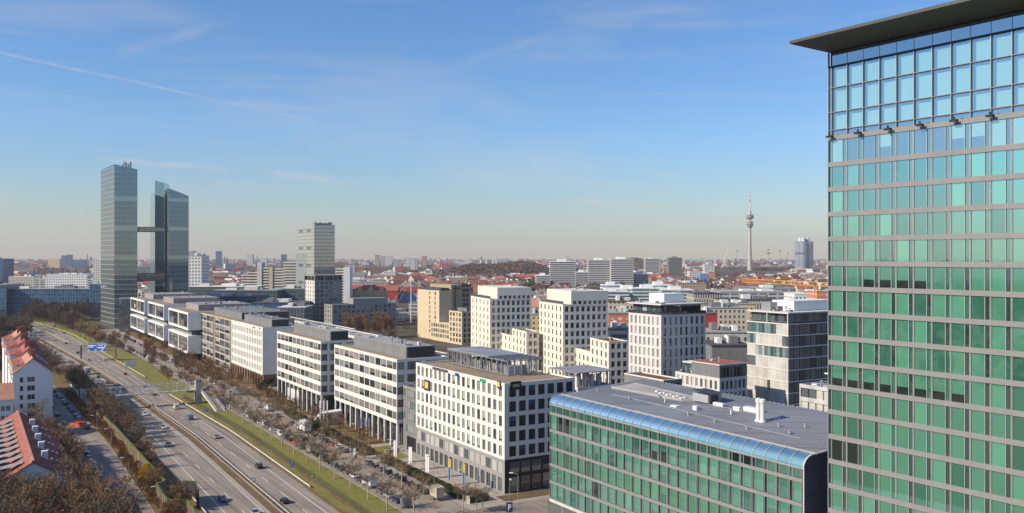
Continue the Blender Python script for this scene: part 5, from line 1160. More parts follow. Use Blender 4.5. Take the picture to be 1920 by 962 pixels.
# ---------------------------------------------------------------- street furniture
def lamp(pos, h, ang, label, double=False, grp='street lamps along the office street'):
    rt = empty('street_lamp', pos, ang, label, 'street lamp', grp); mb = MB(); mb.bar((0, 0, 0), (0, 0, h), .09, n=8, r2=.05); mb.build('pole', 'steel', rt)
    mb = MB(); mb.bar((0, 0, h - .1), (1.3, 0, h + .1), .05); mb.build('arm', 'steel', rt); mb = MB(); mb.box(1.0, 1.9, -.18, .18, h + .05, h + .2); mb.build('lamp_head', 'white_box', rt)
for i, a_ in enumerate((-4, 12, 34, 60, 86, 114, 142, 172, 204)): lamp(LF(a_, -12.2), 8, ANG + math.pi, f'tall street lamp by the hedge line, {ORD[i]} from the street corner')
for i, (px, py) in enumerate(((971, 960), (955, 958))): lamp(gp(px, py), 7 if i else 8.2, 2.9 + i * 2, ['street lamp in front of the black base of the nearest white office', 'shorter street lamp next to the blue parking sign'][i])
for i, (px, py) in enumerate(((293, 960), (235, 900), (205, 840), (180, 812))): lamp(gp(px + 8 - 2 * i, py), 5.5, ANG + math.pi, f'thin lamp beside the service road, {ORD[i]} from the near end', grp='lamps beside the service road')
def flag(pos, h, w_, hh, m, label, m2=None, ang=R(-42), grp=None):
    rt = empty('flagpole', pos, ang, label, 'flag', grp); mb = MB(); mb.bar((0, 0, 0), (0, 0, h), .07, n=8, r2=.045); mb.build('pole', 'rail_white', rt)
    n = 6
    for seg, mm in (((0, 1), m),) if not m2 else (((0, .4), m2), ((.4, 1), m)):
        mb = MB()
        for i in range(n):
            for t in (0,):
                x0, x1 = -w_ * i / n, -w_ * (i + 1) / n; y0, y1 = .12 * math.sin(i * 1.3), .12 * math.sin((i + 1) * 1.3); za, zb = h - .15 - hh * seg[1], h - .15 - hh * seg[0]
                for e_ in (0, .02): mb.quad(((x0 - .08, y0 + e_, za), (x1 - .08, y1 + e_, za), (x1 - .08, y1 + e_, zb), (x0 - .08, y0 + e_, zb)))
        mb.build('banner', mm, rt)
for i, a_ in enumerate((41, 31.5, 21.5)): flag(LF(a_, -8.9), 6.3, 1.3, 4.4, 'sign_white', ['white banner beside the gateway of the grey link building', 'white banner in the middle of the three along the hedge', 'white banner nearest the camera of the three along the hedge'][i], grp='white banners along the hedge')
flag(gp(845, 912), 6.6, .8, 5.0, 'flag_blue', 'blue and yellow banner before the nearest white office, farther of the two', 'sign_yellow'); flag(gp(872, 923), 6.6, .8, 4.8, 'flag_blue', 'pale blue and yellow banner before the nearest white office, nearer of the two', 'sign_yellow')
for i, px in enumerate((601, 608, 614.5)): flag(gp(px, 798), 8.2, .5, 6, 'sign_white', f'slim white flag before the columns, {ORD[i]} of three by the white garage canopy', grp='white flags by the garage canopy')
for i, px in enumerate((676, 683, 690)): flag(gp(px + 2, 832), 7.5, .7, 2.4, 'flag_blue', f'blue flag in front of the long banded office, {ORD[i]} of three', grp='blue flags before the long banded office')
for i, px in enumerate((543, 549, 553, 560)): flag(gp(px, 768 + 2 * i), 8, 1.3, 4.5, 'sign_white', f'white banner before the banded office, {ORD[i]} of four', grp='white banners before the banded office')
def sign(pos, h, w_, hh, m, label, ang=0, rnd=False, deco=None):
    rt = empty('road_sign', pos, ang, label, 'road sign'); mb = MB(); mb.bar((0, 0, 0), (0, 0, h), .045, n=6); mb.build('post', 'steel', rt); mb = MB()
    if rnd:
        P_ = [(w_ / 2 * math.cos(t), h - hh / 2 + w_ / 2 * math.sin(t)) for t in [2 * math.pi * k / 16 for k in range(16)]]; mb.quad([(x, -.09, z) for x, z in P_]); mb.quad([(x, -.05, z) for x, z in P_])
    else: mb.box(-w_ / 2, w_ / 2, -.1, -.05, h - hh, h)
    pn = mb.build('sign_face', m, rt)
    if deco: mb = MB(); deco(mb, w_, hh, h); mb.build('marking', 'sign_white', pn)
def d_chev(mb, w_, hh, h):
    for k in range(3): z = h - hh * .9 + k * hh * .3; mb.quad(((-w_ * .4, -.105, z), (w_ * .4, -.105, z + hh * .22), (w_ * .4, -.105, z + hh * .32), (-w_ * .4, -.105, z + hh * .1)))
def d_p(mb, w_, hh, h):
    z0 = h - hh * .82; mb.box(-w_ * .2, -w_ * .05, -.13, -.105, z0, z0 + hh * .62); mb.box(-w_ * .05, w_ * .22, -.13, -.105, z0 + hh * .52, z0 + hh * .62); mb.box(-w_ * .05, w_ * .22, -.13, -.105, z0 + hh * .26, z0 + hh * .35); mb.box(w_ * .13, w_ * .26, -.13, -.105, z0 + hh * .3, z0 + hh * .6)
def d_ring(mb, w_, hh, h): P_ = [(w_ * .3 * math.cos(t), h - hh / 2 + w_ * .3 * math.sin(t)) for t in [2 * math.pi * k / 12 for k in range(12)]]; mb.quad([(x, -.1, z) for x, z in P_])
sign(gp(547, 888), 3.2, .9, 1.5, 'sign_blue', 'blue chevron exit sign with white slanted bars on the verge', .3, deco=d_chev); sign(gp(386.5, 783), 3.2, .9, 1.3, 'sign_blue', 'small blue chevron sign on the verge near the footbridge stairs', .3, deco=d_chev)
sign(gp(955, 972), 3.4, 1.35, 2.1, 'sign_navy', 'dark blue parking sign with white P at the street corner', .1, deco=d_p)
sign(gp(475, 916), 2.6, .95, .95, 'frame_dark', 'round speed sign on the median next to the guard rail', .2, True, d_ring); sign(gp(303.5, 775), 2.6, .9, .9, 'frame_dark', 'round sign on the median just this side of the footbridge', .2, True, d_ring); sign(gp(585, 914), 3.2, .9, .9, 'brown_stone', 'round sign on the grass beside the green fence', .3, True, d_ring)
# white information board on the verge, junction boxes
p = gp(243, 692); rt = empty('billboard', p, .5, 'white framed information board standing back-on on the verge by the exit', 'sign board'); mb = MB(); mb.box(-2, 3, -.15, .15, 1.2, 4); mb.build('board', 'white_box', rt)
for x in (-1.6, 2.6): mb = MB(); mb.box(x - .12, x + .12, -.1, .1, 0, 1.2); mb.build('post', 'white_box', rt)
# garage canopy
p = gp(592, 797); rt = empty('garage_canopy', p, ANG - .25, 'white garage ramp canopy with slanted grey roof beside the white flagpoles', 'canopy')
mb = MB(); P_ = [(-.6, 1.0), (1.8, 3.6), (8.5, 4.3), (8.5, .2), (.4, .2)]
for y in (0, 4): mb.quad([(x, y, z) for x, z in P_], 1)
for (a, e) in zip(P_, P_[1:]): mb.quad(((a[0], 0, a[1]), (e[0], 0, e[1]), (e[0], 4, e[1]), (a[0], 4, a[1])), 0)
mb.build('shell', ['white_box', 'alu'], rt); mb = MB(); mb.box(-.3, 9, -.6, 0.0, 0, .5); mb.build('plinth', 'concrete', rt)
# hedges, as many small leaf faces on a trimmed block
def hedge(a0, a1, p0, p1, h, label, m='hedge_leaf', n=9000, z=.1):
    mb = MB(); rr = random.Random(int(a0 * 7 + p0)); mb2 = MB()
    for i in range(n):
        a_ = rr.uniform(a0, a1); p_ = rr.uniform(p0, p1); zz = rr.uniform(.1, h) + .12 * math.sin(a_ * 2.1) * math.sin(a_ * .7)
        if rr.random() < .6: zz = h + rr.gauss(0, .08) + .10 * math.sin(a_ * 1.7)
        else: p_ = rr.choice([p0, p1]) + rr.gauss(0, .08)
        c = LF(a_, p_, zz); s_ = rr.uniform(.08, .17); u = Vector((rr.gauss(0, 1), rr.gauss(0, 1), rr.gauss(0, 1))).normalized() * s_; v = Vector((rr.gauss(0, 1), rr.gauss(0, 1), rr.gauss(0, 1))).normalized() * s_
        mb.quad((c - u, c - v, c + u, c + v))
    A_, B_, C_, D_ = LF(a0, p0), LF(a0, p1), LF(a1, p1), LF(a1, p0); mb.prism([tuple((q)[:2]) for q in (A_, B_, C_, D_)], z, h - .1)
    o = mb.build('hedge', m); tag(o, label, 'hedge')
hedge(1, 45, -11.4, -9.6, 1.7, 'long clipped hedge between the parked cars and the nearest white office', n=11000)
hedge(54, 76, -12.2, -9.8, 1.7, 'dark hedge in front of the lawn by the blue flags', n=7000); hedge(80, 108, -12.4, -9.8, 1.8, 'hedge beside the white garage canopy', n=7000)
hedge(112, 130, -12, -9.6, 1.8, 'dark hedge in front of the white banners', n=5000); hedge(230, 262, -12, -9, 1.6, 'far hedge along the street before the beige office', n=5000); hedge(290, 330, -12, -9, 1.6, 'hedge beneath the white framed offices', n=4000)
hedge(-3, 1, -10.5, -6, 1.5, 'rounded dark bush at the near end of the long hedge', n=3000)
# shrubs bloom
def bush(pos, r, h, m, label, n=1800, cat='shrub', grp=None):
    mb = MB(); rr = random.Random(int(pos.x * 3 + pos.y))
    for i in range(n):
        t = rr.uniform(0, 2 * math.pi); q = rr.random() ** .5; zz = rr.random() ** .8; k = math.sin(math.pi * min(1, zz * .85 + .15)) ** .6
        c = Vector((math.cos(t) * r * q * k, math.sin(t) * r * q * k, zz * h)); d = Vector((math.cos(t) * .4 * q, math.sin(t) * .4 * q, 1)) + Vector((rr.gauss(0, .4), rr.gauss(0, .4), rr.gauss(0, .3))); d = d.normalized() * rr.uniform(.25, .55)
        s = d.orthogonal().normalized() * .03 * (3.2 if 'bloom' in m else 1); mb.quad((c - s, c + s, c + d + s * .4, c + d - s * .4))
    o = mb.build('shrub', m); o.location = pos; tag(o, label, cat, grp)
bush(gp(276.5, 905), 1.9, 4.2, 'yellow_bloom', 'bright yellow flowering forsythia at the foot of the noise barrier', 5200)
bush(gp(248, 852), 1.6, 2.6, 'yellow_bloom', 'smaller orange-yellow flowering shrub against the noise barrier', 900)
bush(gp(110, 985), 1.8, 5, 'yellow_bloom', 'dull yellow flowering shrub among the bare trees at lower left', 900)
rr = random.Random(77)
for i in range(60):
    Y = 196 + i * 2.9 + rr.uniform(-1, 1); bush(rp(Y, -22.6 + rr.uniform(-.9, .6), .05), rr.uniform(1.0, 1.6), rr.uniform(1.6, 3.2), 'twig_red', 'reddish bare shrub in the strip between service road and noise barrier', 420, grp='reddish shrubs along the noise barrier')
# benches and bicycles, a walker
for i, (px, py) in enumerate(((722, 852), (735, 849))):
    rt = empty('stone_bench', gp(px, py), ANG, ['pale stone bench by the lawn, nearer one', 'pale stone bench by the gateway, farther one'][i], 'bench'); mb = MB(); mb.box(0, 2.6, 0, .8, .9, 1.1); mb.build('seat', 'concrete', rt)
    for x in (.3, 2.0): mb = MB(); mb.box(x, x + .3, .1, .7, 0, .9); mb.build('leg', 'concrete', rt)
mb = MB(); mb.box(-.35, .35, -.3, .3, 0, 1.9); p = gp(665, 853); o = mb.build('pillar', 'white_box'); o.location = p; tag(o, 'short white pillar by the end of the hedge near the walker', 'pillar')
mb = MB(); mb.box(-.5, .5, -.4, .4, 0, 1.7); o = mb.build('utility_box', 'white_box'); o.location = gp(877, 945); tag(o, 'white utility cabinet at the street corner beside the dark bush', 'cabinet')
for i, (px, py) in enumerate(((909, 919), (913, 921), (919, 922), (925, 925), (820, 889), (793, 872))):
    rt = empty('bicycle', gp(px, py), 1.0 + .2 * i, f'bicycle leaning in the rack before the nearest white office, {ORD[i]} of six', 'bicycle', 'bicycles before the nearest office')
    for x in (-.52, .52):
        mb = MB()
        for k in range(12):
            a0, a1 = 2 * math.pi * k / 12, 2 * math.pi * (k + 1) / 12; mb.bar((x + .34 * math.cos(a0), 0, .35 + .34 * math.sin(a0)), (x + .34 * math.cos(a1), 0, .35 + .34 * math.sin(a1)), .025, n=3)
        mb.build('wheel', 'tyre', rt)
    mb = MB(); [mb.bar(a, e, .025, n=4) for a, e in (((-.52, 0, .35), (-.2, 0, .85)), ((-.2, 0, .85), (.4, 0, .8)), ((.4, 0, .8), (0, 0, .35)), ((0, 0, .35), (-.2, 0, .85)), ((-.52, 0, .35), (0, 0, .35)), ((.4, 0, .8), (.52, 0, .35)), ((.4, 0, .8), (.36, 0, 1.05)), ((.36, -.25, 1.05), (.36, .25, 1.05)))]; mb.build('frame', 'paint_silver', rt)
    mb = MB(); mb.box(-.33, -.1, -.07, .07, .92, .98); mb.build('saddle', 'rubber', rt)
def walker(pos, label, face, coat='cloth_dark', leg='jeans'):
    V = [(0, 0, .95), (0, 0, 1.2), (0, 0, 1.42), (0, 0, 1.55), (0, .02, 1.68), (-.1, 0, .9), (-.12, .16, .5), (-.12, .12, .06), (-.12, .24, .03), (.1, 0, .9), (.12, -.06, .5), (.12, -.26, .1), (.12, -.16, .03), (-.2, 0, 1.42), (-.26, -.08, 1.15), (-.25, .04, .92), (.2, 0, 1.42), (.26, .08, 1.15), (.25, .2, .95)]
    Eg = [(0, 1), (1, 2), (2, 3), (3, 4), (0, 5), (5, 6), (6, 7), (7, 8), (0, 9), (9, 10), (10, 11), (11, 12), (2, 13), (13, 14), (14, 15), (2, 16), (16, 17), (17, 18)]
    rd = [.15, .15, .14, .06, .1, .1, .07, .05, .04, .1, .07, .05, .04, .07, .055, .04, .07, .055, .04]
    me = bpy.data.meshes.new('body'); me.from_pydata(V, Eg, []); o = bpy.data.objects.new('person', me); COL.objects.link(o); me.materials.append(M[coat])
    sk = o.modifiers.new('skin', 'SKIN'); lay = me.skin_vertices[0].data if me.skin_vertices else None
    if lay is None:
        bpy.context.view_layer.objects.active = o; me.skin_vertices; 
    if me.skin_vertices:
        for k, r_ in enumerate(rd): me.skin_vertices[0].data[k].radius = (r_, r_ * .9)
        me.skin_vertices[0].data[0].use_root = True
    o.modifiers.new('sub', 'SUBSURF').levels = 1; o.location = pos; o.rotation_euler.z = face
    hm_ = MB(); hm_.lathe([(0, 1.60), (.07, 1.62), (.095, 1.70), (.085, 1.79), (0, 1.83)], 10, 0, (0, .02)); h_ = hm_.build('head_skin', 'skin', o)
    hm_ = MB(); hm_.lathe([(.1, 1.72), (.1, 1.79), (0, 1.85)], 10, 0, (0, 0)); hm_.build('hair', 'cloth_dark', o)
    mb = MB(); mb.lathe([(.19, .85), (.2, 1.1), (.2, 1.4), (.08, 1.5)], 10); mb.build('coat', coat, o); tag(o, label, 'person')
walker(gp(667.5, 863), 'person in dark clothes walking on the street beside the white pillar', 1.0)
# ---------------------------------------------------------------- bare trees
def bare_tree(seed, h, spread, limbs, sub, tw, tm, km, trunk=.32, up=.75, width=.035, tlen=.9, rad=.16, tall=False):
    rr = random.Random(seed); T, C_ = MB(), MB(); th = h * trunk
    T.bar((0, 0, 0), (0, 0, th), rad, n=7, r2=rad * .75)
    T.bar((0, 0, th), (rr.uniform(-.2, .2), rr.uniform(-.2, .2), h * .8), rad * .7, n=5, r2=rad * .15)
    def jit(d, a): return (d + Vector((rr.gauss(0, a), rr.gauss(0, a), rr.gauss(0, a * .8)))).normalized()
    def twig(p, d, l):
        s = d.orthogonal().normalized(); s = (s * math.cos(rr.uniform(0, 6)) + d.cross(s) * math.sin(rr.uniform(0, 6))).normalized() * width; q = p + d * l
        C_.quad((p - s, p + s, q + s * .35, q - s * .35))
    for i in range(limbs):
        t = 2 * math.pi * i / limbs + rr.uniform(-.5, .5); z0 = th + (h * (.5 if tall else .34)) * rr.random(); e_ = up + rr.uniform(-.25, .35)
        d = Vector((math.cos(t), math.sin(t), e_)).normalized(); ln = spread * rr.uniform(.75, 1.1) * (1 - .35 * (z0 - th) / h)
        if tall: d = Vector((math.cos(t) * .4, math.sin(t) * .4, 1)).normalized()
        p0 = Vector((0, 0, z0)); p = p0; r = rad * .42
        for sgm in range(3):
            q = p + d * ln / 3; T.bar(p, q, r, n=4, r2=r * .65); r *= .65
            for j in range(sub):
                pb = p.lerp(q, rr.random()); d2 = jit(d * .8 + Vector((0, 0, .35)), .6); l2 = ln * rr.uniform(.28, .5); qb = pb + d2 * l2
                C_.bar(pb, qb, width * 1.1, n=3, r2=width * .5)
                for k in range(tw):
                    pt = pb.lerp(qb, rr.uniform(.15, 1)); d3 = jit(d2 + Vector((0, 0, .3)), .55); l3 = tlen * rr.uniform(.5, 1.2); twig(pt, d3, l3)
                    for m_ in range(2): twig(pt + d3 * l3 * rr.uniform(.4, .9), jit(d3, .5), l3 * .6)
            p = q; d = jit(d + Vector((0, 0, .15)), .18)
    return T.mesh('trunk', [tm]), C_.mesh('crown', [km])
TP = {'street': [bare_tree(s, 8.2, 3.2, 9, 3, 4, 'bark_pale', 'twig', .38, .35, .034, .9, .17) for s in (1, 2, 3)],
      'mid': [bare_tree(s, 8.5, 3.4, 9, 3, 7, 'bark', 'twig_red', .25, .7, .045, .9, .14) for s in (4, 5)],
      'big': [bare_tree(s, 13, 5.2, 11, 4, 9, 'bark', k, .2, .8, .042, 1.2, .22) for s, k in ((6, 'twig'), (7, 'twig_red'), (8, 'twig_dark'))],
      'wood': [bare_tree(s, 16, 6.5, 10, 4, 9, 'bark', k, .2, .85, .075, 1.7, .3) for s, k in ((9, 'twig_dark'), (10, 'twig_far'))],
      'willow': [bare_tree(12, 15, 6, 10, 4, 9, 'bark', 'twig_willow', .2, .85, .07, 1.6, .3)],
      'poplar': [bare_tree(s, 20, 6, 12, 4, 7, 'bark_pale', 'twig_red', .15, 1.5, .05, 1.5, .25, True) for s in (13, 14)],
      'dark': [bare_tree(15, 9, 2.6, 12, 5, 12, 'bark', 'evergreen', .1, .5, .07, .7, .15)]}
TQ = []
def tree(kind, pos, label, group, sc_=1.0, i=None):
    if group and kind != 'dark' and pos.y > 230: TQ.append((kind, pos.copy(), label, group, sc_, i)); return
    tree_now(kind, pos, label, group, sc_, i)
def tree_now(kind, pos, label, group, sc_=1.0, i=None):
    pr = TP[kind]; t, c = pr[(random.randrange(len(pr)) if i is None else i) % len(pr)]
    rt = empty('bare_tree' if kind != 'dark' else 'conifer', pos, random.uniform(0, 6.28), label, 'tree', group); s = sc_ * random.uniform(.9, 1.1); rt.scale = (s, s, s * random.uniform(.92, 1.08))
    link('trunk', t, rt); link('crown', c, rt)
for i in range(21):
    a_ = 1.4 + 10.85 * i; tree('street', LF(a_, -28.6), f'thin pale-trunked bare tree on the grass verge, {ORD[i] if i < 20 else "farthest"} from the near end', 'street trees on the grass verge', .95)
for i in range(24):
    a_ = 6 + 11.5 * i + random.uniform(-1, 1); tree('street', LF(a_, -17.8), 'bare street tree between the parked cars and the offices', 'bare trees on the office side of the street', .85)
for i in range(34): tree('mid', LF(70 + 9.5 * i + random.uniform(-3, 3), -6 + random.uniform(-3, 3)), 'small brownish bare tree in the lawn before the offices', 'bare trees before the offices', random.uniform(.42, .66))
for i in range(36): tree('mid', LF(235 + 7 * i + random.uniform(-2, 2), random.choice([-9, -16, -20, -28]) + random.uniform(-2, 2)), 'bare tree among many along the far part of the street', 'bare trees along the far street', random.uniform(.38, .52))
for i, (px, py, s) in enumerate(((868, 962, .8), (893, 962, .75), (905, 960, .7), (776, 975, .95))): tree('street', gp(px, py), f'bare young tree at the street corner in the foreground, {ORD[i]} of four', 'bare trees at the street corner', s)
tree('dark', gp(501, 738), 'dark evergreen at the corner of the office with violet windows', None, .95)
for i in range(26): tree('big', rp(300 + i * 10.5 + random.uniform(-3, 3), -18.5 + random.uniform(-2, 2)), 'bare tree in the belt between service road and motorway', 'bare trees between service road and motorway', random.uniform(.7, .95))
for i, (Y, o_, s) in enumerate(((296, -20, 1.0), (303, -22, 1.05), (288, -19, .9), (311, -20, 1.05), (281, -18, .75), (268, -18, .65), (256, -18, .6), (244, -18.5, .55))): tree('big', rp(Y, o_), 'dense bare tree in the clump this side of the footbridge', 'dense bare trees left of the footbridge', s, i)
for i, (px, py, s) in enumerate(((288, 925, .62), (333, 955, .55), (350, 958, .5), (325, 975, .55), (262, 830, .5))): tree('big', gp(px, py), ['bare tree beside the yellow forsythia', 'bare tree inside the bend of the noise barrier', 'bare tree before the dark short wall', 'bare tree behind the near noise barrier', 'small bare tree behind the noise barrier further off'][i], None, s, 1)
rr = random.Random(5)
for i in range(34): tree('big', at(-25 + i * 7.4 + rr.uniform(-4, 4), (168, 176, 162)[i % 3] + rr.uniform(-3, 3)), 'bare tree in the dense brown grove at lower left', 'bare trees of the grove at lower left', rr.uniform(.95, 1.08) * (1.15 if i < 19 else 1))
for i in range(30): Y = 181 + i * 3.4; tree('big', rp(Y, rr.uniform(-45, -38.5)), 'bare tree between the long red roof and the service road', 'bare trees between red roof and service road', rr.uniform(.72, .9))
for i in range(18): tree('big', rp(188 + i * 5.6, rr.uniform(-40, -36)), 'bare tree between the long red roof and the service road', 'bare trees between red roof and service road', rr.uniform(.62, .8))
for i in range(10): tree('big', rp(196 + i * 8, rr.uniform(-47, -43)), 'bare tree between the long red roof and the service road', 'bare trees between red roof and service road', rr.uniform(.6, .75))
for (px, py) in ((70, 800), (15, 800), (8, 790)): tree('street', gp(px, py), {70: 'slim bare tree in front of the white gable wall', 15: 'bare tree before the low white facade at the far left', 8: 'second bare tree before the low white facade at the far left'}[px], None, 1.1)
n_ = 0
for i in range(900):                        # the wood beyond the end of the motorway
    if n_ >= 150: break
    px = rr.uniform(-30, 195); py = rr.uniform(583, 628); p = gp(px, py)
    off = (p.x - bx_(p.y)) * .82
    if (p.y < 790 and -20 < off < 26) or (588 < py < 605 and px < 55) or (604 < py < 612 and 85 < px < 150): continue
    if px > 150 and py > 600: continue
    n_ += 1; tree('wood', p, 'bare tree of the dark wood beyond the motorway', 'bare trees of the wood beyond the motorway', rr.uniform(.75, 1.05))
for i in range(30): tree('wood', gp(rr.uniform(-25, 62), rr.uniform(613, 642)), 'bare tree left of the motorway behind the red roofs', 'bare trees left of the far motorway', rr.uniform(.7, .9))
for i in range(26): tree('wood', gp(rr.uniform(48, 108), rr.uniform(597, 604)), 'bare tree of the dark wood beyond the motorway', 'bare trees of the wood beyond the motorway', rr.uniform(.6, .8))
for i in range(34): Y = rr.uniform(430, 650); tree('wood', rp(Y, -rr.uniform(19, 60)), 'bare tree left of the motorway behind the red roofs', 'bare trees left of the far motorway', rr.uniform(.55, .8))
for i, (px, py) in enumerate(((170, 641), (160, 636), (180, 645), (150, 631), (188, 650), (176, 632))): tree('willow', gp(px, py), 'large tan-coloured bare tree at the foot of the taller twin tower', 'tan bare trees by the twin tower', .9)
for i in range(14): tree('poplar', at(645 + i * 6.5 + rr.uniform(-3, 3), 600 + rr.uniform(-12, 25)), 'tall upright bare poplar before the long dark grey block', 'bare poplars before the grey block', rr.uniform(.75, 1.0))
for i in range(34): tree('wood', at(rr.uniform(560, 800), rr.uniform(480, 720)), 'bare tree in the open ground behind the street offices', 'bare trees behind the offices', rr.uniform(.4, .6))
for i in range(26):
    px = rr.uniform(1120, 1420); tree('big', at(px, rr.uniform(232, 262)), 'bare tree in the yard behind the seamed metal roof', 'bare trees behind the metal roof', rr.uniform(.55, .75))
TQ.sort(key=lambda t: -({'big': 13, 'wood': 16, 'willow': 15, 'poplar': 20}.get(t[0], 8.5) * t[4] / t[1].y))
NOW = 285 - sum(1 for o in COL.objects if o.get('category') == 'tree')
for t in TQ[:NOW]: tree_now(*t)
mb = MB(); rr = random.Random(17)
for (kind, pos, lab, grp, s_, i_) in TQ[NOW:]:
    h = {'big': 13, 'wood': 16, 'poplar': 20}.get(kind, 8.5) * s_; r = h * .38; mi_ = 1 if kind in ('mid', 'street', 'poplar') else 0; mb.bar(pos, pos + Vector((0, 0, h * .7)), .2, n=4, r2=.05)
    for k in range(520 if h > 9 else 150):
        t = rr.uniform(0, 6.28); zz = rr.random(); q = rr.random() ** .5 * r * math.sin(math.pi * min(1, .18 + .8 * zz)); c = pos + Vector((math.cos(t) * q, math.sin(t) * q, h * (.2 + .8 * zz)))
        d = Vector((math.cos(t) * .6 + rr.gauss(0, .4), math.sin(t) * .6 + rr.gauss(0, .4), .9 + rr.gauss(0, .3))).normalized() * rr.uniform(1, 2.2); sd = d.orthogonal().normalized() * .07; mb.quad((c - sd, c + sd, c + d + sd * .3, c + d - sd * .3), mi_)
if mb.f: tag(mb.build('far_trees', ['twig_far', 'twig_red']), 'remaining small bare trees merging in the far wood and behind the offices', 'trees', kind='stuff')
# ---------------------------------------------------------------- houses at the left edge
def gabled(name, label, C, Lg, W, ez, rz, wall, lroof, rroof, ang=ANG, chim=0, ov=.4, cat='house', along='y', hips=0, grp=None):
    b = Bld(name, label, cat, C, Lg, W, ez, ang, grp); x0, x1, y0, y1 = 0, W, 0, Lg; mb = MB()
    if along == 'y':
        xm = W / 2; b.ops = []
        mb.quad(((0, 0, 0), (0, Lg, 0), (0, Lg, ez), (0, 0, ez)), 0, [(0, 0), (Lg, 0), (Lg, ez), (0, ez)]); mb.quad(((W, 0, 0), (W, Lg, 0), (W, Lg, ez), (W, 0, ez)), 0, [(0, 0), (Lg, 0), (Lg, ez), (0, ez)])
        for y in (0, Lg): mb.quad(((0, y, 0), (W, y, 0), (W, y, ez), (xm, y, rz - .05), (0, y, ez)), 0, [(0, 0), (W, 0), (W, ez), (xm, rz), (0, ez)])
        mb.build('wall', wall, b.root)
        k = (rz - ez) / xm
        for s_, m in ((0, lroof), (1, rroof)):
            mb = MB(); xe = -ov if not s_ else W + ov; ze = ez - k * ov
            top = ((xm, -ov, rz), (xm, Lg + ov, rz)); bot = ((xe, Lg + ov, ze), (xe, -ov, ze)); mb.quad((*top, *bot)); mb.quad([(p[0], p[1], p[2] - .25) for p in (*top, *bot)]); mb.quad((top[0], bot[1], (bot[1][0], bot[1][1], bot[1][2] - .25), (top[0][0], top[0][1], top[0][2] - .25))); mb.quad((bot[0], bot[1], (bot[1][0], bot[1][1], bot[1][2] - .25), (bot[0][0], bot[0][1], bot[0][2] - .25)))
            mb.build('roof', m, b.root)
    return b
Cg = at(24, 292)
wd = (at(98.6, 298) - Cg).length
b = gabled('gabled_house', 'white house with plain gable wall and salmon tiled roof facing the camera', Cg, 24, wd, 17.2, 21.9, 'plaster_white', 'salmon_tile', 'dark_tile')  # one roof: sunny slope coloured salmon, shaded slope coloured dark
for k in range(5):
    for (xa, w_) in ((1.95, 1.0), (4.1, 2.2)):
        b.windows('R', [(xa, xa + w_, 14.1 - 2.85 * k, 15.8 - 2.85 * k)], ['glass_dark', 'glass_mid'], -.04, 'frame_white', 1 if w_ > 2 else 0, .06)
for j in range(4):
    mb = MB(); y = 2 + j * 5.5; mb.box(-.2, 1.8, y, y + 3.2, 17.2, 19.2, 0); mb.build('dormer', 'plaster_white', b.root); mb = MB(); mb.quad(((-.5, y - .3, 19.0), (-.5, y + 3.5, 19.0), (3, y + 3.5, 20.3), (3, y - .3, 20.3))); mb.build('dormer_roof', 'red_tile', b.root)
b.windows('L', b.grid(.5, 23.5, 8, 1.2, [14.1 - 2.85 * k for k in range(5)], 1.6), ['glass_dark', 'glass_mid'], -.04, 'frame_white', 1, .05)
b.boxes('chimney', [(wd * .45, wd * .6, 8, 9, 20, 23.8), (wd * .45, wd * .6, 17, 18, 20, 23.5)], 'red_tile'); b.finish(cap=80)
for q, (lab, ez, rz, m) in enumerate((('second red roofed house behind the white gable', 18.3, 23.2, 'red_tile'), ('third red roofed house with brick chimneys further along the row', 19.2, 24.2, 'red_tile'), ('fourth house of the row, largest red roof before the bare trees', 20, 25.3, 'salmon_tile'))):
    C = Cg + DA * (24.5 + 22 * q) + DB * (.2 - .3 * q)
    b = gabled('gabled_house', lab, C, 21.5, wd, ez, rz, 'plaster_white', m, 'dark_tile')  # right slope coloured darker to paint in its shade
    for j in range(3): mb = MB(); y = 2 + j * 6.5; mb.box(-.25, 1.8, y, y + 3.2, ez, ez + 2.1); mb.build('dormer', 'plaster_white', b.root); mb = MB(); mb.quad(((-.6, y - .3, ez + 1.9), (-.6, y + 3.5, ez + 1.9), (3, y + 3.5, ez + 3.4), (3, y - .3, ez + 3.4))); mb.build('dormer_roof', 'red_tile', b.root)
    b.boxes('chimney', [(wd * .4, wd * .52, 5, 6, rz - 2, rz + 1.8), (wd * .55, wd * .67, 13, 14, rz - 2, rz + 1.4)], 'red_tile'); b.finish()
    if q == 1:
        p = C + DA * 10 + DB * wd * .7
        rt = empty('antenna_mast', p, ANG, 'white phone antenna cabinets on the ridge of the red roofs', 'antenna'); mb = MB(); mb.bar((0, 0, 20), (0, 0, 26), .12); mb.build('mast', 'steel', rt)
        for dx, z in ((-.6, 24), (.7, 24.1), (.2, 22)): mb = MB(); mb.box(dx, dx + .6, -.3, .3, z, z + 2.4); mb.build('antenna_panel', 'white_box', rt)
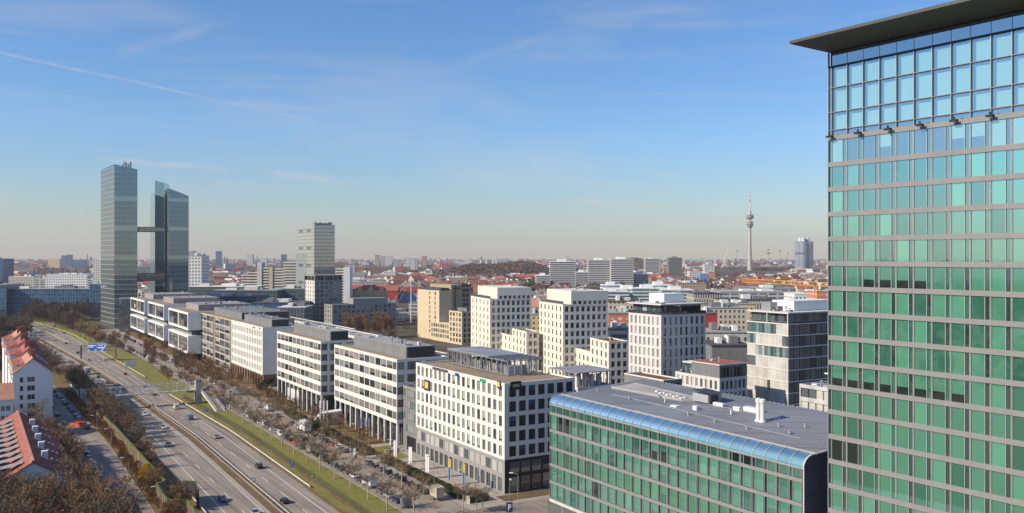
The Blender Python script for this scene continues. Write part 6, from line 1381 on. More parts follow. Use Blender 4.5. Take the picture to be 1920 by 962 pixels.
# long foreground roofs
rn, rf = gp(62, 865, 13), gp(25, 772, 13); Lr = (rf - rn).length; hw = 8.2
C = rn - DB * hw; b = gabled('row_house', 'long red tiled roof with shaded right slope and a row of small white dormers', (C.x, C.y, 0), Lr, hw * 2, 8.2, 13, 'plaster_white', 'red_tile', 'dark_tile')  # shade of the right slope is put into its darker tile colour
mb = MB(); mb.box(hw - .25, hw + .25, -.4, Lr + .4, 12.95, 13.25); mb.build('ridge', 'salmon_tile', b.root)
for j in range(10):
    y = 3 + j * 6.2; mb = MB(); mb.box(.6, 4.4, y, y + 2.4, 8.6, 11.0); mb.build('dormer', 'mid_grey', b.root); mb = MB(); mb.quad(((.2, y - .2, 10.9), (.2, y + 2.6, 10.9), (6.6, y + 2.6, 12.3), (6.6, y - .2, 12.3))); mb.build('dormer_roof', 'grey_wall', b.root)
for j in range(5):
    y = 10 + j * 11; mb = MB(); mb.box(hw + 2.2, hw + 3.4, y, y + 1.3, 10.8, 12.9); mb.build('chimney', 'plaster_white', b.root)
    for q in range(3): mb = MB(); mb.box(hw + 4 + q * .9, hw + 4.5 + q * .9, y + 2, y + 3, 10.2 - q * .5, 10.7 - q * .5); mb.build('skylight', 'alu', b.root)
C = rn - DB * (hw + 17) + DA * 4; b = gabled('row_house', 'second long red tiled roof parallel to the first at the left picture edge', (C.x, C.y, 0), Lr - 8, 15, 7.5, 12, 'plaster_white', 'red_tile', 'red_tile')
for j in range(7): y = 3 + j * 7; mb = MB(); mb.box(8.5, 12.5, y, y + 3, 8.6, 10.6); mb.build('dormer', 'plaster_white', b.root); mb = MB(); mb.quad(((6, y - .2, 11.6), (6, y + 3.2, 11.6), (13, y + 3.2, 10.4), (13, y - .2, 10.4))); mb.build('dormer_roof', 'red_tile', b.root)
C = at(-45, 266); W3 = (at(23, 272) - C).length; b = Bld('low_house', 'low white house with orange-red roof at the left picture edge before the gable', 'house', C, 13, W3, 12.3, ANG)
mb = MB(); ops = b.grid(.5, W3 - .5, 6, 1.1, [8.8, 5.9, 3, .4], 1.6); b.face(mb, 'R', 0, W3, 0, 12.3, ops, ['glass_dark', 'glass_mid'], depth=.15, mull=1, frame='frame_white'); b.plain(mb, 0, 12.3, 0, 'LBF'); mb.build('wall', 'plaster_white', b.root)
mb = MB(); mb.quad(((-.4, -.5, 12.2), (W3 + .4, -.5, 12.2), (W3 + .4, 6.5, 16.4), (-.4, 6.5, 16.4))); mb.quad(((-.4, 13.5, 12.2), (W3 + .4, 13.5, 12.2), (W3 + .4, 6.5, 16.4), (-.4, 6.5, 16.4))); mb.quad(((W3, 0, 12.3), (W3, 13, 12.3), (W3, 6.5, 16.3))); mb.build('roof', 'salmon_tile', b.root); b.finish()
C = gp(159.5, 757); b = Bld('low_shed', 'low white long building with window strip between parked cars and tree clump', 'garage', C, ext(C, DA, 131), 6, 4.4, ANG)
mb = MB(); b.face(mb, 'L', 0, b.L, 0, 4.4, b.grid(.5, b.L - .5, 12, 1.7, [1.3], 1.5), ['glass_dark', 'glass_mid'], depth=.2); b.plain(mb, 0, 4.4, 0, 'RBF'); mb.build('wall', 'plaster_white', b.root); b.roof(4.4, 'moss', 'plaster_white', .2, .3); b.finish()
# ---------------------------------------------------------------- middle distance
SPEC = [(1400, 1412, 425, 3400), (1490, 1526, 450, 3100), (820, 1040, 487, 2500), (1330, 1480, 487, 3500), (1125, 1220, 480, 4300)]
def slab(name, label, px0, px1, pyt, Y, depth, wall, roof='roof_pale', ang=0.0, base=0, cat='building', grp=None, extra=None, steps=None, rmat=None):
    """free-standing block whose camera side spans px0..px1 at distance Y and whose roof edge shows at pyt"""
    SPEC.append((px0, px1, pyt, Y)); C = at(px0, Y); z = zat(pyt, Y); d = Vector((math.cos(ang), math.sin(ang), 0)); W = ext(C, d, px1)
    o = empty(name, C, ang, label, cat, grp); mb = MB(); mb.box(0, W, 0, depth, base, z - .02, bottom=False); mb.build('wall', wall, o)
    mb = MB(); mb.box(-.3, W + .3, -.3, depth + .3, z - .02, z + .5); mb.build('roof', roof, o)
    rr = random.Random(int(px0 * 7 + Y))
    for i in range(2 if extra is None else extra):
        mb = MB(); x = rr.uniform(.1, .7) * W; w_ = rr.uniform(.1, .25) * W; y = rr.uniform(.2, .5) * depth; mb.box(x, x + w_, y, y + depth * .3, z + .5, z + rr.uniform(2, 3.6)); mb.build('plant_room', rr.choice(['light_grey_wall', 'plaster_white', 'mid_grey']), o)
    return o, W, z
def banded(name, label, px0, px1, pyt, Y, depth, fl=3.3, base=0, ang=0.0, dark='dark_grey', lite='plaster_white', split=.85, grp=None, bh=1.15, cat='tower block'):
    SPEC.append((px0, px1, pyt, Y)); C = at(px0, Y); z = zat(pyt, Y); d = Vector((math.cos(ang), math.sin(ang), 0)); W = ext(C, d, px1); o = empty(name, C, ang, label, cat, grp)
    mb = MB(); mb.box(1, W - 1, 1, depth - 1, 0, z - 1); mb.build('wall', dark, o); k = 0
    while z - fl * k > 1: mb = MB(); zz = z - fl * k; mb.box(0, W, 0, depth, zz - bh, zz); mb.build('balcony_band', lite, o); k += 1
    mb = MB(); mb.box(W * .3, W * .65, depth * .3, depth * .7, z, z + 3.2); mb.build('plant_room', lite, o)
    return o
G1 = None
banded('banded_tower', 'leftmost of three white banded apartment towers beyond the punched-window towers', 1031, 1079, 490.2, 1350, 30, 3.0)
banded('banded_tower', 'middle of three white banded apartment towers on the skyline', 1103, 1144.5, 487.3, 1500, 30, 3.0)
banded('banded_tower', 'rightmost of three white banded apartment towers on the skyline', 1146, 1188, 485.5, 1480, 32, 3.0)
banded('banded_block', 'low banded block left of the three white banded towers', 1005, 1032, 516.5, 1300, 40, 3.0); banded('banded_block', 'low banded block between the left and middle banded towers', 1079, 1104, 510, 1420, 30, 3.0); banded('banded_block', 'low banded block right of the three banded towers', 1187, 1217, 514, 1500, 30, 3.0)
banded('grey_highrise', 'left of two distant grey towers right of the banded towers', 1210, 1237, 485, 2200, 30, 3.2, dark='mid_grey', lite='light_grey_wall'); banded('grey_highrise', 'right of two distant grey towers left of the television tower', 1253, 1279.5, 483, 2150, 30, 3.2, dark='mid_grey', lite='grey_wall')
# stepped white residential block
rt = empty('stepped_block', at(451, 1050), 0, 'long stepped cream residential block with balcony bands left of the tall high-rise', 'apartment building')
def stepb(px0, px1, pyt, Y, dpt, bands=True, m='warm_white'):
    x0, x1 = at(px0, 1050).x - at(451, 1050).x, at(px1, 1050).x - at(451, 1050).x; z = zat(pyt, 1050)
    mb = MB(); mb.box(x0, x1, 1.2 + Y, dpt, 0, z); mb.build('wall', 'blind_brown' if bands else m, rt)
    if bands:
        mb = MB(); q = z
        while q > 2: mb.box(x0, x1, Y, dpt, q - 1.5, q); q -= 3.2
        mb.build('balcony_band', 'warm_white', rt)
for a in ((451, 463, 515, 2, 20), (463, 482.5, 510, 1, 20), (491, 504, 501.6, 0, 22), (511, 531, 503, 1, 22), (531, 554, 491, 0, 24)): stepb(*a)
stepb(482.5, 491, 492, -2, 14, False, 'light_grey_wall'); stepb(504, 511, 501, -1, 14, False, 'tan_light')
stepb(628, 648, 503, 4, 24); stepb(644, 655.5, 501, 0, 20, False, 'plaster_white')
slab('white_highrise', 'pale tower with gridded side standing right behind the shorter twin tower', 353, 378, 480, 1000, 25, 'wall_bright', base=0, cat='tower block'); slab('white_highrise', 'pale slab tower just left of the taller twin tower', 174.5, 200, 486, 1300, 20, 'wall_b', 'plaster_white', cat='tower block')
slab('blue_highrise', 'blue tower cut by the left picture edge on the skyline', -20, 6, 485.5, 1400, 30, 'wall_blueglass', cat='tower block')
# blue glass office behind the wood
slab('glass_office', 'long blue glass office behind the dark wood at far left', 12, 172, 542, 820, 20, 'wall_blueglass', 'alu', extra=3, cat='office building'); slab('glass_office', 'taller end of blue glass office at the left picture edge', -60, 12, 534, 812, 24, 'wall_blueglass', 'alu', cat='office building'); slab('glass_office', 'blue glass office wing beside the taller twin tower', 168, 192, 533, 800, 20, 'wall_blueglass', 'alu', cat='office building')
for a in (('courtyard_block', 'white courtyard block with square openings beyond the blue glass office', 87, 163, 515, 1350, 25, 'wall_bright'), ('beige_block', 'beige flat roofed block left of the white courtyard block', 16, 63, 519, 1380, 25, 'wall_a'), ('grey_block', 'small grey block between beige block and white courtyard block', 63, 87, 522, 1360, 20, 'wall_d'), ('courtyard_block', 'white block right of the white courtyard block, next to the taller twin tower', 163, 180, 525, 1340, 20, 'wall_d')):
    slab(a[0], a[1], *a[2:7], a[7], 'plaster_white', extra=4, cat='apartment building')
for a in (('teal_office', 'pale stepped office with bright roof right of the shorter twin tower', 354, 480, 538, 880, 30, 'wall_tealglass', 'plaster_white'), ('teal_office', 'long teal glass office below the cream stepped block', 400, 520, 545, 840, 20, 'wall_tealglass', 'alu'), ('teal_office', 'teal glass office wing left of the slim grey tower', 512, 574, 542, 860, 30, 'wall_tealglass', 'alu'),
          ('dark_glass_office', 'low dark glass office with flat roof behind the stacked white boxes', 356, 480, 558, 780, 40, 'wall_blueglass', 'dark_grey'), ('dark_glass_office', 'low dark glass hall before the slim grey tower', 470, 572, 569, 700, 40, 'wall_blueglass', 'dark_grey'), ('canopy_block', 'low block with pale flat roof edge left of the slim grey tower foot', 520, 572, 577, 620, 25, 'wall_tealglass', 'light_grey_wall'),
          ('dark_glass_office', 'dark low office roof behind the stacked white framed boxes', 300, 400, 566, 730, 30, 'wall_blueglass', 'roof_pale')):
    slab(a[0], a[1], *a[2:7], a[7], a[8], extra=5, cat='office building')
def house_row(name, label, px0, px1, pye, pyr, Y, depth, wall, roof, cat='house', gables=0, ang=0.0, grp=None, dorm=0):
    SPEC.append((px0, px1, pyr, Y)); C = at(px0, Y); d = Vector((math.cos(ang), math.sin(ang), 0)); W = ext(C, d, px1); ez, rz = zat(pye, Y), zat(pyr, Y + depth / 2); o = empty(name, C, ang, label, cat, grp)
    mb = MB(); mb.box(0, W, 0, depth, 0, ez, bottom=False)
    for x in (0, W): mb.quad(((x, 0, ez), (x, depth, ez), (x, depth / 2, rz)))
    mb.build('wall', wall, o); mb = MB()
    mb.quad(((-.4, -.5, ez - .3), (W + .4, -.5, ez - .3), (W + .4, depth / 2, rz), (-.4, depth / 2, rz))); mb.quad(((-.4, depth + .5, ez - .3), (W + .4, depth + .5, ez - .3), (W + .4, depth / 2, rz), (-.4, depth / 2, rz))); rf = mb.build('roof', roof, o)
    for g in range(gables):
        x = W * (g + .5) / gables; w_ = 3.2; mb = MB(); mb.quad(((x - w_, -.3, ez - 2), (x + w_, -.3, ez - 2), (x + w_, -.3, ez + .5), (x, -.3, ez + 4.5), (x - w_, -.3, ez + .5))); mb.quad(((x - w_, -.3, ez + .5), (x, -.3, ez + 4.5), (x, depth * .4, ez + 4.5))); mb.quad(((x + w_, -.3, ez + .5), (x, -.3, ez + 4.5), (x, depth * .4, ez + 4.5))); mb.build('gable', wall, o)
    for g in range(dorm): x = W * (g + .5) / dorm; mb = MB(); mb.box(x - 1, x + 1, .6, depth * .3, ez, ez + 2.2); mb.build('dormer', roof, rf); 
    for g in range(3): x = W * (g + .3) / 3; mb = MB(); mb.box(x, x + 1.2, depth * .45, depth * .55, rz - 1, rz + 1.5); mb.build('chimney', roof, rf)
    return o
house_row('row_house', 'long yellow apartment row with white gables and red roof right of the slim grey tower', 643, 726, 543.5, 533.5, 1080, 14, 'wall_yellow', 'red_tile', gables=4, dorm=8, cat='apartment row')
house_row('row_house', 'dark red end house between the yellow row and the blue row', 726, 746, 545, 534, 1060, 16, 'red_wall', 'red_tile', cat='apartment row')
house_row('row_house', 'blue apartment row with dark roof behind the white mast', 746, 800, 549, 538, 1075, 14, 'wall_sky', 'dark_tile', dorm=8, cat='apartment row'); house_row('row_house', 'blue house seen right of the tan tower', 846, 892, 551, 537, 900, 14, 'wall_sky', 'dark_tile', dorm=5, cat='apartment row')
house_row('row_house', 'long red roof behind the left punched-window tower', 846, 968, 541, 533, 1100, 14, 'wall_c', 'red_tile', dorm=14, cat='apartment row')
house_row('row_house', 'orange-red roof just behind the tan tower', 870, 900, 548, 536, 800, 12, 'wall_c', 'red_tile', cat='apartment row')
slab('flat_hall', 'flat beige hall behind the yellow apartment row', 655, 727, 530, 1350, 40, 'wall_a', 'roof_pale'); slab('flat_hall', 'white flat office beyond the yellow row', 655, 712, 524, 1600, 30, 'wall_b', 'plaster_white'); slab('old_mill', 'grey brick factory with arched windows behind the tan tower', 843, 877, 521, 1500, 25, 'wall_c', 'roof_pale')
# white-green office complex behind the towers
for i, a in enumerate(((1117, 1180, 546, 980), (1150, 1210, 541, 1010), (1185, 1250, 540, 1000), (1215, 1262, 534, 1040), (1240, 1302, 543, 990), (1130, 1168, 534, 1060))):
    banded('terraced_office', f'white terraced office with pale green glass beyond the punched-window towers, {ORD[i]} wing', a[0], a[1], a[2], a[3], 34, 3.6, dark='pale_panel', lite='plaster_white', bh=1.2, cat='office building')
for a in (('flat_hall', 'wide pale roofed hall left of the yellow crane', 1351, 1478, 548, 860, 60, 'wall_d', 'roof_pale'), ('flat_hall', 'pale roofed hall wing behind the yellow crane jib', 1400, 1492, 541, 960, 50, 'wall_d', 'roof_pale'), ('striped_block', 'block with vertical dark and pale stripes behind the grey-white tower', 1301, 1353, 551, 700, 30, 'wall_stripe', 'dark_grey'), ('striped_block', 'long dark block with thin vertical stripes left of the layered tower', 1353, 1468, 563, 640, 24, 'wall_stripe', 'dark_grey'),
          ('cream_block', 'cream terraced apartment block left of the layered tower', 1322, 1402, 578, 520, 16, 'wall_a', 'roof_pale'), ('cream_block', 'pale yellow apartment block beside the layered tower', 1350, 1416, 571, 560, 20, 'wall_yellow', 'roof_pale'), ('red_block', 'red painted apartment block right of the pale grey tower', 1323, 1345, 588, 480, 18, 'red_wall', 'roof_grey'), ('beige_terrace', 'beige terrace block with flat roof between grey tower and layered tower', 1322, 1404, 624, 380, 20, 'wall_a', 'roof_pale'), ('dark_annex', 'low dark roofed building behind the red-brown roof', 1335, 1404, 649, 330, 18, 'mid_grey', 'dark_grey'),
          ('pink_block', 'salmon pink apartment block between the right punched-window tower and grey tower', 1141, 1180, 588, 470, 16, 'wall_pink', 'roof_pale'), ('cream_block', 'pale green-cream block above the pink block', 1141, 1195, 566, 560, 20, 'wall_a', 'roof_green'), ('grey_annex', 'small grey flat roof below the pink block', 1142, 1180, 618, 410, 20, 'wall_d', 'roof_grey'), ('yellow_block', 'yellow and white house between the two punched-window towers', 996, 1012, 590, 520, 16, 'wall_yellow', 'roof_pale'), ('white_shed', 'white building between the left punched-window tower and the tan tower', 868, 884, 585, 600, 14, 'wall_b', 'roof_pale'),
          ('white_roofs', 'bright white roofed offices right above the layered tower', 1490, 1553, 552, 760, 30, 'wall_bright', 'plaster_white'), ('brick_block', 'orange brick block beside the green tower beyond the crane mast', 1534, 1560, 546, 620, 24, 'wall_pink', 'plaster_white'),
          ('tan_block', 'flat orange-tan block left of the bare trees before the television tower', 1246, 1280, 529, 1150, 20, 'wall_c', 'salmon_tile'), ('tan_block', 'low brick-red school block beyond the white terraced offices', 1272, 1324, 531, 1120, 20, 'wall_c', 'roof_pale'), ('red_hall', 'small bright red roofed hall on the way to the television tower', 1293, 1319, 508, 1700, 25, 'wall_b', 'sign_red'), ('blue_hall', 'small blue glass hall beside the red roofed hall', 1313, 1329, 513, 1560, 20, 'blue_wall', 'plaster_white'), ('orange_hall', 'small orange hall right of the blue glass hall', 1329, 1341, 511, 1600, 20, 'wall_pink', 'salmon_tile'), ('white_block', 'white office with pale tower above the red roofed hall', 1321, 1340, 496, 2000, 20, 'wall_b', 'plaster_white')):
    slab(a[0], a[1], *a[2:7], a[7], a[8], extra=4, cat='building')
# mast with stays
p = at(771, 750); rt = empty('stayed_mast', p, 0, 'white mast with slanting stay cables before the blue apartment row', 'mast'); z = zat(521, 750); mb = MB(); mb.bar((0, 0, 0), (0, 0, z), .7, n=8, r2=.3); mb.build('mast', 'rail_white', rt)
for dx in (-24, -16, 16, 24): mb = MB(); mb.bar((0, 0, z - 1), (dx, 6, 8), .12); mb.build('cable', 'rail_white', rt)
mb = MB(); mb.box(-26, 26, 0, 10, 7.4, 8.2); mb.build('bridge_deck', 'roof_pale', rt)
# yellow tower crane
p = at(1533, 330); q = at(1393, 372); dd = q - p; rt = empty('tower_crane', p, math.atan2(dd.y, dd.x), 'yellow tower crane with long lattice jib beside the green tower', 'crane'); ln = dd.length; zj = 43.8
def lattice(mb, a, e, w_, n, r=.06):
    a, e = Vector(a), Vector(e); d = (e - a).normalized(); u = Vector((0, 1, 0)) if abs(d.y) < .5 else Vector((1, 0, 0)); v = d.cross(u).normalized(); u = v.cross(d).normalized()
    cs = [u * sx * w_ / 2 + v * sy * w_ / 2 for sx, sy in ((-1, -1), (1, -1), (1, 1), (-1, 1))]
    for c in cs: mb.bar(a + c, e + c, r)
    for i in range(n):
        p0, p1 = a.lerp(e, i / n), a.lerp(e, (i + 1) / n)
        for k in range(4): mb.bar(p0 + cs[k], p1 + cs[(k + 1) % 4], r * .65, n=3)
mb = MB(); lattice(mb, (0, 0, 0), (0, 0, zj + 1), 1.6, 24, .12); mb.build('mast', 'crane_yellow', rt)
mb = MB(); lattice(mb, (1, 0, zj + 1), (ln, 0, zj + 1.2), 1.35, 26, .10); mb.build('jib', 'crane_yellow', rt); mb = MB(); lattice(mb, (-11, 0, zj + 1), (-.8, 0, zj + 1), 1.2, 6, .1); mb.build('counter_jib', 'crane_yellow', rt)
mb = MB(); mb.box(-1, 1, -2.2, -1, zj - .8, zj + 1.2); mb.build('cabin', 'white_box', rt); mb = MB(); mb.box(-11, -8.5, -.8, .8, zj - 1.4, zj + 1.2); mb.build('counterweight', 'concrete', rt)
# television tower
p = at(1406, 3400); rt = empty('television_tower', p, 0, 'slender concrete television tower with two round decks and striped antenna', 'television tower'); zz = lambda py: zat(py, 3400)
mb = MB(); mb.lathe([(9, 0), (7.2, 40), (6, 90), (5.2, 150), (5, zz(428)), (4.6, zz(395))], 24); mb.build('shaft', 'tower_concrete', rt)
def pod(prof, m, nm): mb = MB(); mb.lathe([(r, zz(py)) for r, py in prof], 28); mb.build(nm, m, rt)
pod([(5.5, 428), (11, 424), (12, 423)], 'tower_concrete', 'deck'); pod([(12, 423), (12, 419.5)], 'mid_grey', 'deck_window'); pod([(12.6, 419.5), (12.6, 418), (8, 417.5), (13, 416.5), (13, 415.5), (5, 415)], 'tower_concrete', 'deck')
pod([(5, 412), (10, 411), (13.5, 409)], 'tower_concrete', 'deck'); pod([(13.5, 409), (14.5, 406.5)], 'mid_grey', 'deck_window'); pod([(14.8, 406.5), (14.8, 405), (9, 404.6), (13.5, 403.6), (13.5, 402.6), (5, 402), (6.5, 399), (3, 397)], 'tower_concrete', 'deck')
ys_ = [395, 389, 384, 379, 374, 370, 366, 362, 359, 355]
for i, (a, e) in enumerate(zip(ys_, ys_[1:])): mb = MB(); r_ = 2.3 - i * .2; mb.lathe([(r_, zz(a)), (r_, zz(e))], 10); mb.build('antenna_section', ['white_box', 'sign_red'][i % 2] if i > 1 else 'white_box', rt)
# four cylinder tower
p = at(1507.5, 3100); rt = empty('cylinder_tower', p, .35, 'silver office tower of four clustered cylinders near the right skyline', 'office tower'); zz = lambda py: zat(py, 3100)
for i in range(4):
    t = math.pi / 4 + i * math.pi / 2; c = (16 * math.cos(t), 16 * math.sin(t)); mb = MB(); mb.lathe([(14.2, 4), (14.2, zz(455)), (11, zz(453)), (0, zz(453))], 24, 0, c); cy = mb.build('cylinder', 'blue_glass', rt); mb = MB(); q = 6.0
    while q < zz(455):
        if not zz(477) < q < zz(474): mb.lathe([(14.5, q), (14.5, q + 2.2)], 24, 0, c)
        q += 3.9
    mb.build('floor_band', 'alu', cy); mb = MB(); mb.lathe([(7, zz(453)), (7, zz(446)), (0, zz(446))], 12, 0, (c[0] * .75, c[1] * .75)); mb.build('roof_drum', 'white_box', cy)
# tent roof and its leaning mast
rt = empty('tent_roof', at(1350, 3500), 0, 'pale tent roofs with tall leaning mast left of the television tower', 'stadium roof')
o0 = at(1350, 3500)
def tent(px, pyt, w_, par): 
    c = at(px, 3500); mb = MB(); zt = zat(pyt, 3500); n = 16
    for k in range(n):
        a0, a1 = 2 * math.pi * k / n, 2 * math.pi * (k + 1) / n; prev = None
        for j in range(6):
            t0, t1 = j / 6, (j + 1) / 6; f = lambda t: (w_ * t, zt - (zt - 14) * (1 - (1 - t) ** 3))
            (r0, z0), (r1, z1) = f(t0), f(t1); mb.quad(((c.x - o0.x + r0 * math.cos(a0), r0 * math.sin(a0), z0), (c.x - o0.x + r0 * math.cos(a1), r0 * math.sin(a1), z0), (c.x - o0.x + r1 * math.cos(a1), r1 * math.sin(a1), z1), (c.x - o0.x + r1 * math.cos(a0), r1 * math.sin(a0), z1)))
    mb.build('membrane', 'tent', par)
for px, py, w_ in ((1361, 488, 34), (1400, 494, 45), (1440, 493, 60), (1470, 492, 60), (1385, 495, 40)): tent(px, py, w_, rt)
mb = MB(); a = at(1347, 3500) - o0; e = at(1358.7, 3500) - o0; mb.bar((a.x, -60, 10), (e.x, -60, zat(468, 3500)), 2.2, n=8, r2=1.2); mb.build('leaning_mast', 'white_box', rt)
for px, pyt, lab in ((1382, 471, 'thin floodlight mast left of the television tower'), (1462, 471, 'thin floodlight mast right of the television tower'), (1477, 475, 'shorter floodlight mast right of the television tower'), (1440.5, 469, 'dish mast with crown of antennas between television tower and cylinders')):
    p = at(px, 3600); mb = MB(); z = zat(pyt, 3600); mb.bar((0, 0, 0), (0, 0, z), 1.0, n=6, r2=.7); mb.lathe([(0, z - 2), (3, z), (3, z + 4), (0, z + 4.5)], 8)
    if px == 1440.5: mb.lathe([(0, z - 16), (9, z - 13), (9, z - 10), (1, z - 9)], 12)
    o = mb.build('mast', 'grey_wall'); o.location = p; tag(o, lab, 'mast')
# skyline landmarks far away
for i, (px0, px1, pyt, Y, m, lab) in enumerate(((115, 124, 479, 5000, 'wall_blueglass', 'left slab of the small blue twin towers on the far left skyline'), (125, 132.5, 477.5, 5000, 'wall_blueglass', 'right slab of the small blue twin towers on the far left skyline'), (404.5, 413.5, 471, 4500, 'wall_blueglass', 'slim blue glass tower on the skyline between twin towers and high-rise'), (353.5, 363, 471, 3200, 'wall_d', 'grey tower peeping out behind the shorter twin tower'), (462, 474, 477, 5200, 'wall_b', 'pale hospital-like block on the skyline'), (527, 535.5, 477, 4200, 'wall_blueglass', 'rounded bluish tower left of the high-rise'),
        (703, 711, 478, 5000, 'wall_c', 'brownish tower on the skyline right of the high-rise'), (714, 720, 480, 5000, 'wall_d', 'small grey tower on the skyline right of the brownish tower'), (721, 735, 480, 5000, 'wall_b', 'broad pale tower block on the middle skyline'), (760, 768, 483, 4500, 'wall_b', 'small pale block on the middle skyline'), (769, 777, 484, 3600, 'wall_b', 'white tower block on the middle skyline'), (777, 783, 484.5, 3600, 'wall_d', 'grey tower block touching the white one on the middle skyline'), (791.5, 800, 480, 4300, 'wall_c', 'tan tower block left of the wooded hill'), (488, 500, 484, 4500, 'wall_b', 'wide pale block behind the stepped cream block'), (90, 112, 485, 4200, 'wall_yellow', 'pale yellow cluster on the far left skyline'), (135, 158, 487, 4200, 'wall_blueglass', 'low blue block right of the far blue towers'), (1060, 1067, 481, 3500, 'wall_b', 'white chimney-like block above the left banded tower'))):
    slab('distant_tower', lab, px0, px1, pyt, Y, 25, m, 'light_grey_wall', cat='tower block', extra=0)
for (px, pyt, Y, w_, lab) in ((164, 473, 5200, 4, 'thin dark church spire on the far left skyline'), (170, 480, 4200, 10, 'white church tower with pointed top on the left skyline'), (13, 489, 3600, 9, 'small white church tower at the far left'), (421, 481, 4600, 7, 'left one of two small dark domed church towers'), (425.5, 481, 4600, 7, 'right one of two small dark domed church towers'), (482.5, 476, 5200, 4, 'thin spire left of the high-rise'), (902.5, 479, 3300, 7, 'tall church tower before the wooded hill')):
    p = at(px, Y); z = zat(pyt, Y); rt = empty('church_tower', p, .3, lab, 'church tower'); mb = MB(); mb.box(-w_ / 2, w_ / 2, -w_ / 2, w_ / 2, 0, z * .72); mb.build('tower', 'plaster_white' if 'white' in lab or 'tall' in lab else 'mid_grey', rt); mb = MB(); mb.lathe([(w_ * .62, z * .72), (w_ * .4, z * .85), (0, z)], 8); mb.build('spire', 'mid_grey', rt)
# hills
def hill(px0, px1, pyt, Y, dp):
    a, e = at(px0, Y), at(px1, Y); z = zat(pyt, Y); mb = MB(); n, m = 24, 8; rr = random.Random(int(px0))
    hh = lambda u, v: max(0, z * (math.sin(math.pi * u) ** .55) * (1 - (2 * v - 1) ** 2) * ((.42 + .58 * min(1, max(0, (u - .15) / .5))) if px0 == 840 else .85 + .15 * math.sin(u * 9 + 1)) - 1)
    for i in range(n):
        for j in range(m):
            q = lambda i, j: (a.x + (e.x - a.x) * i / n, Y - dp / 2 + dp * j / m, hh(i / n, j / m)); mb.quad((q(i, j), q(i + 1, j), q(i + 1, j + 1), q(i, j + 1)))
    struct('hill', mb, 'ground_park'); return hh, a, e
clump = MB()
def blobtree(mb, p, r, h, rr, n=22):
    for i in range(n):
        t, s_, zz = rr.uniform(0, 6.28), rr.random() ** .6, rr.random(); c = p + Vector((math.cos(t) * r * s_ * math.sin(math.pi * (.2 + .75 * zz)), math.sin(t) * r * s_, h * (.15 + .85 * zz)))
        u = Vector((rr.gauss(0, 1), rr.gauss(0, .6), rr.gauss(0, 1))).normalized() * r * rr.uniform(.2, .5); v = Vector((rr.gauss(0, 1), rr.gauss(0, .6), rr.gauss(0, 1))).normalized() * r * rr.uniform(.2, .45); mb.quad((c - u, c - v, c + u, c + v))
rr = random.Random(41)
for (px0, px1, pyt, Y, dp, cnt) in ((842, 1046, 491, 2500, 500, 2200), (1120, 1222, 483, 4300, 500, 500), (1330, 1500, 496, 3700, 300, 250)):
    hh, a, e = hill(px0, px1, pyt, Y, dp)
    for i in range(cnt):
        u, v = rr.random(), rr.random() * .6; blobtree(clump, Vector((a.x + (e.x - a.x) * u, Y - dp / 2 + dp * v, hh(u, v) - 2)), rr.uniform(4, 7), rr.uniform(7, 11), rr, 14)
tag(clump.build('hill_woods', 'twig_far'), 'dark bare woods covering the distant low hills', 'woods', kind='stuff')
# ---------------------------------------------------------------- the city out to the horizon
rr = random.Random(99)
far = MB(); FM = ['wall_a', 'wall_b', 'wall_c', 'wall_d', 'wall_far', 'red_tile', 'roof_grey', 'roof_pale', 'plaster_white', 'salmon_tile', 'dark_tile', 'roof_brown']
def blocked(px, Y):
    if px > 1600: return True
    p = at(px, Y)
    if Y < 1080 and px < 200: return True
    if Y < 1050 and 190 <= px < 640: return True
    if Y < 760: return True
    return False
cells = []
tries = 0
while len(cells) < 3300 and tries < 60000:
    tries += 1; px = rr.uniform(-60, 1560); py = 480 + 35 * 1700 / 800 * (rr.random() ** 1.5) * 1.0 + 4.5; Y = 35 * 1700 / (py - 480)
    if Y < 760 or Y > 11500 or blocked(px, Y): continue
    if 815 < px < 1040 and 2200 < Y < 2900: continue
    p = at(px, Y)
    cells.append((Y, px, p))
cells.sort(key=lambda t: t[0])
NEAR = []; cat_n = {}
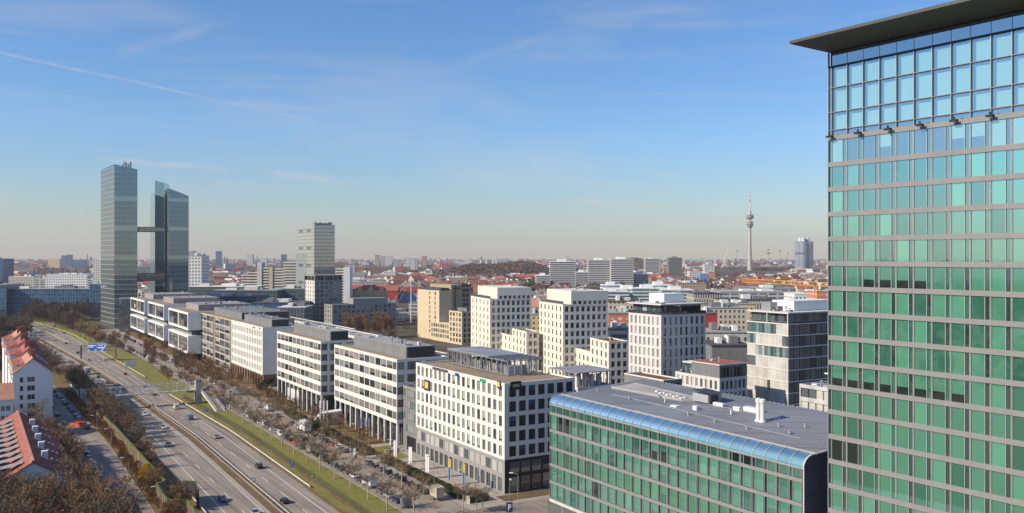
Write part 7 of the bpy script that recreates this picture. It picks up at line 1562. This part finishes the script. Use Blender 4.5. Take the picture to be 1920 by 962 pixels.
for i, (Y, px, p) in enumerate(cells):
    ang = rr.choice([0, 0, .5, .5, -.35, 1.57]) + rr.gauss(0, .08); big = rr.random() < .28; tall = rr.random() < .05
    W = rr.uniform(30, 70) if big else rr.uniform(14, 32); D = rr.uniform(12, 22); ez = rr.uniform(10, 17) if not tall else rr.uniform(22, 38); flat = big or rr.random() < (.25 if px < 1100 else .5) or tall
    if big: ez = rr.uniform(9, 18)
    if Y > 3000: W *= 1.6; D *= 1.5
    if Y < 1700: ez = min(ez, 15)
    wpx = W / Y * 1700; top = HY + (H - ez - (0 if flat else D * .36) - 3) / Y * F
    if any(q0 < px + wpx and q1 > px - 4 and ((Y < qY and top < qt + 24) or abs(Y - qY) < 45) for q0, q1, qt, qY in SPEC): continue
    wm = rr.choice([0, 1, 2, 3, 0, 1] if Y < 3500 else [4, 4, 1, 0]); c, s = math.cos(ang), math.sin(ang); T = lambda x, y, z: (p.x + x * c - y * s, p.y + x * s + y * c, z)
    rm = rr.choice([6, 7, 7, 8]) if flat else rr.choice([5, 9, 10, 11, 11, 11] if Y < 1700 else [5, 11, 11, 11, 6, 10])
    if tall: rm = 7
    if len(NEAR) < 290:
        kind = 'flat pale roofed block' if flat else 'red roofed house'; side = 'left of the high-rise' if px < 554 else ('between high-rise and banded towers' if px < 1031 else 'right of the banded towers'); g = f'{kind}s in the middle distance, {side}'
        o = empty('distant_block' if flat else 'distant_house', p, ang, f'{kind} in the middle distance, {side}', 'house' if not flat else 'building', g); NEAR.append(o)
        mb = MB(); mb.box(0, W, 0, D, 0, ez, bottom=False)
        if not flat: rz = ez + D * .36; mb.quad(((0, 0, ez), (0, D, ez), (0, D / 2, rz))); mb.quad(((W, 0, ez), (W, D, ez), (W, D / 2, rz)))
        mb.build('wall', FM[wm], o); mb = MB()
        if flat: mb.box(-.3, W + .3, -.3, D + .3, ez, ez + .6); mb.box(W * .3, W * .5, D * .3, D * .6, ez + .6, ez + 3)
        else: mb.quad(((-.5, -.6, ez - .3), (W + .5, -.6, ez - .3), (W + .5, D / 2, rz), (-.5, D / 2, rz))); mb.quad(((-.5, D + .6, ez - .3), (W + .5, D + .6, ez - .3), (W + .5, D / 2, rz), (-.5, D / 2, rz)))
        mb.build('roof', FM[rm], o)
        for q in range(rr.choice([1, 2, 3])):
            mb = MB(); x = rr.uniform(.1, .85) * W; y = D * rr.uniform(.35, .6); zz = ez + .5 if flat else ez + D * .2; mb.box(x, x + rr.uniform(.8, 2.5), y, y + 1.5, zz, zz + rr.uniform(2, 4)); mb.build('chimney' if not flat else 'roof_box', rr.choice(['plaster_white', 'alu', 'roof_brown']), o)
    else:
        cn = [(0, 0), (W, 0), (W, D), (0, D)]
        for k in range(4):
            a, e = cn[k], cn[(k + 1) % 4]; ln = W if k % 2 == 0 else D; far.quad((T(*a, 0), T(*e, 0), T(*e, ez), T(*a, ez)), wm, [(0, 0), (ln, 0), (ln, ez), (0, ez)])
        if flat: far.quad([T(*q, ez) for q in cn], rm); 
        if flat: far.quad([T(*q, ez + 2.5) for q in ((W * .3, D * .3), (W * .6, D * .3), (W * .6, D * .7), (W * .3, D * .7))], rm); far.quad((T(W * .3, D * .3, ez), T(W * .6, D * .3, ez), T(W * .6, D * .3, ez + 2.5), T(W * .3, D * .3, ez + 2.5)), 8)
        else:
            rz = ez + D * .36; far.quad((T(-.5, -.6, ez - .3), T(W + .5, -.6, ez - .3), T(W + .5, D / 2, rz), T(-.5, D / 2, rz)), rm); far.quad((T(-.5, D + .6, ez - .3), T(W + .5, D + .6, ez - .3), T(W + .5, D / 2, rz), T(-.5, D / 2, rz)), rm)
            far.quad((T(0, 0, ez), T(0, D, ez), T(0, D / 2, rz)), wm); far.quad((T(W, 0, ez), T(W, D, ez), T(W, D / 2, rz)), wm)
tag(far.build('distant_city', FM), 'hazy sea of small roofs and walls reaching to the horizon', 'city', kind='stuff')
woods = MB()
for i in range(4200):
    px = rr.uniform(-60, 1580); py = 485.5 + 62 * (rr.random() ** 1.6); Y = 43 * 1700 / (py - 480)
    if Y < 740 or Y > 11000 or (px < 200 and Y < 1000) or (190 < px < 640 and Y < 950): continue
    if any(q0 - 6 < px < q1 + 6 and Y < qY and HY + (H - 14) / Y * F < qt + 22 for q0, q1, qt, qY in SPEC) or any(q0 < px < q1 and abs(Y - qY) < 30 for q0, q1, qt, qY in SPEC): continue
    q = 1 if Y < 2500 else 1.8; p = at(px, Y)
    for j in range(rr.choice([1, 1, 3, 5])): blobtree(woods, p + Vector((rr.gauss(0, 14 * q), rr.gauss(0, 14 * q), 0)), rr.uniform(4, 7) * q, rr.uniform(9, 15), rr, 18 if Y < 2000 else 9)
for i in range(330):                      # the tree belt between the banded towers and the crane
    px = rr.choice([rr.uniform(985, 1030), rr.uniform(1290, 1560), rr.uniform(1290, 1560), rr.uniform(870, 1010)]); Y = rr.uniform(1150, 1900)
    for j in range(3): blobtree(woods, at(px, Y) + Vector((rr.gauss(0, 12), rr.gauss(0, 12), 0)), rr.uniform(5, 8), rr.uniform(12, 18), rr, 20)
for i in range(1500):                     # unseen trees added left of the motorway to darken the glass tower's reflections
    p = Vector((-rr.uniform(230, 1500), rr.uniform(-250, 560), 0))
    if (p.x - bx_(max(p.y, 120))) > -70 or (p.x > -330 and 150 < p.y < 460): continue
    blobtree(woods, p, rr.uniform(4, 7), rr.uniform(10, 19), rr, 26)
tag(woods.build('distant_trees', 'twig_far'), 'brown bare treetops scattered between the distant houses', 'trees', kind='stuff')
# ---------------------------------------------------------------- camera, light, sky, haze
cam = bpy.data.cameras.new('camera'); co = bpy.data.objects.new('camera', cam); COL.objects.link(co)
co.location = (0, 0, H); co.rotation_euler = (R(90), 0, 0); cam.sensor_width = 36; cam.lens = 36 * F / 1920; cam.shift_y = 0
cam.shift_y = -(HY - 481) / 1920 * -1; cam.clip_end = 60000; cam.clip_start = .5; sc.camera = co
SD = Vector((-.92, -.39, math.tan(R(33)))).normalized()
sl = bpy.data.lights.new('sun', 'SUN'); so = bpy.data.objects.new('sun', sl); COL.objects.link(so)
so.rotation_euler = (-SD).to_track_quat('-Z', 'Y').to_euler(); so.location = (-200, -100, 400)
sl.energy = 5.0; sl.angle = R(.5); sl.color = (1, .87, .68)
w = bpy.data.worlds.new('World'); sc.world = w; w.use_nodes = True
nt = w.node_tree; N = nt.nodes; L = nt.links; bg = N['Background']
sky = N.new('ShaderNodeTexSky'); sky.sky_type = 'NISHITA'; sky.sun_disc = False
sky.sun_elevation = R(33); sky.sun_rotation = math.atan2(SD.x, SD.y); sky.altitude = 500; sky.air_density = 1.1; sky.dust_density = .2; sky.ozone_density = 4.0
geo = N.new('ShaderNodeNewGeometry'); tcw = N.new('ShaderNodeTexCoord'); DIR = tcw.outputs['Generated']
def mth(op, a, b=None, clamp=False):
    n = N.new('ShaderNodeMath'); n.operation = op; n.use_clamp = clamp
    for i, v in enumerate((a, b)):
        if v is None: continue
        if isinstance(v, (int, float)): n.inputs[i].default_value = v
        else: L.new(v, n.inputs[i])
    return n.outputs[0]
def dotc(v):
    n = N.new('ShaderNodeVectorMath'); n.operation = 'DOT_PRODUCT'; n.inputs[1].default_value = tuple(v); L.new(DIR, n.inputs[0]); return n.outputs['Value']
def mrange(v, a, b, c=0.0, d=1.0):
    n = N.new('ShaderNodeMapRange'); n.interpolation_type = 'SMOOTHSTEP'
    for i, q in enumerate((a, b, c, d)): n.inputs[i + 1].default_value = q
    L.new(v, n.inputs[0]); return n.outputs[0]
def noise(scale, detail, sx=1, sy=1, sz=1, rough=.55, off=0):
    mp = N.new('ShaderNodeMapping'); mp.inputs['Scale'].default_value = (sx, sy, sz); mp.inputs['Location'].default_value = (off, off, 0); L.new(DIR, mp.inputs['Vector'])
    n = N.new('ShaderNodeTexNoise'); n.inputs['Scale'].default_value = scale; n.inputs['Detail'].default_value = detail; n.inputs['Roughness'].default_value = rough
    L.new(mp.outputs[0], n.inputs['Vector']); return n.outputs['Fac']
def dirp(px, py): return Vector(((px - CX) / F, 1, (HY - py) / F)).normalized()
def trail(p1, p2, wd, amp, ns=30, fade=.1, off=0):
    a, b = dirp(*p1), dirp(*p2); n = a.cross(b).normalized(); t = (b - a).normalized()
    wob = mth('MULTIPLY', mth('SUBTRACT', noise(14, 4, off=off), .5), wd * 1.2)
    dist = mth('ABSOLUTE', mth('ADD', dotc(n), wob))
    core = mrange(dist, wd, 0, 0, 1)
    s = dotc(t); s0, s1 = a.dot(t), b.dot(t); e = (s1 - s0) * fade
    lim = mth('MULTIPLY', mrange(s, s0, s0 + e), mrange(s, s1, s1 - e * 3))
    br = mrange(noise(ns, 4, off=off + 3), .3, .6, .35, 1)
    return mth('MULTIPLY', mth('MULTIPLY', mth('MULTIPLY', core, lim), br), amp)
tr = None
for args in [((-60, 85), (620, 235), .0024, .26, 60, .02, 0), ((205, 110), (470, 25), .010, .22, 20, .2, 5), ((800, 140), (1180, 22), .010, .17, 20, .2, 7),
             ((1060, 172), (1900, 192), .0026, .13, 40, .2, 2), ((1000, 50), (1700, 35), .008, .16, 25, .2, 4), ((300, 162), (900, 165), .004, .16, 30, .2, 9),
             ((170, 296), (470, 322), .0048, .42, 25, .15, 11), ((480, 318), (700, 348), .006, .40, 25, .2, 13), ((1040, 375), (1330, 392), .0055, .30, 25, .2, 15), ((1190, 315), (1330, 345), .005, .18, 25, .2, 17), ((820, 160), (1060, 240), .022, .17, 15, .25, 19)]:
    t_ = trail(*args); tr = t_ if tr is None else mth('MAXIMUM', tr, t_)
sp = N.new('ShaderNodeSeparateXYZ'); L.new(DIR, sp.inputs[0])
ci = mth('MULTIPLY', mrange(noise(3.2, 7, 1, 1, 5, .6), .46, .75), .20)
ci2 = mth('MULTIPLY', mrange(noise(9, 6, .5, 1, 9, .6, 8), .5, .8), .12)
cl = mth('MAXIMUM', mth('ADD', ci, ci2), tr)
up = mrange(sp.outputs['Z'], 0, .03)
cl = mth('MULTIPLY', cl, up)
SKS = .12
mixw = N.new('ShaderNodeMix'); mixw.data_type = 'RGBA'; L.new(cl, mixw.inputs[0]); 
hs = N.new('ShaderNodeHueSaturation'); hs.inputs['Saturation'].default_value = 1.12; L.new(sky.outputs[0], hs.inputs['Color'])
gr = N.new('ShaderNodeMix'); gr.data_type = 'RGBA'; L.new(mrange(sp.outputs['Z'], -.02, .15), gr.inputs[0]); gr.inputs[6].default_value = (.76, .73, .715, 1); gr.inputs[7].default_value = (.86, .97, 1.12, 1)
mu_ = N.new('ShaderNodeMix'); mu_.data_type = 'RGBA'; mu_.blend_type = 'MULTIPLY'; mu_.inputs[0].default_value = 1; L.new(hs.outputs[0], mu_.inputs[6]); L.new(gr.outputs[2], mu_.inputs[7])
L.new(mu_.outputs[2], mixw.inputs[6]); mixw.inputs[7].default_value = (5.6, 5.2, 4.9, 1)
L.new(mixw.outputs[2], bg.inputs['Color']); bg.inputs['Strength'].default_value = SKS
# haze
mb = MB(); mb.box(-12500, 12500, -1500, 14500, -1.0, 305)
hz = mb.build('haze', 'rubber'); hz['kind'] = 'stuff'; hz.data.materials.clear(); tag(hz, 'thin pale haze hanging over the whole city out to the horizon', 'haze', kind='stuff')
hm = bpy.data.materials.new('haze'); hm.use_nodes = True; n_ = hm.node_tree.nodes; n_.remove(n_['Principled BSDF'])
pv = n_.new('ShaderNodeVolumePrincipled'); pv.inputs['Color'].default_value = (.95, .93, .98, 1); pv.inputs['Density'].default_value = .6e-4; pv.inputs['Anisotropy'].default_value = .1
hm.node_tree.links.new(pv.outputs[0], n_['Material Output'].inputs['Volume']); hz.data.materials.append(hm)
sc.view_settings.view_transform = 'Standard'; sc.view_settings.look = 'None'; sc.view_settings.gamma = 1; sc.view_settings.use_curve_mapping = False; sc.view_settings.exposure = .1
sc.cycles.max_bounces = 5; sc.cycles.diffuse_bounces = 2; sc.cycles.glossy_bounces = 3; sc.cycles.volume_bounces = 0; sc.cycles.transparent_max_bounces = 8
sc.cycles.caustics_reflective = False; sc.cycles.caustics_refractive = False
sc.cycles.use_denoising = True; sc.cycles.use_adaptive_sampling = True
